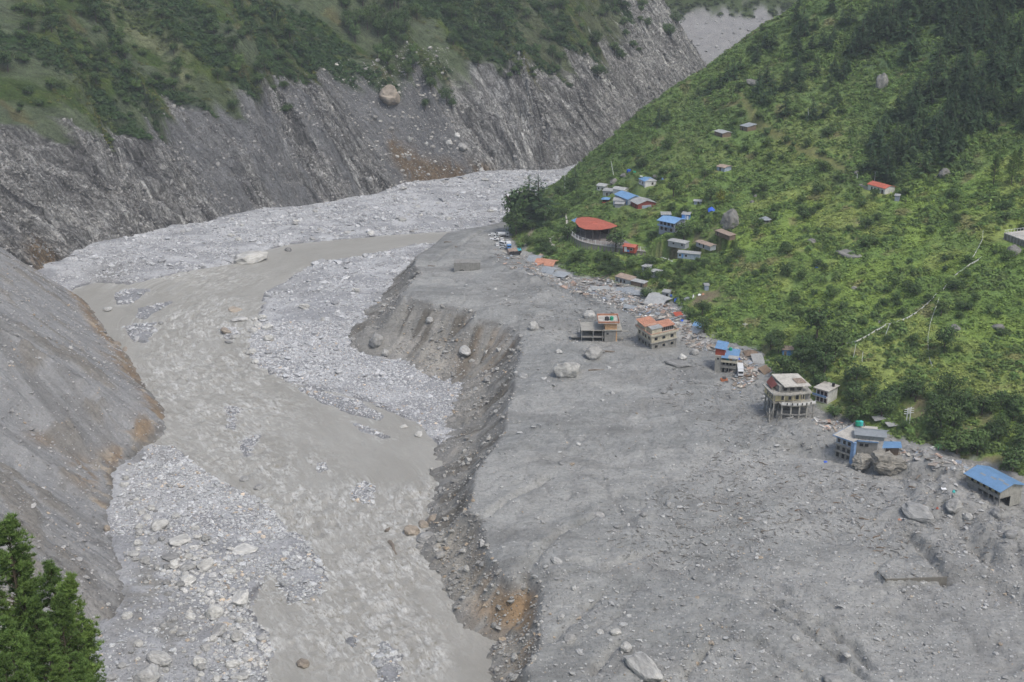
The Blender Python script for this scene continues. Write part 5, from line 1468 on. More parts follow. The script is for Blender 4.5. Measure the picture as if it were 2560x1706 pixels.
def frame(key, name, label, cat, dz=0.0, tilt=(0, 0)):
    x, y, z, yaw, w, d = FR[key]
    r = empty(name, (x, y, z + dz), yaw)
    r.rotation_euler = (tilt[0], tilt[1], yaw)
    tag(r, label, cat)
    return r, w, d
def window(root, side, a, z, w, h, W_, D_, fr='window_frame', kind='window', pane='glass'):
    """side f/l/r: front (y=0), left (x=0), right (x=W_)"""
    p, q = MB(), MB(); t = .07
    if side == 'f':
        p.box(a - .1, -t, z - .1, a + w + .1, .05, z + h + .1); q.box(a, -t - .04, z, a + w, -.01, z + h)
    elif side == 'l':
        p.box(-t, a - .1, z - .1, .05, a + w + .1, z + h + .1); q.box(-t - .04, a, z, -.01, a + w, z + h)
    else:
        p.box(W_ - .05, a - .1, z - .1, W_ + t, a + w + .1, z + h + .1); q.box(W_ + .01, a, z, W_ + t + .04, a + w, z + h)
    f_ = p.build(kind, fr, root); q.build('pane' if pane == 'glass' else 'panel', pane, f_)
def roof_gable(root, x0, y0, x1, y1, z, rise, mat, axis='x', oh=.5, t=.14, name='roof', skew=0):
    m_ = MB(); x0 -= oh; y0 -= oh; x1 += oh; y1 += oh
    if axis == 'x':
        ym = (y0 + y1) / 2
        m_.sheet([(x0, y0, z), (x1, y0, z), (x1, ym, z + rise), (x0, ym, z + rise)], t); m_.sheet([(x0, ym, z + rise), (x1, ym, z + rise), (x1, y1, z), (x0, y1, z)], t)
    else:
        xm = (x0 + x1) / 2
        m_.sheet([(x0, y0, z), (xm, y0, z + rise), (xm, y1, z + rise), (x0, y1, z)], t); m_.sheet([(xm, y0, z + rise), (x1, y0, z), (x1, y1, z), (xm, y1, z + rise)], t)
    return m_.build(name, mat, root)
def roof_shed(root, x0, y0, x1, y1, zf, zb, mat, oh=.4, t=.12, name='roof', zr=None):
    zr = zf if zr is None else zr
    return MB().sheet([(x0 - oh, y0 - oh, zf), (x1 + oh, y0 - oh, zr), (x1 + oh, y1 + oh, zb + zr - zf), (x0 - oh, y1 + oh, zb)], t).build(name, mat, root)
def walls_gable(root, w, d, h, rise, mat, axis='x', base=-2.0):
    m_ = MB(); m_.box(0, 0, -.6, w, d, h)
    o = len(m_.v)
    if axis == 'x':
        m_.v += [(0.0, .05, h), (0.0, d - .05, h), (0.0, d / 2, h + rise * .9), (w, .05, h), (w, d - .05, h), (w, d / 2, h + rise * .9)]
    else:
        m_.v += [(.05, 0, h), (w - .05, 0, h), (w / 2, 0, h + rise * .9), (.05, d, h), (w - .05, d, h), (w / 2, d, h + rise * .9)]
    m_.f += [(o, o + 1, o + 2), (o + 3, o + 5, o + 4), (o, o + 2, o + 5, o + 3), (o + 1, o + 4, o + 5, o + 2)]
    return m_.build('wall', mat, root)
def hut(key, label, wall, roof, h=2.5, kind='shed', rise=.8, nm='metal_shed', cat='shed', wins=(), door=None, axis='x', zb=None, dz=0.0, tilt=(0, 0), trim=None):
    r, w, d = frame(key, nm, label, cat, dz, tilt)
    if kind == 'gable':
        walls_gable(r, w, d, h, rise, wall, axis); roof_gable(r, 0, 0, w, d, h + .02, rise, roof, axis)
    else:
        MB().box(0, 0, -.6, w, d, h).build('wall', wall, r); roof_shed(r, 0, 0, w, d, h + .2, h + .2 + (rise if zb is None else zb), roof)
        if (rise if zb is None else zb) > .1: MB().box(.1, d * .55, h, w - .1, d, h + .15).build('gable_wall', wall, r)
    for sd, a, z, ww, hh in wins: window(r, sd, a * (w if sd == 'f' else d), z, ww, hh, w, d, trim or 'window_frame')
    if door: window(r, door[0], door[1] * (w if door[0] == 'f' else d), -.2, .95, 2.1, w, d, trim or 'window_frame', 'door', door[2])
    return r, w, d

# sheds and houses on the green hillside
hut('greyshed', 'long plain grey metal shed below the blue two-storey house', 'tin', 'pale_roofing', 2.3, wins=[('f', .28, 1.1, .9, .7), ('f', .78, 1.0, .9, .8)], rise=.3)
hut('patchshed', 'shed with a patched whitish and brown tin roof behind a thin grey tree', 'tin', 'rusty_roofing', 1.9, 'gable', .5, wins=[('f', .2, .6, .8, 1.2)], door=('f', .5, 'opening'))
hut('longshed', 'long low open shed with a brownish patched roof above the patched-roof shed', 'timber', 'rusty_roofing', 1.7, rise=.3, door=('f', .15, 'opening'))
hut('bluerow', 'low row of rooms with bright blue doors and a thin pale roof', 'pale_blue_plaster', 'pale_roofing', 2.3, rise=.3, nm='row_house', cat='row house', wins=[('f', .06, .6, 1., 1.), ('f', .34, .6, 1., 1.)], door=('f', .18, 'blue_paint'))
hut('tiny1', 'small grey tin hut, left of the two little huts below the long sheds', 'tin', 'pale_roofing', 2.3, rise=.3, door=('f', .4, 'opening'))
hut('tiny2', 'small grey tin hut, right and larger of the two little huts', 'tin', 'pale_roofing', 2.6, 'gable', .5, door=('f', .3, 'tin'))
hut('brownrow', 'row hut with a ribbed brown and white tin roof just above the rubble', 'tin', 'rusty_roofing', 2.6, rise=.7, wins=[('f', .08, .5, .8, 1.4), ('f', .55, .5, 1, 1.4)], door=('f', .33, 'opening'))
hut('rowext', 'lean-to hut with a sagging roof attached right of the brown-roofed row', 'timber', 'pale_roofing', 2.2, rise=.2, door=('f', .75, 'opening'))
hut('cornershed', 'small grey shed with an open black doorway beside the blue tarpaulins at the rubble edge', 'tin', 'pale_roofing', 2.5, rise=.2, door=('f', .6, 'opening'))
hut('whiteshed', 'little hut with a whitish tin roof between the bushes left of the blue tarpaulin', 'pale_blue_plaster', 'pale_roofing', 2.0, 'gable', .6, door=('f', .5, 'opening'))
hut('blueshed1', 'small blue hut with a pale roof right behind the blue two-storey house', 'blue_plaster', 'pale_roofing', 2.3, rise=.5, door=('f', .3, 'blue_paint'))
hut('blueshed2', 'small bright blue hut with a patchy pale roof up right of the blue two-storey house', 'blue_paint', 'pale_roofing', 2.5, rise=.4, door=('f', .65, 'white_paint'))
hut('ws1', 'topmost whitish building of the hillside compound', 'white_plaster', 'pale_roofing', 3.0, 'gable', .8, nm='whitewashed_building', cat='building', wins=[('f', .15, .9, .9, 1.)], door=('f', .6, 'opening'))
hut('ws2', 'grey-fronted building with a pale roof in the middle of the hillside compound', 'tin', 'pale_roofing', 2.8, rise=.5, nm='whitewashed_building', cat='building', wins=[('f', .65, .9, .9, 1.)], door=('f', .3, 'opening'))
hut('ws3', 'pale-roofed building right behind the long blue roof of the compound', 'white_plaster', 'pale_roofing', 2.8, 'gable', .8, nm='whitewashed_building', cat='building', door=('f', .7, 'opening'))
hut('bluehall', 'long building with a big bright blue gable roof in the compound', 'pale_blue_plaster', 'blue_roofing', 3.0, 'gable', 1.6, nm='blue_roofed_building', cat='building', wins=[('f', .12, .8, .9, 1.1), ('f', .72, .8, .9, 1.1)], door=('f', .85, 'blue_paint'))
hut('ws4', 'white-roofed low shed in front of the long blue roof', 'pale_blue_plaster', 'pale_roofing', 2.4, rise=.4, wins=[('f', .1, .8, .9, .9)], door=('f', .8, 'opening'))
hut('ws5', 'lowest small grey shed of the compound, with a white roof', 'tin', 'pale_roofing', 2.2, rise=.3)
r, w, d = hut('maroon', 'dark red gabled building with a pale tin roof at the right end of the compound', 'maroon_plaster', 'pale_roofing', 2.8, 'gable', 1.7, nm='gabled_building', cat='building', wins=[('f', .5, .8, .8, 1.)], door=('f', .15, 'opening'))
window(r, 'r', d * .25, .1, d * .5, 1.6, w, d, 'white_paint', 'shutter', 'pale_blue_plaster')
r, w, d = frame('gazebo', 'pavilion', 'little blue-roofed red pavilion left of the compound', 'pavilion')
MB().box(0, 0, -1.5, w, d, .9).build('base_wall', 'red_plaster', r)
for a, b_ in ((0.1, 0.1), (w - .3, .1), (.1, d - .3), (w - .3, d - .3)): MB().box(a, b_, .9, a + .2, b_ + .2, 2.5).build('post', 'dark_frame', r)
MB().box(.4, .4, .9, w - .4, d - .4, 2.45).build('glazing', 'glass', r)
m_ = MB(); c_ = (w / 2, d / 2, 3.4); q = [(-.6, -.6, 2.5), (w + .6, -.6, 2.5), (w + .6, d + .6, 2.5), (-.6, d + .6, 2.5)]
for i in range(4): m_.sheet([q[i], q[(i + 1) % 4], c_], .1)
m_.build('roof', 'blue_roofing', r)
r, w, d = frame('whitehouse', 'small_house', 'small white house with a blue and white roof, highest of the settlement', 'house')
MB().box(0, 0, -2, w, d, 3).build('wall', 'white_plaster', r)
MB().sheet([(-.4, -.4, 3), (w + .4, -.4, 3), (w - 1, d / 2, 3.9), (1, d / 2, 3.9)], .1).sheet([(1, d / 2, 3.9), (w - 1, d / 2, 3.9), (w + .4, d + .4, 3), (-.4, d + .4, 3)], .1).sheet([(-.4, d + .4, 3), (-.4, -.4, 3), (1, d / 2, 3.9)], .1).build('roof', 'blue_roofing', r)
MB().sheet([(w + .4, -.4, 3.02), (w + .4, d + .4, 3.02), (w - 1, d / 2, 3.92)], .1).sheet([(w*.5, d / 2, 3.94), (w - 1, d / 2, 3.94), (w + .35, d + .35, 3.04), (w*.5, d + .35, 3.04)], .08).build('roof_panel', 'pale_roofing', r)
for a in (.12, .55): window(r, 'f', w * a, .8, 1., 1.3, w, d, 'dark_frame')
window(r, 'r', d * .6, .8, 1., 1.2, w, d, 'dark_frame')
m_ = MB(); m_.cyl(0.4, 1.2, 3.2, 4.0, .06); m_.v += []; m_.build('dish_post', 'white_metal', r)
m_ = MB(); m_.cyl(.4, 1.2, 4.0, 4.25, .3, 1.0, 14); m_.build('satellite_dish', 'white_metal', r)
hut('top1', 'white-roofed shack, left of the two shacks near the top of the hill path', 'timber', 'pale_roofing', 2.4, 'gable', .6, nm='shack', cat='shack', door=('f', .8, 'opening'))
hut('top2', 'shack with a weathered grey-brown roof beside the top of the hill path', 'timber', 'grey_roofing', 2.4, rise=.8, nm='shack', cat='shack', door=('f', .3, 'opening'))
hut('top3', 'lone shack with a patched rusty and white roof below the two upper shacks', 'pale_blue_plaster', 'rusty_roofing', 2.3, 'gable', .6, nm='shack', cat='shack', door=('f', .35, 'opening'))
r, w, d = hut('redlong', 'long narrow building with a red roof and grey gable alone on the right hillside', 'white_plaster', 'red_roofing', 3.0, 'gable', 1.2, nm='long_building', cat='building', wins=[('f', .20, .6, .9, 1.5), ('f', .39, .6, .9, 1.5), ('f', .59, .6, .9, 1.5)], door=('f', .82, 'opening'), trim='window_frame')
MB().sheet([(w + .03, -.1, 0), (w + .03, d + .1, 0), (w + .03, d + .1, 3.0), (w + .03, d / 2, 4.1), (w + .03, -.1, 3.0)], 0.0).build('gable_cladding', 'grey_blue_plaster', r) if False else None
MB().box(-6, 0, -1, -.2, .25, 1.6).box(-6, .25, -1, -5.7, 4, 1.6).build('yard_wall', 'concrete', r)
hut('cube', 'small grey box-shaped hut just right of the red-roofed long building', 'grey_blue_plaster', 'pale_roofing', 2.6, rise=.1)
r, w, d = frame('roundhut', 'open_shelter', 'round open shelter with a low grey conical roof in the middle of the hillside', 'shelter')
MB().cyl(w / 2, 3, 2.1, 3.4, 3.2, .3, 16).build('roof', 'grey_roofing', r)
for i in range(8): MB().cyl(w / 2 + 2.7 * math.cos(i * .785), 3 + 2.7 * math.sin(i * .785), -1, 2.15, .12, n=6).build('post', 'grey_timber', r)
MB().cyl(w / 2, 3, -1, .8, 2.5, n=16).build('low_wall', 'stone_masonry', r)
hut('blueshed3', 'bright blue shed above the edge of the mud, left of the dark trees', 'blue_paint', 'rusty_roofing', 2.5, rise=.3, door=('f', .15, 'timber'))
hut('darkhut', 'dark little thatched hut above the blue shed', 'timber', 'grey_timber', 1.9, 'gable', .9, nm='thatched_hut', cat='hut', door=('f', .5, 'opening'))
hut('tinyblue', 'tiny pale blue cabin next to the bare soil patch above the rubble', 'pale_blue_plaster', 'pale_roofing', 2.5, rise=.1)
r, w, d = hut('redhut', 'small red hut with a white door at the end of the curved fence', 'red_plaster', 'red_roofing', 2.7, 'gable', .9, nm='red_hut', cat='hut', wins=[('f', .62, .9, 1.2, 1.1)], trim='white_paint')
window(r, 'f', w * .12, -.1, 1.3, 2.3, w, d, 'white_paint', 'door', 'white_paint')
window(r, 'f', w * .36, -.1, 1.2, 1.0, w, d, 'blue_paint', 'hatch', 'blue_paint')

# the two-storey blue house
r, w, d = frame('bluehouse', 'blue_house', 'two-storey pale blue house with a bright blue roof and front balcony', 'house')
MB().box(0, 0, -2, w, d, 5.6).build('wall', 'grey_blue_plaster', r)
roof_gable(r, -.3, -.6, w + .3, d + .3, 5.6, 1.3, 'blue_roofing', 'x', .6)
walls_g = MB(); walls_g.v += [(w, .1, 5.6), (w, d - .1, 5.6), (w, d / 2, 6.7), (w - .2, .1, 5.6), (w - .2, d - .1, 5.6), (w - .2, d / 2, 6.7)]; walls_g.f += [(0, 1, 2), (3, 5, 4), (0, 2, 5, 3), (1, 4, 5, 2)]
walls_g.build('gable_wall', 'grey_blue_plaster', r)
for a in (.12, .40, .74): window(r, 'f', w * a, .7, 1.2, 1.5, w, d, 'dark_frame')
for a in (.10, .34, .58, .82): window(r, 'f', w * a, 3.5, 1.1, 1.4, w, d, 'dark_frame')
for a in (.15, .6): window(r, 'r', d * a, 3.5, 1.1, 1.3, w, d, 'dark_frame')
window(r, 'r', d * .12, .8, 1.1, 1.3, w, d, 'dark_frame')
MB().box(-.2, -1.3, 2.75, w * .9, -.02, 2.95).build('balcony_floor', 'grey_blue_plaster', r)
MB().box(-.2, -1.32, 2.95, w * .9, -1.22, 3.8).build('balcony_rail', 'blue_plaster', r)

# viewing platform at the right edge
r, w, d = frame('platform', 'viewing_platform', 'concrete and stone viewing platform with railings at the right picture edge', 'platform')
MB().box(0, 0, -3, w + 9, d, 2.6).build('stone_base', 'stone_masonry', r)
MB().box(-.4, -.4, 2.6, w + 9, d, 3.0).build('deck', 'roof_slab', r)
for a in range(0, 6): MB().box(a * (w / 4) - .15, -.46, -3, a * (w / 4) + .2, -.04, 2.58).build('pilaster', 'concrete', r)
for a in range(0, 17): MB().box(a * (w / 8), -.3, 3.0, a * (w / 8) + .09, -.2, 4.2).build('baluster', 'white_metal', r)
for a in range(1, 9): MB().box(-.3, a * 1.7, 3.0, -.2, a * 1.7 + .09, 4.2).build('baluster', 'white_metal', r)
MB().box(-.3, -.3, 4.2, w + 9, -.2, 4.28).box(-.3, -.2, 4.2, -.2, d, 4.28).build('handrail', 'white_metal', r)
MB().cyl(w * .9, 5, 3, 13, .16, .1, 8).build('flag_pole', 'green_plastic', r)
MB().box(w * .9 + .3, 5, 6.5, w * .9 + 1.6, 5.08, 8.2).build('yellow_banner', paint('yellow_cloth', (.65, .45, .05)), r)

# ---- hall with the red roof
z0 = HALLP[2]
def atz(px, py, z):
    u, dy, dz = ray(px, py); t = (z - CAMZ) / dz; return Vector((u * t, dy * t, z))
HALL = tag(empty('open_hall', (HALLP[0], HALLP[1], z0)), 'open-sided hall under a large rounded orange-red roof on black posts', 'hall')
O = Vector((HALLP[0], HALLP[1], z0))
RF = [(1441,546),(1455,543),(1470,542.5),(1492,546),(1512,552),(1530,558.5),(1544,565),(1525,571),(1502,574.5),(1482,574.5),(1462,573),(1447,567),(1438,555)]
rim_ = [atz(x, y, z0 + 6.6) - O for x, y in RF]
cen = sum(rim_, Vector()) / len(rim_); cen.z = 7.7
m_ = MB()
for i in range(len(rim_)): m_.sheet([rim_[i], rim_[(i + 1) % len(rim_)], cen], .18)
m_.f = [f if len(f) != 3 else f for f in m_.f]
m_.build('roof', 'red_roofing', HALL)
bt = [atz(1428, 551, z0 + 6.4) - O, atz(1437.5, 556, z0 + 6.4) - O, atz(1443, 544, z0 + 6.4) - O]
MB().sheet(bt, .15).build('blue_roof_corner', 'blue_roofing', HALL)
for i, p in enumerate(rim_):
    q_ = cen + (p - cen) * .90; 
    MB().cyl(q_.x, q_.y, -1, 6.7, .22, n=8).build('post', 'steel', HALL)
for i in range(len(rim_)):
    p, q_ = cen + (rim_[i] - cen) * .93, cen + (rim_[(i + 1) % len(rim_)] - cen) * .93
    p.z = q_.z = 6.35
    MB().bar(p, q_, .25, .45).build('eave_beam', 'steel', HALL)
back = [cen + (rim_[i] - cen) * .86 for i in (1, 2, 3, 4, 5)]
m_ = MB()
for a, b_ in zip(back[:-1], back[1:]): m_.sheet([(a.x, a.y, 5.6), (b_.x, b_.y, 5.6), (b_.x, b_.y - .15, -.5), (a.x, a.y - .15, -.5)], .1)
m_.build('back_wall', paint('dark_cladding', (.09, .06, .06)), HALL)
FEN = [(1414,578),(1419,580),(1425,584),(1431,590),(1438,596),(1446,600.5),(1457,605),(1470,608.5),(1488,612),(1502,614),(1515,616),(1527,617.5),(1539,619),(1550,620.6),(1562,622.5),(1575,624.5),(1588,626.5),(1601,628),(1614,629.5)]
fp = [atz(x, y, z0 + .1) - O for x, y in FEN]
m_ = MB()
inner = [cen.copy() for _ in fp]
m_.sheet([(p.x, p.y, .05) for p in fp] + [((rim_[6] * 1.05).x, (rim_[6]).y + 2, .05), (rim_[4].x, rim_[4].y + 1, .05), (rim_[2].x, rim_[2].y + 1, .05), (rim_[0].x - 2, rim_[0].y, .05)], .5)
m_.build('floor', 'floor_tile', HALL)
RW = tag(empty('retaining_wall', tuple(O)), 'curved stone retaining wall holding up the red-roofed hall', 'wall')
m_ = MB(); cp_ = MB()
for a, b_ in zip(fp[:-1], fp[1:]):
    n_ = Vector((b_.y - a.y, -(b_.x - a.x), 0)).normalized() * .5
    o_ = len(m_.v)
    m_.v += [(a.x, a.y, .0), (b_.x, b_.y, .0), (b_.x + n_.x * 1.6, b_.y + n_.y * 1.6, -5), (a.x + n_.x * 1.6, a.y + n_.y * 1.6, -5), (a.x - n_.x, a.y - n_.y, 0), (b_.x - n_.x, b_.y - n_.y, 0), (b_.x - n_.x, b_.y - n_.y, -5), (a.x - n_.x, a.y - n_.y, -5)]
    m_.f += [tuple(o_ + i for i in q) for q in ((0, 3, 2, 1), (4, 5, 6, 7), (0, 1, 5, 4), (3, 7, 6, 2), (0, 4, 7, 3), (1, 2, 6, 5))]
    cp_.bar((a.x, a.y, .18), (b_.x, b_.y, .18), .7, .25)
m_.build('masonry', 'stone_masonry', RW); cp_.build('coping', 'roof_slab', RW)
FE = tag(empty('railing_fence', tuple(O)), 'white railing fence curving along the retaining wall of the hall', 'fence')
for a, b_ in zip(fp[:-1], fp[1:]):
    MB().box(a.x - .13, a.y - .13, .3, a.x + .13, a.y + .13, 2.5).build('post', 'white_metal', FE)
m_ = MB()
for a, b_ in zip(fp[:-1], fp[1:]):
    for z in (.6, 2.35): m_.bar((a.x, a.y, z), (b_.x, b_.y, z), .07)
    for k in range(1, 4):
        p = a.lerp(b_, k / 4); m_.bar((p.x, p.y, .5), (p.x, p.y, 2.3), .05)
m_.build('rails', 'white_metal', FE)

# ---- ruined buildings on the terrace
def column(root, x, y, z0_, z1_, s=.35, mat='muddy_concrete'): MB().box(x, y, z0_, x + s, y + s, z1_).build('column', mat, root)
# orange-topped building with a collapsed open wing
r, w, d = frame('orange', 'orange_topped_building', 'orange-topped concrete building with an open collapsed wing and rooftop tanks', 'building', -.6)
w2 = w * 1.0
MB().box(0, 0, -2, w2, d, 6.2).build('wall', 'muddy_concrete', r)
MB().box(-.5, -.5, 6.2, w2 + 2.2, d + .5, 6.55).build('floor_slab', 'concrete', r)
MB().box(.15, .2, 6.55, w2 - .1, d - .2, 9.6).build('upper_wall', 'orange_plaster', r)
MB().box(w2 - .5, -.02, -.5, w2 + .03, .3, 6.18).build('corner_pier', 'orange_plaster', r)
MB().box(-3.0, -.9, 9.6, w2 + .9, d + .9, 9.9).build('roof_slab', 'roof_slab', r)
for a in ((-3.0, -.9, w2 + .9, -.7), (-3.0, d + .7, w2 + .9, d + .9), (-3.0, -.7, -2.8, d + .7), (w2 + .7, -.7, w2 + .9, d + .7)): MB().box(a[0], a[1], 9.9, a[2], a[3], 10.7).build('parapet', 'orange_roofing', r)
t_ = tag(empty('water_tank', (0, 0, 0)), 'green water tank on the roof of the orange-topped building', 'water tank'); 
def tank(px, py, z, rad, h, mat, label, cat='water tank', name='water_tank'):
    p = atz(px, py, z)
    r_ = tag(empty(name, tuple(p)), label, cat)
    MB().cyl(0, 0, 0, h * .88, rad, n=16).cyl(0, 0, h * .88, h, rad, rad * .45, 16).build('body', mat, r_)
    MB().cyl(0, 0, h, h + .12, rad * .35, n=10).build('lid', mat, r_)
    for k in (.25, .5, .75): pass
    return r_
bpy.data.objects.remove(t_)
zr = FR['orange'][2] - .6 + 9.9
tank(1529, 800.5, zr, .85, 1.7, 'green_plastic', 'green water tank on the roof of the orange-topped building')
tank(1515.5, 801, zr, .65, 1.7, 'black_plastic', 'left black water tank on the roof of the orange-topped building')
tank(1519, 801.2, zr, .65, 1.7, 'black_plastic', 'right black water tank on the roof of the orange-topped building')
wl = 10.5
MB().box(-wl, .2, 2.7, -.02, d, 3.05).build('floor_slab', 'muddy_concrete', r)
MB().box(-wl, .2, 5.9, -.52, d + 2.5, 6.2).build('deck_slab', 'concrete', r)
for x_ in (-wl + .1, -wl * .5, -1.0):
    for y_ in (.3, d * .5, d - .5): column(r, x_, y_, -2, 5.88)
MB().box(-wl + .5, d - .9, -2, -.4, d - .7, 5.88).build('rear_wall', 'opening', r)  # painted near-black to stand in for the shade inside the open wing
MB().box(-5.0, .25, 3.05, -4.85, d - 1, 5.88).build('partition', 'muddy_concrete', r)
MB().box(-wl - 4.5, d * .4, 1.4, -wl - .3, d * .9, 1.75).build('canopy_slab', 'muddy_concrete', r)
for x_ in (-wl - 4.3, -wl - 1): column(r, x_, d * .45, -2, 1.38, .3)
MB().box(w2 + .04, -.3, 5.6, w2 + 5.0, 1.6, 5.85).build('stub_slab', 'muddy_concrete', r)
window(r, 'f', w2 * .15, 4.2, 1.0, .9, w2, d, 'muddy_concrete'); window(r, 'f', w2 * .1, .2, .7, .5, w2, d, 'muddy_concrete')

# tilted cream building
r, w, d = frame('cream', 'cream_building', 'cream two-storey building sunk and tilted in the mud, with orange rooftop rooms', 'building', -.3, (R(1.0), R(-3.5)))
MB().box(0, 0, -3, w, d, 3.0).build('lower_wall', 'muddy_concrete', r)
MB().box(0, 0, 3.3, w, d, 6.4).build('upper_wall', 'cream_plaster', r)
MB().box(-.5, -.5, 3.0, w + .5, d + .5, 3.3).build('floor_slab', 'concrete', r)
MB().box(-.8, -.8, 6.4, w + .8, d + .8, 6.7).build('roof_slab', 'roof_slab', r)
for a in ((-.8, -.8, w + .8, -.6), (-.8, -.6, -.6, d + .8), (w + .6, -.6, w + .8, d + .8), (-.6, d + .6, w + .6, d + .8)): MB().box(a[0], a[1], 6.7, a[2], a[3], 7.6).build('parapet', 'cream_plaster', r)
for a in ((-.85, -.85, w + .85, -.55), (-.85, -.55, -.55, d + .85)): MB().box(a[0], a[1], 7.6, a[2], a[3], 7.75).build('parapet_coping', 'orange_roofing', r)
for z in (.6, 4.2):
    for a in (.12, .43, .76): window(r, 'f', w * a, z, 1.5, 1.3, w, d, 'cream_plaster')
    for a in (.12, .36, .55, .8): window(r, 'l', d * a, z, 1.1, 1.5, w, d, 'cream_plaster')
MB().box(-.1, 5.5, 6.7, 6.0, d, 9.6).build('rooftop_room', 'cream_plaster', r)
MB().sheet([(-.7, 4.9, 9.5), (6.6, 4.9, 9.5), (6.6, d + .5, 10.4), (-.7, d + .5, 10.4)], .15).build('rooftop_roof', 'orange_roofing', r)
MB().box(1.2, 1.6, 6.7, 6.2, 5.4, 9.0).build('stair_room', 'cream_plaster', r)
MB().sheet([(.9, 1.2, 9.05), (6.6, 1.2, 9.05), (6.6, 5.6, 9.4), (.9, 5.6, 9.4)], .12).build('stair_roof', 'pale_roofing', r)
MB().box(w - 5.2, 2.5, 6.7, w - .2, d - 1.5, 8.9).build('glazed_room', 'glass', r)
for k in range(6): MB().box(w - 5.25 + k * 1.0, 2.42, 6.7, w - 5.13 + k * 1.0, 2.54, 8.9).build('mullion', 'window_frame', r)
MB().sheet([(w - 5.8, 1.8, 8.9), (w + .5, 1.8, 8.9), (w + .5, 7.5, 9.7), (w - 5.8, 7.5, 9.7)], .15).build('glazed_room_roof', 'orange_roofing', r)
MB().sheet([(6.4, 3, 8.9), (w - 5.4, 3, 8.8), (w - 5.4, d, 9.9), (6.4, d, 10.)], .12).build('middle_roof', 'pale_roofing', r)
MB().cyl(w * .47, 2.6, 6.7, 8.2, .6, n=12).build('rooftop_tank', 'black_plastic', r)
MB().cyl(w * .53, 2.6, 6.7, 8.2, .6, n=12).build('rooftop_tank', 'black_plastic', r)

# narrow tower house with blue roofs
r, w, d = frame('tower', 'tower_house', 'narrow concrete house with blue tin roofs and a red rooftop room, half buried', 'building', -.4)
MB().box(0, .6, -2, w * .30, d, 7.6).build('stair_tower', 'concrete', r)
MB().box(w * .30, 2.6, -2, w, d, 7.4).build('wall', 'muddy_concrete', r)
MB().box(w * .30, .3, 2.6, w + .2, 2.58, 2.9).build('balcony_slab', 'concrete', r)
MB().box(w * .30, .1, 5.1, w + .4, 2.58, 5.4).build('upper_balcony_slab', 'cream_plaster', r)
MB().box(w * .30, .3, 2.9, w + .2, .42, 3.6).build('parapet', 'muddy_concrete', r)
MB().box(w * .30, .1, 5.4, w + .4, .22, 6.2).build('upper_parapet', 'cream_plaster', r)
for k in range(5): column(r, w * .32 + k * (w * .66 / 4), .5, -2 if k < 3 else -2, 5.08, .28)
for a in (.36, .55, .78): window(r, 'f', w * a, .1, 1.3, 2.0, w, d) ; 
for o_ in [q for q in C.objects if q.parent == r and q.name.startswith('window')]: o_.location.y = 2.6
for a in (.34, .50, .66, .84):
    f_ = MB().box(w * a, 2.5, 3.2, w * a + 1.1, 2.62, 4.8).build('window', 'window_frame', r); MB().box(w * a + .12, 2.44, 3.3, w * a + .98, 2.5, 4.7).build('pane', 'glass', f_)
for k, (a, mt) in enumerate(((.52, 'teal_paint'), (.66, 'orange_plaster'), (.80, 'white_plaster'))): MB().box(w * a, 1.2, 5.4, w * (a + .135), 2.58, 7.3).build('boarded_wall', mt, r)
window(r, 'f', w * .10, 5.9, .8, .9, w, d); [setattr(q.location, 'y', .6) for q in C.objects if q.parent == r and q.name.startswith('window') and q.location.y == 0 and q.data.vertices[0].co.y < 0]
for z in (1.0, 3.4, 5.8): window(r, 'l', 2.2, z, 1.3, 1.4, w, d)
MB().sheet([(w * .30, -.3, 7.3), (w + 1.0, -.3, 7.3), (w + .6, d + .3, 8.7), (w * .26, d + .3, 8.7)], .12).build('roof', 'blue_roofing', r)
MB().sheet([(w * .62, -.32, 7.33), (w + 1.02, -.32, 7.33), (w + .8, 2.2, 7.85), (w * .62, 2.2, 7.85)], .08).build('roof_patch', 'pale_roofing', r)
MB().box(-.1, 1.6, 7.6, w * .42, d, 10.3).build('rooftop_room', 'red_plaster', r)
MB().sheet([(-.4, 1.0, 10.8), (w * .5, 1.0, 10.4), (w * .5, d + .5, 11.3), (-.4, d + .5, 11.7)], .12).build('rooftop_roof', 'blue_roofing', r)
for k in range(6): pass
MB().bar((w * .98, 1.6, 2.7), (w * .66, -.8, -.6), 1.2, .35).build('stair', 'muddy_concrete', r)
tp = FR['tower']; tank(1826, 878, tp[2] + 7.6, .75, 1.6, 'green_plastic', 'green water tank behind the blue roof of the narrow tower house')

# wrecked hotel
r, w, d = frame('hotel', 'wrecked_hotel', 'large wrecked multi-storey building on bare concrete columns with yellow walls and a white roof slab', 'building', -1.0, (R(-1), R(1.5)))
H3, H6, H9, H12 = 3.4, 6.9, 10.4, 13.6
nx_ = 5
xs_ = [k * (w - .4) / (nx_ - 1) for k in range(nx_)]
for k, x_ in enumerate(xs_):
    bow = 1.6 * math.sin(math.pi * k / (nx_ - 1))
    column(r, x_, -bow - 1.2, -3, H6 + .05, .55, 'concrete'); column(r, x_, d * .45, -3, H9, .35, 'muddy_concrete'); column(r, x_, d - .4, -3, H9, .35)
for y_ in (1.6, 4.6, 7.6, 10.6): column(r, -2.2, y_, -3, H9, .45, 'concrete')
for z_ in (.2, H3 - .4): MB().box(-2.1, 1.7, z_, -1.85, d - .3, z_ + .4).build('side_beam', 'concrete', r)
for z_ in (.2,): MB().box(-.2, -1.1, z_, w, -.8, z_ + .35).build('ground_beam', 'concrete', r)
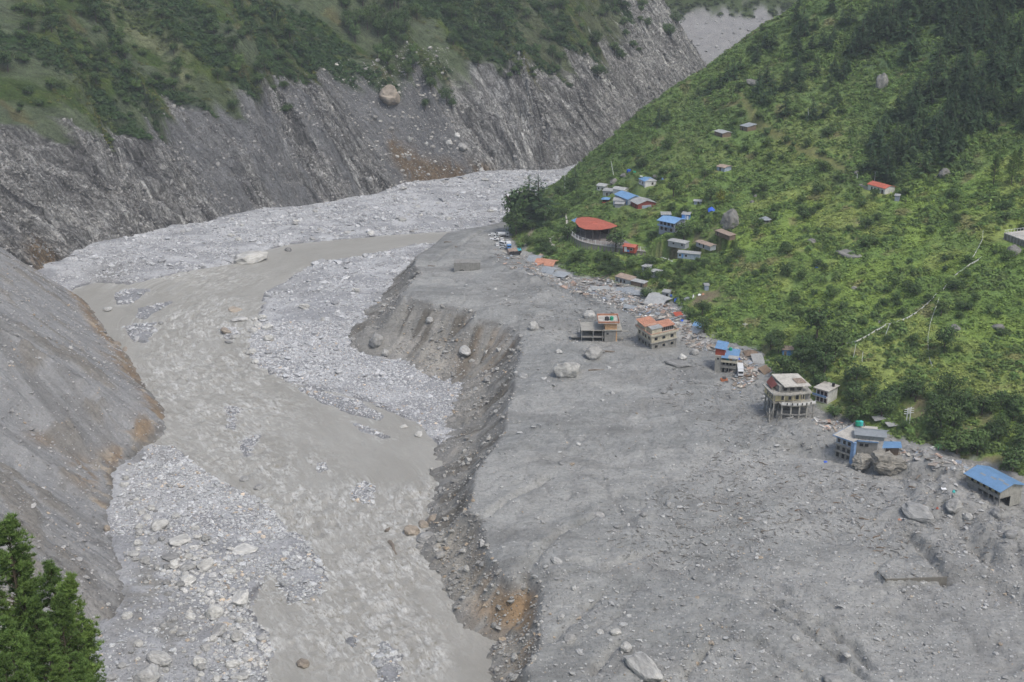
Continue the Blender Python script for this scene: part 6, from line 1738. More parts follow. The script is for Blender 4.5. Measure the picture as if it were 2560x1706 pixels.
def bowslab(z0_, z1_, out, mat, name, th=None):
    m_ = MB(); n = 9; fr_ = [(w * i / (n - 1) + (-.3 if i == 0 else .3 if i == n - 1 else 0), -out - 1.6 * math.sin(math.pi * i / (n - 1))) for i in range(n)]
    back_ = d - .2 if th is None else None
    m_.sheet([(x, y, z1_) for x, y in fr_] + ([(w + .3, back_, z1_), (-.3, back_, z1_)] if th is None else [(x, y + th, z1_) for x, y in reversed(fr_)]), z1_ - z0_)
    return m_.build(name, mat, r)
bowslab(H3 - .4, H3, 1.3, 'muddy_concrete', 'beam', .4)
bowslab(H6, H6 + .4, 1.6, 'concrete', 'terrace_slab')
bowslab(H6 + .4, H6 + 1.4, 1.62, 'white_plaster', 'terrace_parapet', .2)
for i in range(6):
    x_ = w * (i + .8) / 7; y_ = -1.68 - 1.6 * math.sin(math.pi * (i + .8) / 7) - .12
    MB().box(x_, y_, H6 + .45, x_ + .45, y_ + .14, H6 + 1.35).build('parapet_opening', 'opening', r)
MB().box(-2.4, d * .3, H3 - .3, 0, d, H3).build('side_beam', 'muddy_concrete', r)
MB().box(-2.5, 1.6, H6 - .3, -.32, d, H6 + .1).build('side_slab', 'concrete', r)
MB().box(0, 3.2, -3, w, d - .5, H3 - .5).build('basement_wall', 'muddy_concrete', r)
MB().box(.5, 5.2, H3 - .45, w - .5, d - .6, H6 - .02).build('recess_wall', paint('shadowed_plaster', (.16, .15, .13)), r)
MB().box(-2.3, 2.0, H6 + .45, w * .78, d - .2, H9).build('upper_wall', 'yellow_plaster', r)
MB().box(w * .78 + .02, 3.4, H6 + .42, w, d - .2, H9).build('broken_wall', 'muddy_concrete', r)
MB().sheet([(-3.2, .6, H9 + .35), (w * .25, -.8, H9 + .35), (w * .98, 1.2, H9 + .35), (w * 1.05, d + .4, H9 + .35), (-3.2, d + .4, H9 + .35)], .4).build('floor_slab', 'concrete', r)
MB().bar((-3.2, .6, H9 + .75), (w * .25, -.8, H9 + .75), .2, .8).bar((w * .25, -.8, H9 + .75), (w * .6, .1, H9 + .75), .2, .8).build('parapet', 'roof_slab', r)
for a in (.06, .28, .50, .66):
    f_ = MB().box(w * a, 1.9, H6 + .8, w * a + 1.4, 2.0, H9 - .4).build('window' if a != .50 else 'door', 'window_frame', r); MB().box(w * a + .15, 1.84, H6 + .95, w * a + 1.25, 1.9, H9 - .55).build('pane', 'glass', f_)
for y_ in (2.8, 5.0, 7.4):
    f_ = MB().box(-2.4, y_, H6 + 1.0, -2.3, y_ + 1.4, H9 - .5).build('window', 'window_frame', r); MB().box(-2.46, y_ + .15, H6 + 1.1, -2.4, y_ + 1.25, H9 - .6).build('pane', 'glass', f_)
for k in range(4): MB().box(-2.5 + k * w * .27, -.2 + (k == 0) * 1.6, H6 + .45, -2.25 + k * w * .27, .05 + (k == 0) * 1.6, H9 - .05).build('balcony_column', 'cream_plaster', r)
MB().box(0, 3.0, H9 + .36, w * .72, d - 1, H12 - .3).build('attic_wall', 'muddy_concrete', r)
for a in (.12, .34, .55): MB().box(w * a, 2.92, H9 + .8, w * a + 1.8, 3.0, H12 - .9).build('attic_opening', 'opening', r)
MB().sheet([(w * .12, 1.4, H12 - .1), (w * .95, 1.8, H12 - .3), (w * .80, d - .5, H12 + 1.4), (w * -.02, d - .5, H12 + 1.6)], .3).build('roof_slab', 'roof_slab', r)
MB().sheet([(w * .55, 3.6, H12 + .42), (w * .86, 4.0, H12 + .35), (w * .80, 7.5, H12 + 1.05), (w * .5, 7.0, H12 + 1.1)], .12).build('roof_patch', 'rusty_roofing', r)
MB().sheet([(-2.0, 6.0, H9 + .9), (-.2, 4.6, H12 - .2), (-.2, d - .8, H12 + 1.0), (-2.0, d - .5, H9 + 1.5)], .15).build('red_side_roof', paint('red_cladding', (.20, .065, .055), .8, .7), r)
m_ = MB(); rr = np.random.default_rng(3)
for k in range(16):
    a = (rr.uniform(-2, w), rr.uniform(-.5, 3), H9 + .5); b_ = (a[0] + rr.uniform(-3, 3), a[1] + rr.uniform(-1, 2), a[2] + rr.uniform(.3, 2.4)); m_.bar(a, b_, .12)
m_.build('broken_beams', 'grey_timber', r)
m_ = MB()
for k in range(12):
    a = (-2.6 + rr.uniform(-2.5, 3), rr.uniform(-4, 5), -1); b_ = (a[0] + rr.uniform(-2.5, 2.5), a[1] + rr.uniform(-2, 2), rr.uniform(1.5, 5.5)); m_.bar(a, b_, .38)
m_.build('leaning_columns', 'muddy_concrete', r)

# white villa behind the hotel
r, w, d = frame('whitevilla', 'white_house', 'two-storey white house with a blue balcony wedged between the wrecked hotel and the trees', 'house')
MB().box(0, 0, -3, w, d, 5.6).build('wall', 'white_plaster', r)
MB().box(-.9, -.9, 5.6, w + .6, d + .6, 5.9).build('roof', 'roof_slab', r)
MB().box(-.9, -1.1, 2.6, w * .98, -.02, 2.85).build('balcony_floor', 'white_plaster', r)
MB().box(-.9, -1.12, 2.85, w * .98, -1.0, 3.7).build('balcony_rail', 'blue_plaster', r)
for z in (.4, 3.2):
    for a in (.12, .42, .72): window(r, 'f', w * a, z, 1.0, 1.6, w, d, 'maroon_plaster')
MB().cyl(w * .85, d * .7, 5.9, 7.4, .6, n=12).build('rooftop_tank', 'black_plastic', r)

# blue building crushed by boulders
r, w, d = frame('bluea', 'blue_building', 'three-storey concrete building with a blue top floor and blue corner pier, crushed by huge rocks', 'building', -.5, (0, R(1)))
MB().box(0, 0, -2, w, d, 6.6).build('lower_wall', 'muddy_concrete', r)
MB().box(0, 0, 6.6, w, d, 9.9).build('upper_wall', 'pale_blue_plaster', r)
for z in (3.1, 6.4): MB().box(-.5, -.9, z, w + .1, -.02, z + .3).build('floor_slab', 'concrete', r)
MB().box(-1.0, -1.2, 9.9, w + .6, d + .3, 10.25).build('roof_slab', 'roof_slab', r)
MB().box(-1.05, -1.26, 9.85, w + .65, -1.2, 10.4).box(-1.06, -1.2, 9.85, -1.0, d + .3, 10.4).build('roof_edge', 'blue_plaster', r)
MB().box(w - .1, -.95, -2, w + 1.3, .5, 9.84).build('corner_pier', 'blue_plaster', r)
for z, hs in ((.4, 2.0), (3.8, 1.6), (7.2, 1.7)):
    for a in (.08, .42, .72): window(r, 'f', w * a, z, 1.15, hs, w, d, 'white_plaster' if z > 7 else 'muddy_concrete')
r.scale = (1, 1, .86)
r, w, d = frame('blueb', 'blue_building_wing', 'rear wing of the blue building with a cracked pale roof and rebar stubs', 'building', -.5)
MB().box(1.5, 1.5, -2, w, d + 3, 9.5).build('wall', 'muddy_concrete', r)
MB().box(1.4, .9, 9.5, w + .2, d + 5, 9.9).build('roof_slab', 'roof_slab', r)
MB().box(1.4, .84, 9.4, w + .2, .9, 10.05).build('roof_edge', 'blue_plaster', r)
for a in (.28, .48): 
    f_ = MB().box(w * a, 1.4, 6.9, w * a + 1.6, 1.5, 8.5).build('window', 'muddy_concrete', r); MB().box(w * a + .15, 1.34, 7.05, w * a + 1.45, 1.4, 8.35).build('pane', 'glass', f_)
m_ = MB()
for k in range(14): m_.bar((rr.uniform(2, w), rr.uniform(1.5, d + 3), 9.9), (rr.uniform(2, w), rr.uniform(1.5, d + 3), 9.9), .05) if False else m_.box(2 + k * (w - 3) / 14, 1.5 + (k % 3) * 3, 9.9, 2.06 + k * (w - 3) / 14, 1.56 + (k % 3) * 3, 11.2)
m_.build('rebar', 'steel', r)
MB().box(w - 8, 2, 9.95, w + 2.2, 8, 12.0).build('rooftop_hut', 'tin', r)
MB().sheet([(w - 8.6, 1.3, 12.1), (w + 3, 1.3, 12.1), (w + 3, 4.8, 13.1), (w - 8.6, 4.8, 13.1)], .12).sheet([(w - 8.6, 4.8, 13.1), (w + 3, 4.8, 13.1), (w + 4, 8.6, 12.), (w - 8.6, 8.6, 12.)], .12).build('hut_roof', 'grey_roofing', r)
MB().sheet([(w + 1.5, -1.5, 8.6), (w + 8.5, -.5, 9.0), (w + 8.2, 3.5, 9.8), (w + 2.2, 3.2, 9.4)], .12).build('blue_lean_to_roof', 'blue_roofing', r)
for x_, y_ in ((w + 2.2, -1.), (w + 7.8, 0), (w + 7.6, 3)): MB().box(x_, y_, 2.0, x_ + .2, y_ + .2, 8.6).build('lean_to_post', 'timber', r)
MB().box(w + 3, .6, 3, w + 7.6, 3, 8.2).build('lean_to_wall', 'timber', r)
r.scale = (1, 1, .86)
zb_ = FR['blueb'][2] - .5 + 9.9 * .86
for px_, l, mt in ((2143.5, 'left green water tank on the stand behind the blue building', 'green_plastic'), (2152, 'right turquoise water tank on the stand behind the blue building', 'teal_plastic')): tank(px_, 1064, zb_ + 1.2, .85, 1.9, mt, l)
p = atz(2147.5, 1066, zb_); r = tag(empty('tank_stand', tuple(p)), 'metal stand carrying the green and turquoise tanks', 'stand')
MB().box(-2, -1, 1.0, 2, 1, 1.18).build('deck', 'steel', r)
for a in (-1.9, 1.7):
    for b_ in (-.9, .7): MB().box(a, b_, -2.5, a + .2, b_ + .2, 1.0).build('leg', 'steel', r)
CR = stonemat('cracked_rock', False, (.27, .255, .225))
bd(2155, 1160, 56, h_terr, 8, CR, 'cracked brown rock leaning on the blue corner pier of the blue building', sq=(1.0, .8, 1.05), rz=.4, sink=.12, name='rock', cat='rock')
bd(2214, 1166, 80, h_terr, 9, CR, 'largest cracked rock, house-sized, in front of the blue building wing', sq=(1.0, .75, 1.0), rz=.2, sink=.12, name='rock', cat='rock')
bd(2240, 1176, 30, h_terr, 10, CR, 'lower broken rock at the right foot of the house-sized rock', sq=(1.0, .75, .8), rz=.2, sink=.12, name='rock', cat='rock')

# long building with the blue roof
r, w, d = frame('longblue', 'long_blue_roofed_building', 'long two-storey building with a bright blue gable roof and collapsed ground floor', 'building', -.6)
MB().box(0, .8, 2.4, w, d, 5.3).build('upper_wall', 'yellow_plaster', r)
MB().box(-.1, 0, 2.1, w + .05, d + .05, 2.4).build('floor_slab', 'concrete', r)
MB().box(0, -.1, 2.4, w, .04, 3.4).build('balcony_parapet', 'muddy_concrete', r)
MB().box(0, 2.6, -2, w * .42, d, 2.1).build('ground_wall', 'muddy_concrete', r)
MB().box(.2, .4, -2, 5.0, 2.58, 2.1).build('front_room', 'muddy_concrete', r)
MB().box(w - .15, .0, 2.4, w + .12, d, 5.3).build('gable_wall', 'concrete', r)
q = MB(); q.v += [(w + .12, 0, 5.3), (w + .12, d, 5.3), (w + .12, d / 2, 7.0), (w - .15, 0, 5.3), (w - .15, d, 5.3), (w - .15, d / 2, 7.0)]; q.f += [(0, 1, 2), (3, 5, 4), (0, 2, 5, 3), (1, 4, 5, 2)]; q.build('gable_end', 'concrete', r)
MB().box(w - .1, d * .5, -2, w + .1, d, 2.1).build('end_wall', 'concrete', r)
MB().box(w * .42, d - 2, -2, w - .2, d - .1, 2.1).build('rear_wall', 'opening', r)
for a in (.34, .5, .67, .83, .985): column(r, w * a - .3, .2, -2, 2.08, .38)
for a in (.08, .26, .44, .62, .80): f_ = MB().box(w * a, .72, 3.0, w * a + 1.3, .8, 4.8).build('window', 'window_frame', r); MB().box(w * a + .12, .66, 3.1, w * a + 1.18, .72, 4.7).build('pane', 'glass', f_)
roof_gable(r, -.3, -.6, w + .4, d + .3, 5.25, 1.9, 'blue_roofing', 'x', .5)
for a, b_ in ((.22, 2.2), (.50, 2.8), (.68, 3.6), (.86, 3.0)): MB().sheet([(w * a, b_, 5.25 + 1.9 * (b_ + 1.1) / (d / 2 + 1) + .04), (w * a + 2.4, b_, 5.25 + 1.9 * (b_ + 1.1) / (d / 2 + 1) + .04), (w * a + 2.4, b_ + .7, 5.25 + 1.9 * (b_ + 1.8) / (d / 2 + 1) + .04), (w * a, b_ + .7, 5.25 + 1.9 * (b_ + 1.8) / (d / 2 + 1) + .04)], .05).build('roof_patch', 'grey_roofing', r)

# buried structures
c0, c1, c2 = [Vector((q_[0], q_[1], 0)) for q_ in SLABP[:3]]
zt = float(T(c1.x, c1.y)) + 3.1
r = tag(empty('buried_wall', (c1.x, c1.y, zt)), 'angular concrete wall corner of a buried building sticking out of the mud, lower right', 'wall')
for a_, b_, za, zb, nm_ in ((c0, c1, -.9, 0, 'short_wall'), (c1, c2, 0, -2.2, 'long_wall')):
    A_, B_ = a_ - c1, b_ - c1; n_ = Vector((-(B_ - A_).y, (B_ - A_).x, 0)).normalized() * .5
    m_ = MB(); m_.v += [(A_.x, A_.y, za), (B_.x, B_.y, zb), (B_.x + n_.x, B_.y + n_.y, zb), (A_.x + n_.x, A_.y + n_.y, za), (A_.x, A_.y, -5), (B_.x, B_.y, -5), (B_.x + n_.x, B_.y + n_.y, -5), (A_.x + n_.x, A_.y + n_.y, -5)]
    m_.f += [(0, 1, 2, 3), (7, 6, 5, 4), (0, 4, 5, 1), (2, 6, 7, 3), (1, 5, 6, 2), (0, 3, 7, 4)]
    m_.build(nm_, paint('damp_concrete', (.17, .16, .14), .9, .6) if nm_ == 'short_wall' else bpy.data.materials['damp_concrete'], r)
p = surf_pt(1135, 681, h_terr); p2 = surf_pt(1200, 681, h_terr)
r = tag(empty('buried_bunker', (p[0], p[1], p[2])), 'low concrete box with an arched hole, filled with mud to its roof', 'concrete structure')
wB = p2[0] - p[0]
MB().box(0, 0, -3, wB, 6, 5.2).build('wall', 'muddy_concrete', r)
m_ = MB(); n = 10
m_.v += [(wB * .3 + 1.6 * math.cos(math.pi * i / n), -.06, 0.2 + 1.3 * math.sin(math.pi * i / n)) for i in range(n + 1)]; m_.f.append(tuple(range(n + 1)))
m_.v += [(wB * .3 + 1.6 * math.cos(math.pi * i / n), .2, 0.2 + 1.3 * math.sin(math.pi * i / n)) for i in range(n + 1)]
for i in range(n): m_.f.append((i, n + 1 + i, n + 2 + i, i + 1))
m_.build('arched_opening', 'opening', r)

# ---- vehicles
def car_proto(body_mat, kind='car'):
    r = empty(kind, (0, 0, 0)); L = {'car': 4.4, 'van': 5.2, 'pickup': 5.2}[kind]; Hh = {'car': 1.5, 'van': 2.1, 'pickup': 1.8}[kind]
    prof = {'car': [(0, .35), (0, .85), (1.0, .95), (1.5, Hh), (3.2, Hh), (3.9, .98), (L, .9), (L, .35)], 'van': [(0, .35), (0, 1.1), (.6, 1.25), (1.1, Hh), (L - .1, Hh), (L, 1.6), (L, .35)], 'pickup': [(0, .4), (0, 1.0), (1.1, 1.1), (1.6, Hh), (2.7, Hh), (2.9, 1.1), (L, 1.1), (L, .4)]}[kind]
    m_ = MB(); n = len(prof)
    for y in (-.9, .9): m_.v += [(x - L / 2, y * (.9 if z > 1.2 else 1), z) for x, z in prof]
    m_.f += [tuple(range(n)), tuple(range(2 * n - 1, n - 1, -1))] + [(i, n + i, n + (i + 1) % n, (i + 1) % n) for i in range(n)]
    m_.f[0] = tuple(reversed(m_.f[0])); m_.f[1] = tuple(reversed(m_.f[1]))
    ps = [m_.build('body', body_mat, r)]
    g = MB(); x0_, x1_ = (prof[3][0] + .05 - L / 2, (3.2 if kind == 'car' else L - .5 if kind == 'van' else 2.7) - L / 2)
    g.box(x0_, -.93, 1.02 if kind != 'van' else 1.25, x1_, .93, Hh - .14); ps.append(g.build('side_windows', 'glass', r))
    g = MB(); a, b_ = prof[2], prof[3]; g.sheet([(a[0] - L / 2 - .03, -.78, a[1] + .06), (a[0] - L / 2 - .03, .78, a[1] + .06), (b_[0] - L / 2 - .03, .74, b_[1] - .04), (b_[0] - L / 2 - .03, -.74, b_[1] - .04)], .03); ps.append(g.build('windscreen', 'glass', r))
    for x in (.9, L - .9):
        for y in (-.92, .72):
            q = MB(); o_ = 0; n = 12
            q.v += [(x - L / 2 + .36 * math.cos(6.2832 * i / n), yy, .36 + .36 * math.sin(6.2832 * i / n)) for yy in (y, y + .2) for i in range(n)]
            q.f += [tuple(range(n)), tuple(range(2 * n - 1, n - 1, -1))] + [(i, i + n, (i + 1) % n + n, (i + 1) % n) for i in range(n)]
            ps.append(q.build('wheel', 'rubber', r))
    return r, ps
PR = {('car', 'w'): car_proto('white_paint', 'car'), ('car', 's'): car_proto('silver_paint', 'car'), ('van', 'w'): car_proto('white_paint', 'van'), ('pickup', 'w'): car_proto('white_paint', 'pickup')}
first = set()
for px_, py_, kd, ang, l, g_ in [
    (1230, 590, ('car', 'w'), 10, 'white car at the far left corner of the parking row', 1), (1243, 587, ('car', 's'), 20, 'silver car behind the white one at the far corner of the parking row', 1),
    (1236, 601, ('pickup', 'w'), 175, 'white pickup with an empty bed parked across the open lot', 1), (1255, 602, ('car', 'w'), 95, 'white car just behind the white van', 1), (1243, 615, ('car', 'w'), 100, 'white car standing at the left front of the parking row', 1),
    (1258, 614, ('van', 'w'), 140, 'white minibus in the middle of the parking row', 1), (1268, 607, ('car', 's'), 80, 'silver car at the tree side of the parking row', 1), (1257, 623, ('car', 's'), 175, 'silver car at the front of the row beside the blue-fronted truck', 1), (1246, 594, ('car', 's'), 60, 'silver car next to the white tanker', 1)]:
    p = surf_pt(px_, py_, h_terr); root, ps = PR[kd]
    if kd in first: o_ = copy_thing(root, ps, (p[0], p[1], p[2] + .1), R(ang))
    else: first.add(kd); o_ = root; o_.location = (p[0], p[1], p[2] + .1); o_.rotation_euler = (0, 0, R(ang))
    tag(o_, l, kd[0], 'vehicles parked at the end of the terrace')
def truck(px_, py_, ang, cab, boxm, label, L=7.5, roll=0, kind='box', name='truck', dz=.1, fn=h_terr, bh=2.6):
    p = surf_pt(px_, py_, fn) if not isinstance(px_, tuple) else px_
    r = tag(empty(name, (p[0], p[1], p[2] + dz)), label, 'truck'); r.rotation_euler = (roll, 0, R(ang))
    MB().box(-L / 2, -.9, .55, L / 2, .9, .85).build('chassis', 'steel', r)
    MB().box(-L / 2, -1.15, .86, -L / 2 + 1.9, 1.15, 2.9).build('cab', cab, r)
    MB().box(-L / 2 - .04, -1.0, 1.8, -L / 2, 1.0, 2.65).box(-L / 2 + .4, -1.18, 1.8, -L / 2 + 1.4, -1.15, 2.6).box(-L / 2 + .4, 1.15, 1.8, -L / 2 + 1.4, 1.18, 2.6).build('cab_windows', 'glass', r)
    if kind == 'tank':
        q = MB(); n = 14
        q.v += [(x, 1.1 * math.cos(6.2832 * i / n), 2.0 + 1.05 * math.sin(6.2832 * i / n)) for x in (-L / 2 + 2.2, L / 2) for i in range(n)]
        q.f += [tuple(range(n)), tuple(range(2 * n - 1, n - 1, -1))] + [(i, i + n, (i + 1) % n + n, (i + 1) % n) for i in range(n)]
        q.build('tank', boxm, r)
    else: MB().box(-L / 2 + 2.05, -1.25, .86, L / 2, 1.25, .86 + bh).build('cargo_box', boxm, r)
    for x in (-L / 2 + 1, L / 2 - 2.4, L / 2 - 1.2):
        for y in (-1.2, .9):
            q = MB(); n = 12
            q.v += [(x + .5 * math.cos(6.2832 * i / n), yy, .5 + .5 * math.sin(6.2832 * i / n)) for yy in (y, y + .3) for i in range(n)]
            q.f += [tuple(range(n)), tuple(range(2 * n - 1, n - 1, -1))] + [(i, i + n, (i + 1) % n + n, (i + 1) % n) for i in range(n)]
            q.build('wheel', 'rubber', r)
    return r
truck(1259, 593, 180, 'silver_paint', 'white_paint', 'white tanker truck at the back of the parking row under the trees', 6.5, kind='tank')
truck(1272, 622, 95, 'blue_paint', 'white_paint', 'blue-fronted truck with a white body at the front of the parking row', 7)
truck(1289, 640, 205, 'teal_paint', 'rusty_roofing', 'turquoise truck thrown on its side by the end of the dirt track', 7.5, R(62), dz=1.2)
truck(1850, 934, 84, 'white_paint', 'white_paint', 'white lorry with a long box standing nose-down beside the tower house', 8.5, dz=-.2)
p = surf_pt(1810, 952, h_terr); r = tag(empty('wrecked_tractor', (p[0], p[1], p[2])), 'rusty orange wrecked vehicle half buried below the tower house', 'wreck')
MB().box(-1.5, -.8, -.4, 1.4, .8, .9).build('body', paint('rusty_orange', (.42, .16, .08)), r); MB().box(-.6, -.7, .9, .8, .7, 1.7).build('cab', 'steel', r); MB().cyl(1.0, -1.0, -.2, .1, .5).build('wheel', 'rubber', r)

# ---- poles, flags, tarpaulins
def pole(px_, py_, hpx, label, fn=h_hill, mat='white_metal', rad=.16, arms=0, name='utility_pole', cat='pole', lean=0):
    p = surf_pt(px_, py_, fn); h = hpx * depth_of(p) / FPX / cp
    r = tag(empty(name, p), label, cat); r.rotation_euler = (0, lean, 0)
    MB().cyl(0, 0, -1, h, rad, rad * .7, 8).build('shaft', mat, r)
    for k in range(arms): MB().box(-1.2, -.08, h - .6 - k * .9, 1.2, .08, h - .45 - k * .9).build('crossarm', mat, r)
    return r
pole(2213, 840, 27, 'white leaning pole at the lower end of the long prayer flag line', lean=R(14)); pole(2132, 900, 40, 'thin white pole left of the leaning one in the hillside scrub', lean=R(6), rad=.12)
pole(2155, 905, 26, 'short pale pole right of the thin white one', rad=.12); pole(1534, 438, 34, 'slanted pale pole above the compound at the hill tip', lean=R(-12)); pole(1374, 540, 36, 'pale pole right of the large dark tree', rad=.13, lean=R(-6))
pole(1412, 475, 44, 'thin pole against the gravel flats beside the dark conifer', rad=.12); pole(2021, 300, 28, 'bare white dead trunk standing high on the hill', name='dead_trunk', cat='dead tree', lean=R(-5))
pole(2265, 1064, 44, 'twin-armed electricity pole, left one with the transformer platform', arms=3, rad=.2); pole(2273, 1063, 46, 'twin-armed electricity pole, right one with the transformer platform', arms=3, rad=.2)
pole(2186, 455, 24, 'small white post behind the red-roofed long building', rad=.12); pole(2142, 450, 14, 'short white post left of the red-roofed long building', rad=.14); pole(1712, 566, 28, 'pale post rising beside the blue two-storey house', rad=.13)
pole(1862, 822, 14, 'white signpost with a small sheet on top near the rubble edge', rad=.12, arms=1, name='signpost', cat='sign'); pole(2488, 830, 12, 'small grey marker post in the grass', rad=.1) if False else None
FLAGM = paint('flag_cloth', (.62, .62, .60), .9, .2)
def flagline(pts, label, hgt=4.0, sag=1.0):
    P = []
    for x, y in pts:
        p = march(x, y + 3, h_hill); P.append(Vector((p[0], p[1], p[2] + hgt * .4)))
    r = tag(empty('prayer_flag_line', tuple(P[0])), label, 'prayer flags')
    rope = MB(); nf = 0; rr_ = np.random.default_rng(5)
    for a, b_ in zip(P[:-1], P[1:]):
        n = max(2, int((b_ - a).length / .9))
        for i in range(n):
            t0_, t1_ = i / n, (i + 1) / n
            q0 = a.lerp(b_, t0_) - P[0] - Vector((0, 0, sag * 4 * t0_ * (1 - t0_) * .3)); q1 = a.lerp(b_, t1_) - P[0] - Vector((0, 0, sag * 4 * t1_ * (1 - t1_) * .3))
            rope.bar(q0, q1, .06)
            if rr_.random() < .62 and nf < 98: MB().sheet([q0, q0.lerp(q1, .75), q0.lerp(q1, .75) - Vector((0, .05, .55)), q0 - Vector((0, .05, .55))], .04).build('flag', FLAGM, r); nf += 1
    rope.build('rope', 'white_metal', r)
flagline([(2457, 582), (2455, 603), (2436, 640), (2426, 652)], 'upper short line of white prayer flags on the right hillside')
flagline([(2454, 647), (2424, 665), (2390, 690), (2364, 718), (2357, 728)], 'thick straight line of white prayer flags ending at the lone round tree')
flagline([(2340, 740), (2310, 770), (2280, 792), (2250, 806), (2214, 816), (2190, 830), (2140, 858), (2100, 862)], 'long line of small white prayer flags running down left from the lone round tree')
flagline([(2347, 750), (2334, 785), (2325, 812), (2319, 850), (2320, 890), (2330, 922)], 'line of white prayer flags hanging down from the lone round tree')
hmax0 = lambda X, Y: np.maximum(h_terr(X, Y), np.where(h_hill(X, Y) - h_terr(X, Y) < 3, h_hill(X, Y), -99))
def tarp(px_, py_, wpx, mat, label, fn=h_hill, name='tarpaulin', cat='tarpaulin', hh=.5):
    p = surf_pt(px_, py_, fn); w = wpx * depth_of(p) / FPX; n = 9
    g = np.linspace(-1, 1, n); GX_, GY_ = np.meshgrid(g, g); rad = np.hypot(GX_, GY_)
    Zt = hh * w * np.clip(1 - rad ** 2 * .7, -.2, 1) * (.6 + .6 * fbm(GX_ * 2 + px_, GY_ * 2 + py_, 3, 7))
    V = np.stack([GX_.ravel() * w / 2 * (1 - .2 * rad.ravel() * (fbm(GX_.ravel() * 3, GY_.ravel() * 3 + px_, 2, 8))), GY_.ravel() * w / 2, Zt.ravel()], 1)
    o = mesh_obj(name, V, grid_faces(n, n), M[mat], smooth=False); o.location = p
    sm = o.modifiers.new('thick', 'SOLIDIFY'); sm.thickness = .08
    return tag(o, label, cat)
tarp(1778, 527, 20, 'blue_tarp', 'crumpled bright blue tarpaulin heaped beside the yellow-green tree')
tarp(1693, 751, 18, 'blue_tarp', 'dark blue domed tarpaulin at the edge of the rubble', hh=.4); tarp(1680, 741, 12, 'blue_tarp', 'small blue tarpaulin above the dark blue domed one')
tarp(2041, 669, 9, 'blue_paint', 'tiny bright blue sheet on the open hillside', hh=.2); tarp(1733, 747, 7, 'white_metal', 'white draped bundle standing at the left end of the bare soil patch', hh=1.6); tarp(1758, 737, 7, 'orange_roofing', 'bright orange bundle on the bare soil patch', hh=.6); tarp(1749, 738, 10, 'white_metal', 'pile of whitish belongings left of the orange bundle', hh=.3)
tarp(1719, 749, 20, 'tin', 'grey sheet shelter between the dark blue tarpaulin and the white bundle', hh=.3); tarp(1877, 884, 40, 'timber', 'dark sagging roof half buried at the grass edge above the white lorry', hmax0, name='sagging_roof', cat='roof', hh=.22)
tarp(1705, 803, 14, 'blue_tarp', 'blue tarpaulin strip in the rubble above the tilted cream building', h_terr, hh=.3)
tarp(1479, 727, 22, 'white_metal', 'bright white sheet standing out in the rubble', h_terr, hh=.25); tarp(1845, 900, 12, 'blue_tarp', 'blue sheet behind the white lorry', h_terr)
tarp(2064, 1155, 10, 'blue_tarp', 'small dark blue sheet on the mud left of the blue building', h_terr, hh=.2); tarp(2384, 1231, 8, 'teal_plastic', 'turquoise plastic drum lying in the mud near the long blue roof', h_terr, name='plastic_drum', cat='drum', hh=.8)
tarp(2359, 1221, 14, 'white_metal', 'white board lying on the mud near the turquoise drum', h_terr, name='board', cat='board', hh=.05); tarp(2249, 1299, 10, 'orange_roofing', 'small orange cloth on the mud of the lower right terrace', h_terr, hh=.2)
tarp(2343, 1272, 6, 'red_roofing', 'red bundle on the mud-coated wide boulder', h_terr, hh=.9); tarp(1656, 450, 8, 'blue_paint', 'small blue and white object in the grass right of the white house', hh=.6)
p = march(1572, 432, h_hill); r = tank(1572, 432, p[2], 1.2, 2.0, 'blue_tarp', 'square-looking blue water tank above the white sheds'); p = march(1586, 434, h_hill); tank(1586, 434, p[2], .9, 1.4, 'green_plastic', 'small green water tank right of the blue one above the white sheds')
# metal footbridge ramp and white girders
def ramp_thing(pts, w, label, name, cat, mat='roof_slab', fn=h_hill, z=.4):
    P = [Vector(surf_pt(x, y, fn)) for x, y in pts]; r = tag(empty(name, tuple(P[0])), label, cat); m_ = MB()
    for a, b_ in zip(P[:-1], P[1:]): m_.bar(a - P[0] + Vector((0, 0, z)), b_ - P[0] + Vector((0, 0, z)), w, .3)
    m_.build('deck' if cat != 'girder' else 'beam', mat, r); return r
ramp_thing([(1376, 598), (1383, 617)], 2.0, 'pale concrete stair ramp on the bank left of the hall', 'stair_ramp', 'stairs'); ramp_thing([(1380, 597), (1393, 584)], .8, 'railed upper flight joining the pale stair ramp', 'stair_flight', 'stairs')
ramp_thing([(1414, 535), (1417, 548), (1418, 562)], 1.2, 'narrow white stepped path above the left end of the curved fence', 'stepped_path', 'steps'); ramp_thing([(1652, 645), (1680, 655)], .9, 'long white girder lying in the grass below the blue-doored row', 'girder', 'girder', 'white_metal')
ramp_thing([(1658, 655), (1672, 648)], .8, 'short white girder crossing the long one', 'girder', 'girder', 'white_metal')
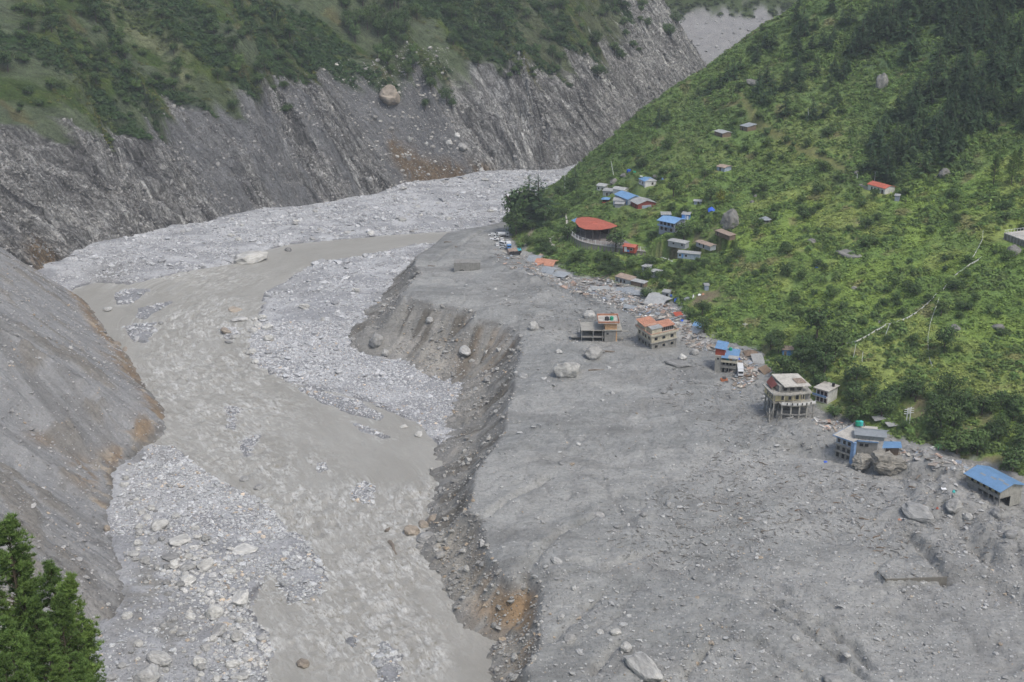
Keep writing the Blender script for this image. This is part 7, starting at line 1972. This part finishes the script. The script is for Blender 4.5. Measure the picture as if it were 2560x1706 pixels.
# driftwood
def log(px_, py_, lpx, ang, label, fn=h_terr, rad=.35, mat='driftwood', name='log', group=None):
    p = surf_pt(px_, py_, fn); L = lpx * depth_of(p) / FPX
    V, F = tube([(-L / 2, 0, .1), (-L * .15, L * .03, .25), (L * .2, -L * .02, .15), (L / 2, L * .02, .2)], [rad, rad * .9, rad * .75, rad * .35], 7)
    F = list(F) + [tuple(range(6, -1, -1)), tuple(range(21, 28))]
    me = bpy.data.meshes.new(name); me.from_pydata(V, [], F); me.materials.append(M[mat]); o = bpy.data.objects.new(name, me); C.objects.link(o); o.location = p; o.rotation_euler = (0, 0, R(ang))
    return tag(o, label, 'log', group)
log(982, 1372, 70, -72, 'large grey driftwood log stranded in the river rapids', B, .9); log(970, 1326, 22, 70, 'dark stump sticking out of the river just above the large log', B, .8)
log(1520, 880, 34, 2, 'dark log lying right of the two-part boulder', rad=.45); log(1491, 926, 40, 3, 'dark ragged log right of the largest whitish boulder', rad=.4); log(1280, 667, 18, 5, 'log on the mud behind the buried concrete box', rad=.4) if False else None
log(1079, 666, 18, -5, 'small dark log on the far mud left of the concrete box', rad=.4); log(1120, 606, 20, 0, 'dark log on the far mud near the river', rad=.4); log(1138, 618, 16, -10, 'second dark log on the far mud, closer than the first', rad=.4)
log(2045, 1578, 28, 60, 'grey log standing out from the furrow in the lower right terrace', rad=.25); log(1997, 1168, 24, 45, 'thick log on the mud left of the blue building', rad=.4); log(2300, 1190, 50, 52, 'long log leaning on the mud mound above the long blue roof', rad=.3)
for k in range(44):
    x, y = inpoly_px([(1950, 1160), (2260, 1210), (2400, 1250), (2540, 1300), (2500, 1450), (2100, 1380), (1750, 1300), (1850, 1150)])
    log(x, y, random.uniform(10, 30), random.uniform(-60, 60), 'weathered log scattered over the right half of the mud terrace', rad=random.uniform(.12, .28), mat=random.choice(['driftwood', 'grey_timber', 'timber']), group='logs scattered over the terrace')

# ---- rubble along the foot of the hill
def rubble(n, polys, colours, label, hf, smin, smax, name='rubble', flat=.25):
    V, F, Cc = [], [], []
    rr_ = np.random.default_rng(n)
    bx = np.array([(x, y, z) for z in (-.5, .5) for y in (-.5, .5) for x in (-.5, .5)], float)
    bf = np.array([(0, 2, 3, 1), (4, 5, 7, 6), (0, 1, 5, 4), (2, 6, 7, 3), (0, 4, 6, 2), (1, 3, 7, 5)])
    XY = []
    for poly, share, fn in polys:
        for _ in range(int(n * share)):
            x, y = inpoly_px(poly); p = on_z(x, y, T)
            XY.append(p[:2])
    XY = np.array(XY); XY += rr_.normal(size=XY.shape) * 1.2
    Z = hf(XY[:, 0], XY[:, 1]); N_ = len(XY)
    L = smin + (smax - smin) * rr_.random(N_) ** 2.6
    Wd = L * (.10 + (.75 if name == 'rubble' else .22) * rr_.random(N_) ** 2); Th = np.clip(L * .12 * rr_.random(N_), .05, .5)
    cols_ = np.array(colours)[rr_.integers(0, len(colours), N_)] * (.7 + .6 * rr_.random((N_, 1)))
    P = bx[None] * np.stack([L, Wd, Th], 1)[:, None, :]
    a, b_ = rr_.normal(size=N_) * flat, rr_.normal(size=N_) * flat; yaw = rr_.uniform(0, 6.28, N_)
    y = P[..., 1] * np.cos(a)[:, None] - P[..., 2] * np.sin(a)[:, None]; z = P[..., 1] * np.sin(a)[:, None] + P[..., 2] * np.cos(a)[:, None]; x = P[..., 0]
    x2 = x * np.cos(b_)[:, None] + z * np.sin(b_)[:, None]; z2 = -x * np.sin(b_)[:, None] + z * np.cos(b_)[:, None]
    X3 = x2 * np.cos(yaw)[:, None] - y * np.sin(yaw)[:, None]; Y3 = x2 * np.sin(yaw)[:, None] + y * np.cos(yaw)[:, None]
    P = np.stack([X3, Y3, z2], -1) + np.stack([XY[:, 0], XY[:, 1], Z + .1 + L * .06], 1)[:, None, :]
    F = bf[None] + (np.arange(N_) * 8)[:, None, None]
    return tag(mesh_obj(name, P.reshape(-1, 3), F.reshape(-1, 4), STONE, 'stuff', np.repeat(cols_, 8, 0), smooth=False), label, 'rubble', kind='stuff')
hmax = lambda X, Y: np.maximum(h_terr(X, Y), np.where(h_hill(X, Y) - h_terr(X, Y) < 3, h_hill(X, Y), -99))
BR = [(.44, .43, .41), (.36, .34, .31), (.28, .24, .20), (.52, .52, .50), (.36, .31, .27), (.30, .30, .30), (.22, .20, .18), (.42, .39, .34), (.30, .29, .28), (.36, .26, .21), (.28, .32, .38), (.26, .25, .24)]
rubble(5200, [([(1400, 690), (1500, 690), (1620, 735), (1700, 780), (1745, 830), (1660, 830), (1560, 780), (1460, 745), (1400, 720)], .55, None), ([(1690, 810), (1760, 850), (1860, 880), (1900, 940), (1850, 980), (1800, 890), (1720, 870)], .25, None),
               ([(1240, 620), (1330, 640), (1400, 690), (1400, 720), (1300, 690), (1230, 650)], .1, None), ([(2020, 1060), (2100, 1040), (2120, 1080), (2060, 1080)], .04, None), ([(2230, 1130), (2300, 1150), (2430, 1170), (2420, 1230), (2300, 1200), (2220, 1170)], .06, None)],
       BR, 'tangled building rubble, planks and sheets along the foot of the hill', hmax, .35, 3.2)
rubble(5200, [([(1950, 1160), (2260, 1210), (2400, 1240), (2560, 1310), (2560, 1420), (2250, 1400), (1950, 1330), (1700, 1330), (1600, 1250), (1850, 1100)], .55, None), ([(1700, 900), (1900, 960), (2080, 1130), (1900, 1150), (1650, 1000)], .2, None), ([(1500, 1330), (1900, 1300), (1950, 1400), (1600, 1420)], .1, None), ([(1250, 700), (1500, 760), (1650, 850), (1400, 860), (1200, 740)], .15, None)],
       [(.24, .23, .21), (.19, .18, .165), (.29, .28, .26), (.24, .24, .23), (.17, .16, .15), (.36, .35, .34)], 'sticks and splintered wood scattered over the grey mud', h_terr, .3, 2.2, 'driftwood_litter', .12)
def sheet_at(px_, py_, w, dd_, ang, roll, mat, label, fn=h_terr, up=.8, grp=None, name='roof_sheet', fold=False):
    p = surf_pt(px_, py_, fn); m_ = MB()
    if fold: m_.sheet([(-w / 2, -dd_ / 2, 0), (w / 2, -dd_ / 2, 0), (w / 2, 0, dd_ * .22), (-w / 2, 0, dd_ * .22)], .1).sheet([(-w / 2, 0, dd_ * .22), (w / 2, 0, dd_ * .22), (w / 2, dd_ / 2, 0), (-w / 2, dd_ / 2, 0)], .1)
    else: m_.sheet([(-w / 2, -dd_ / 2, 0), (w / 2, -dd_ / 2, .15), (w / 2 + .2, dd_ / 2, 0), (-w / 2, dd_ / 2, .2)], .1)
    o = m_.build(name, mat); o.location = (p[0], p[1], p[2] + up); o.rotation_euler = (R(roll), R(random.uniform(-8, 8)), R(ang))
    return tag(o, label, 'roof sheet', grp)
for a in [(1340, 651, 8, 8, -35, 12, 'grey_roofing', 'fallen grey gable roof, uppermost of the collapsed roofs below the dirt track', 1), (1366, 660, 12, 7, -32, 14, 'orange_roofing', 'fallen orange and pale roof in the middle of the collapsed row', 1),
          (1347, 662, 4, 5, -60, 20, 'orange_roofing', 'torn strip of orange roofing left of the fallen orange roof', 0), (1374, 681, 8, 7, -40, 16, 'grey_roofing', 'fallen light grey roof just below the orange one', 1), (1400, 690, 9, 6, -38, 12, 'grey_roofing', 'last light grey roof at the lower right end of the collapsed row', 0),
          (1357, 646, 6, 5, -30, 8, 'rusty_roofing', 'dull brown roof piece at the back of the collapsed row', 0), (1560, 731, 9, 6, -20, 14, 'grey_roofing', 'bluish grey fallen roof at the left of the rubble roof line', 0), (1588, 736, 9, 5, -15, 12, 'grey_roofing', 'second bluish grey fallen roof in the rubble roof line', 0),
          (1617, 744, 11, 7, -28, 14, 'pale_roofing', 'striped pale fallen roof in the middle of the rubble roof line', 0), (1644, 757, 10, 11, -38, 16, 'pale_roofing', 'large whitish torn gable roof at the right end of the rubble roof line', 1), (1502, 725, 10, 4, 15, 10, 'pale_roofing', 'twisted whitish roof right of the bright white sheet', 0),
          (1580, 773, 8, 4, -10, 8, 'grey_roofing', 'flat grey sheet on the mud below the rubble roof line', 0), (1738, 830, 5, 5, -40, 20, 'grey_roofing', 'square light grey sheet right of the tilted cream building', 0), (1745, 818, 5, 4, -30, 15, 'blue_roofing', 'blue and orange sheet just above the square grey one', 0),
          (1895, 905, 5, 7, 8, 30, 'pale_roofing', 'white ribbed sheet standing at the grass edge above the wrecked hotel', 0), (1912, 930, 5, 4, 40, 30, 'timber', 'brown splintered panel below the white ribbed sheet', 0), (1695, 790, 4, 3, 20, 20, 'red_plaster', 'pinkish panel in the rubble behind the cream building', 0), (2232, 1066, 6, 3, 20, 10, 'pale_roofing', 'rusty white sheet left of the electricity poles', 0),
          (2206, 1049, 8, 3, 15, 10, 'pale_roofing', 'curved pale roof sheet behind the green tanks', 0)]:
    sheet_at(a[0], a[1], a[2], a[3], a[4], a[5], a[6], a[7], hmax if True else h_terr, .9, None, 'roof_sheet', bool(a[8]))
for k in range(70):
    x, y = inpoly_px([(1400, 695), (1500, 695), (1620, 740), (1700, 785), (1745, 830), (1660, 820), (1560, 775), (1460, 740)] if k % 4 else [(1700, 820), (1860, 885), (1900, 930), (1850, 960), (1800, 890)])
    sheet_at(x, y, random.uniform(1.2, 3.6), random.uniform(1, 2.6), random.uniform(0, 180), random.uniform(-25, 35), random.choice(['pale_roofing', 'grey_roofing', 'tin', 'rusty_roofing', 'grey_timber', 'timber', 'muddy_concrete', 'pale_roofing']), ('torn sheet lying in the rubble, ' + ('near the fallen roofs' if x < 1600 else 'behind the cream building' if x < 1745 else 'around the white lorry') + (', upper edge' if y < 760 else ', lower edge')), hmax, .5, 'torn sheets in the rubble')
# banana plant
p = surf_pt(2345, 1138, h_hill); r = tag(empty('banana_plant', p), 'banana plant with long drooping leaves at the foot of the right thicket', 'banana plant')
MB().cyl(0, 0, -1, 3.2, .22, .15, 8).build('stem', 'green_plastic', r)
for k in range(9):
    a = k * .7; m_ = MB(); L = 2.6
    m_.sheet([(0, 0, 3.1), (math.cos(a) * L * .5 - math.sin(a) * .3, math.sin(a) * L * .5 + math.cos(a) * .3, 4.1), (math.cos(a) * L, math.sin(a) * L, 3.2), (math.cos(a) * L * .5 + math.sin(a) * .3, math.sin(a) * L * .5 - math.cos(a) * .3, 4.1)], .04)
    m_.build('leaf', paint('banana_leaf', (.10, .22, .08), .5, .2) if k == 0 else bpy.data.materials['banana_leaf'], r)
# ---------------------------------------------------------------- the air
m = bpy.data.materials.new('haze'); m.use_nodes = True
nt = m.node_tree
nt.nodes.remove(nt.nodes['Principled BSDF'])
pv = nt.nodes.new('ShaderNodeVolumePrincipled')
pv.inputs['Color'].default_value = (.84, .92, 1.0, 1); pv.inputs['Density'].default_value = .0001
pv.inputs['Anisotropy'].default_value = 0.0
nt.links.new(pv.outputs[0], nt.nodes['Material Output'].inputs['Volume'])
x0, x1, y0, y1, z0, z1 = -650, 960, -60, 2150, -60, 900
v = [(x, y, z) for z in (z0, z1) for y in (y0, y1) for x in (x0, x1)]
f = [(0, 2, 3, 1), (4, 5, 7, 6), (0, 1, 5, 4), (2, 6, 7, 3), (0, 4, 6, 2), (1, 3, 7, 5)]
tag(mesh_obj('haze', v, f, m, 'stuff', smooth=False), 'thin pale haze filling the whole valley', 'haze', kind='stuff')
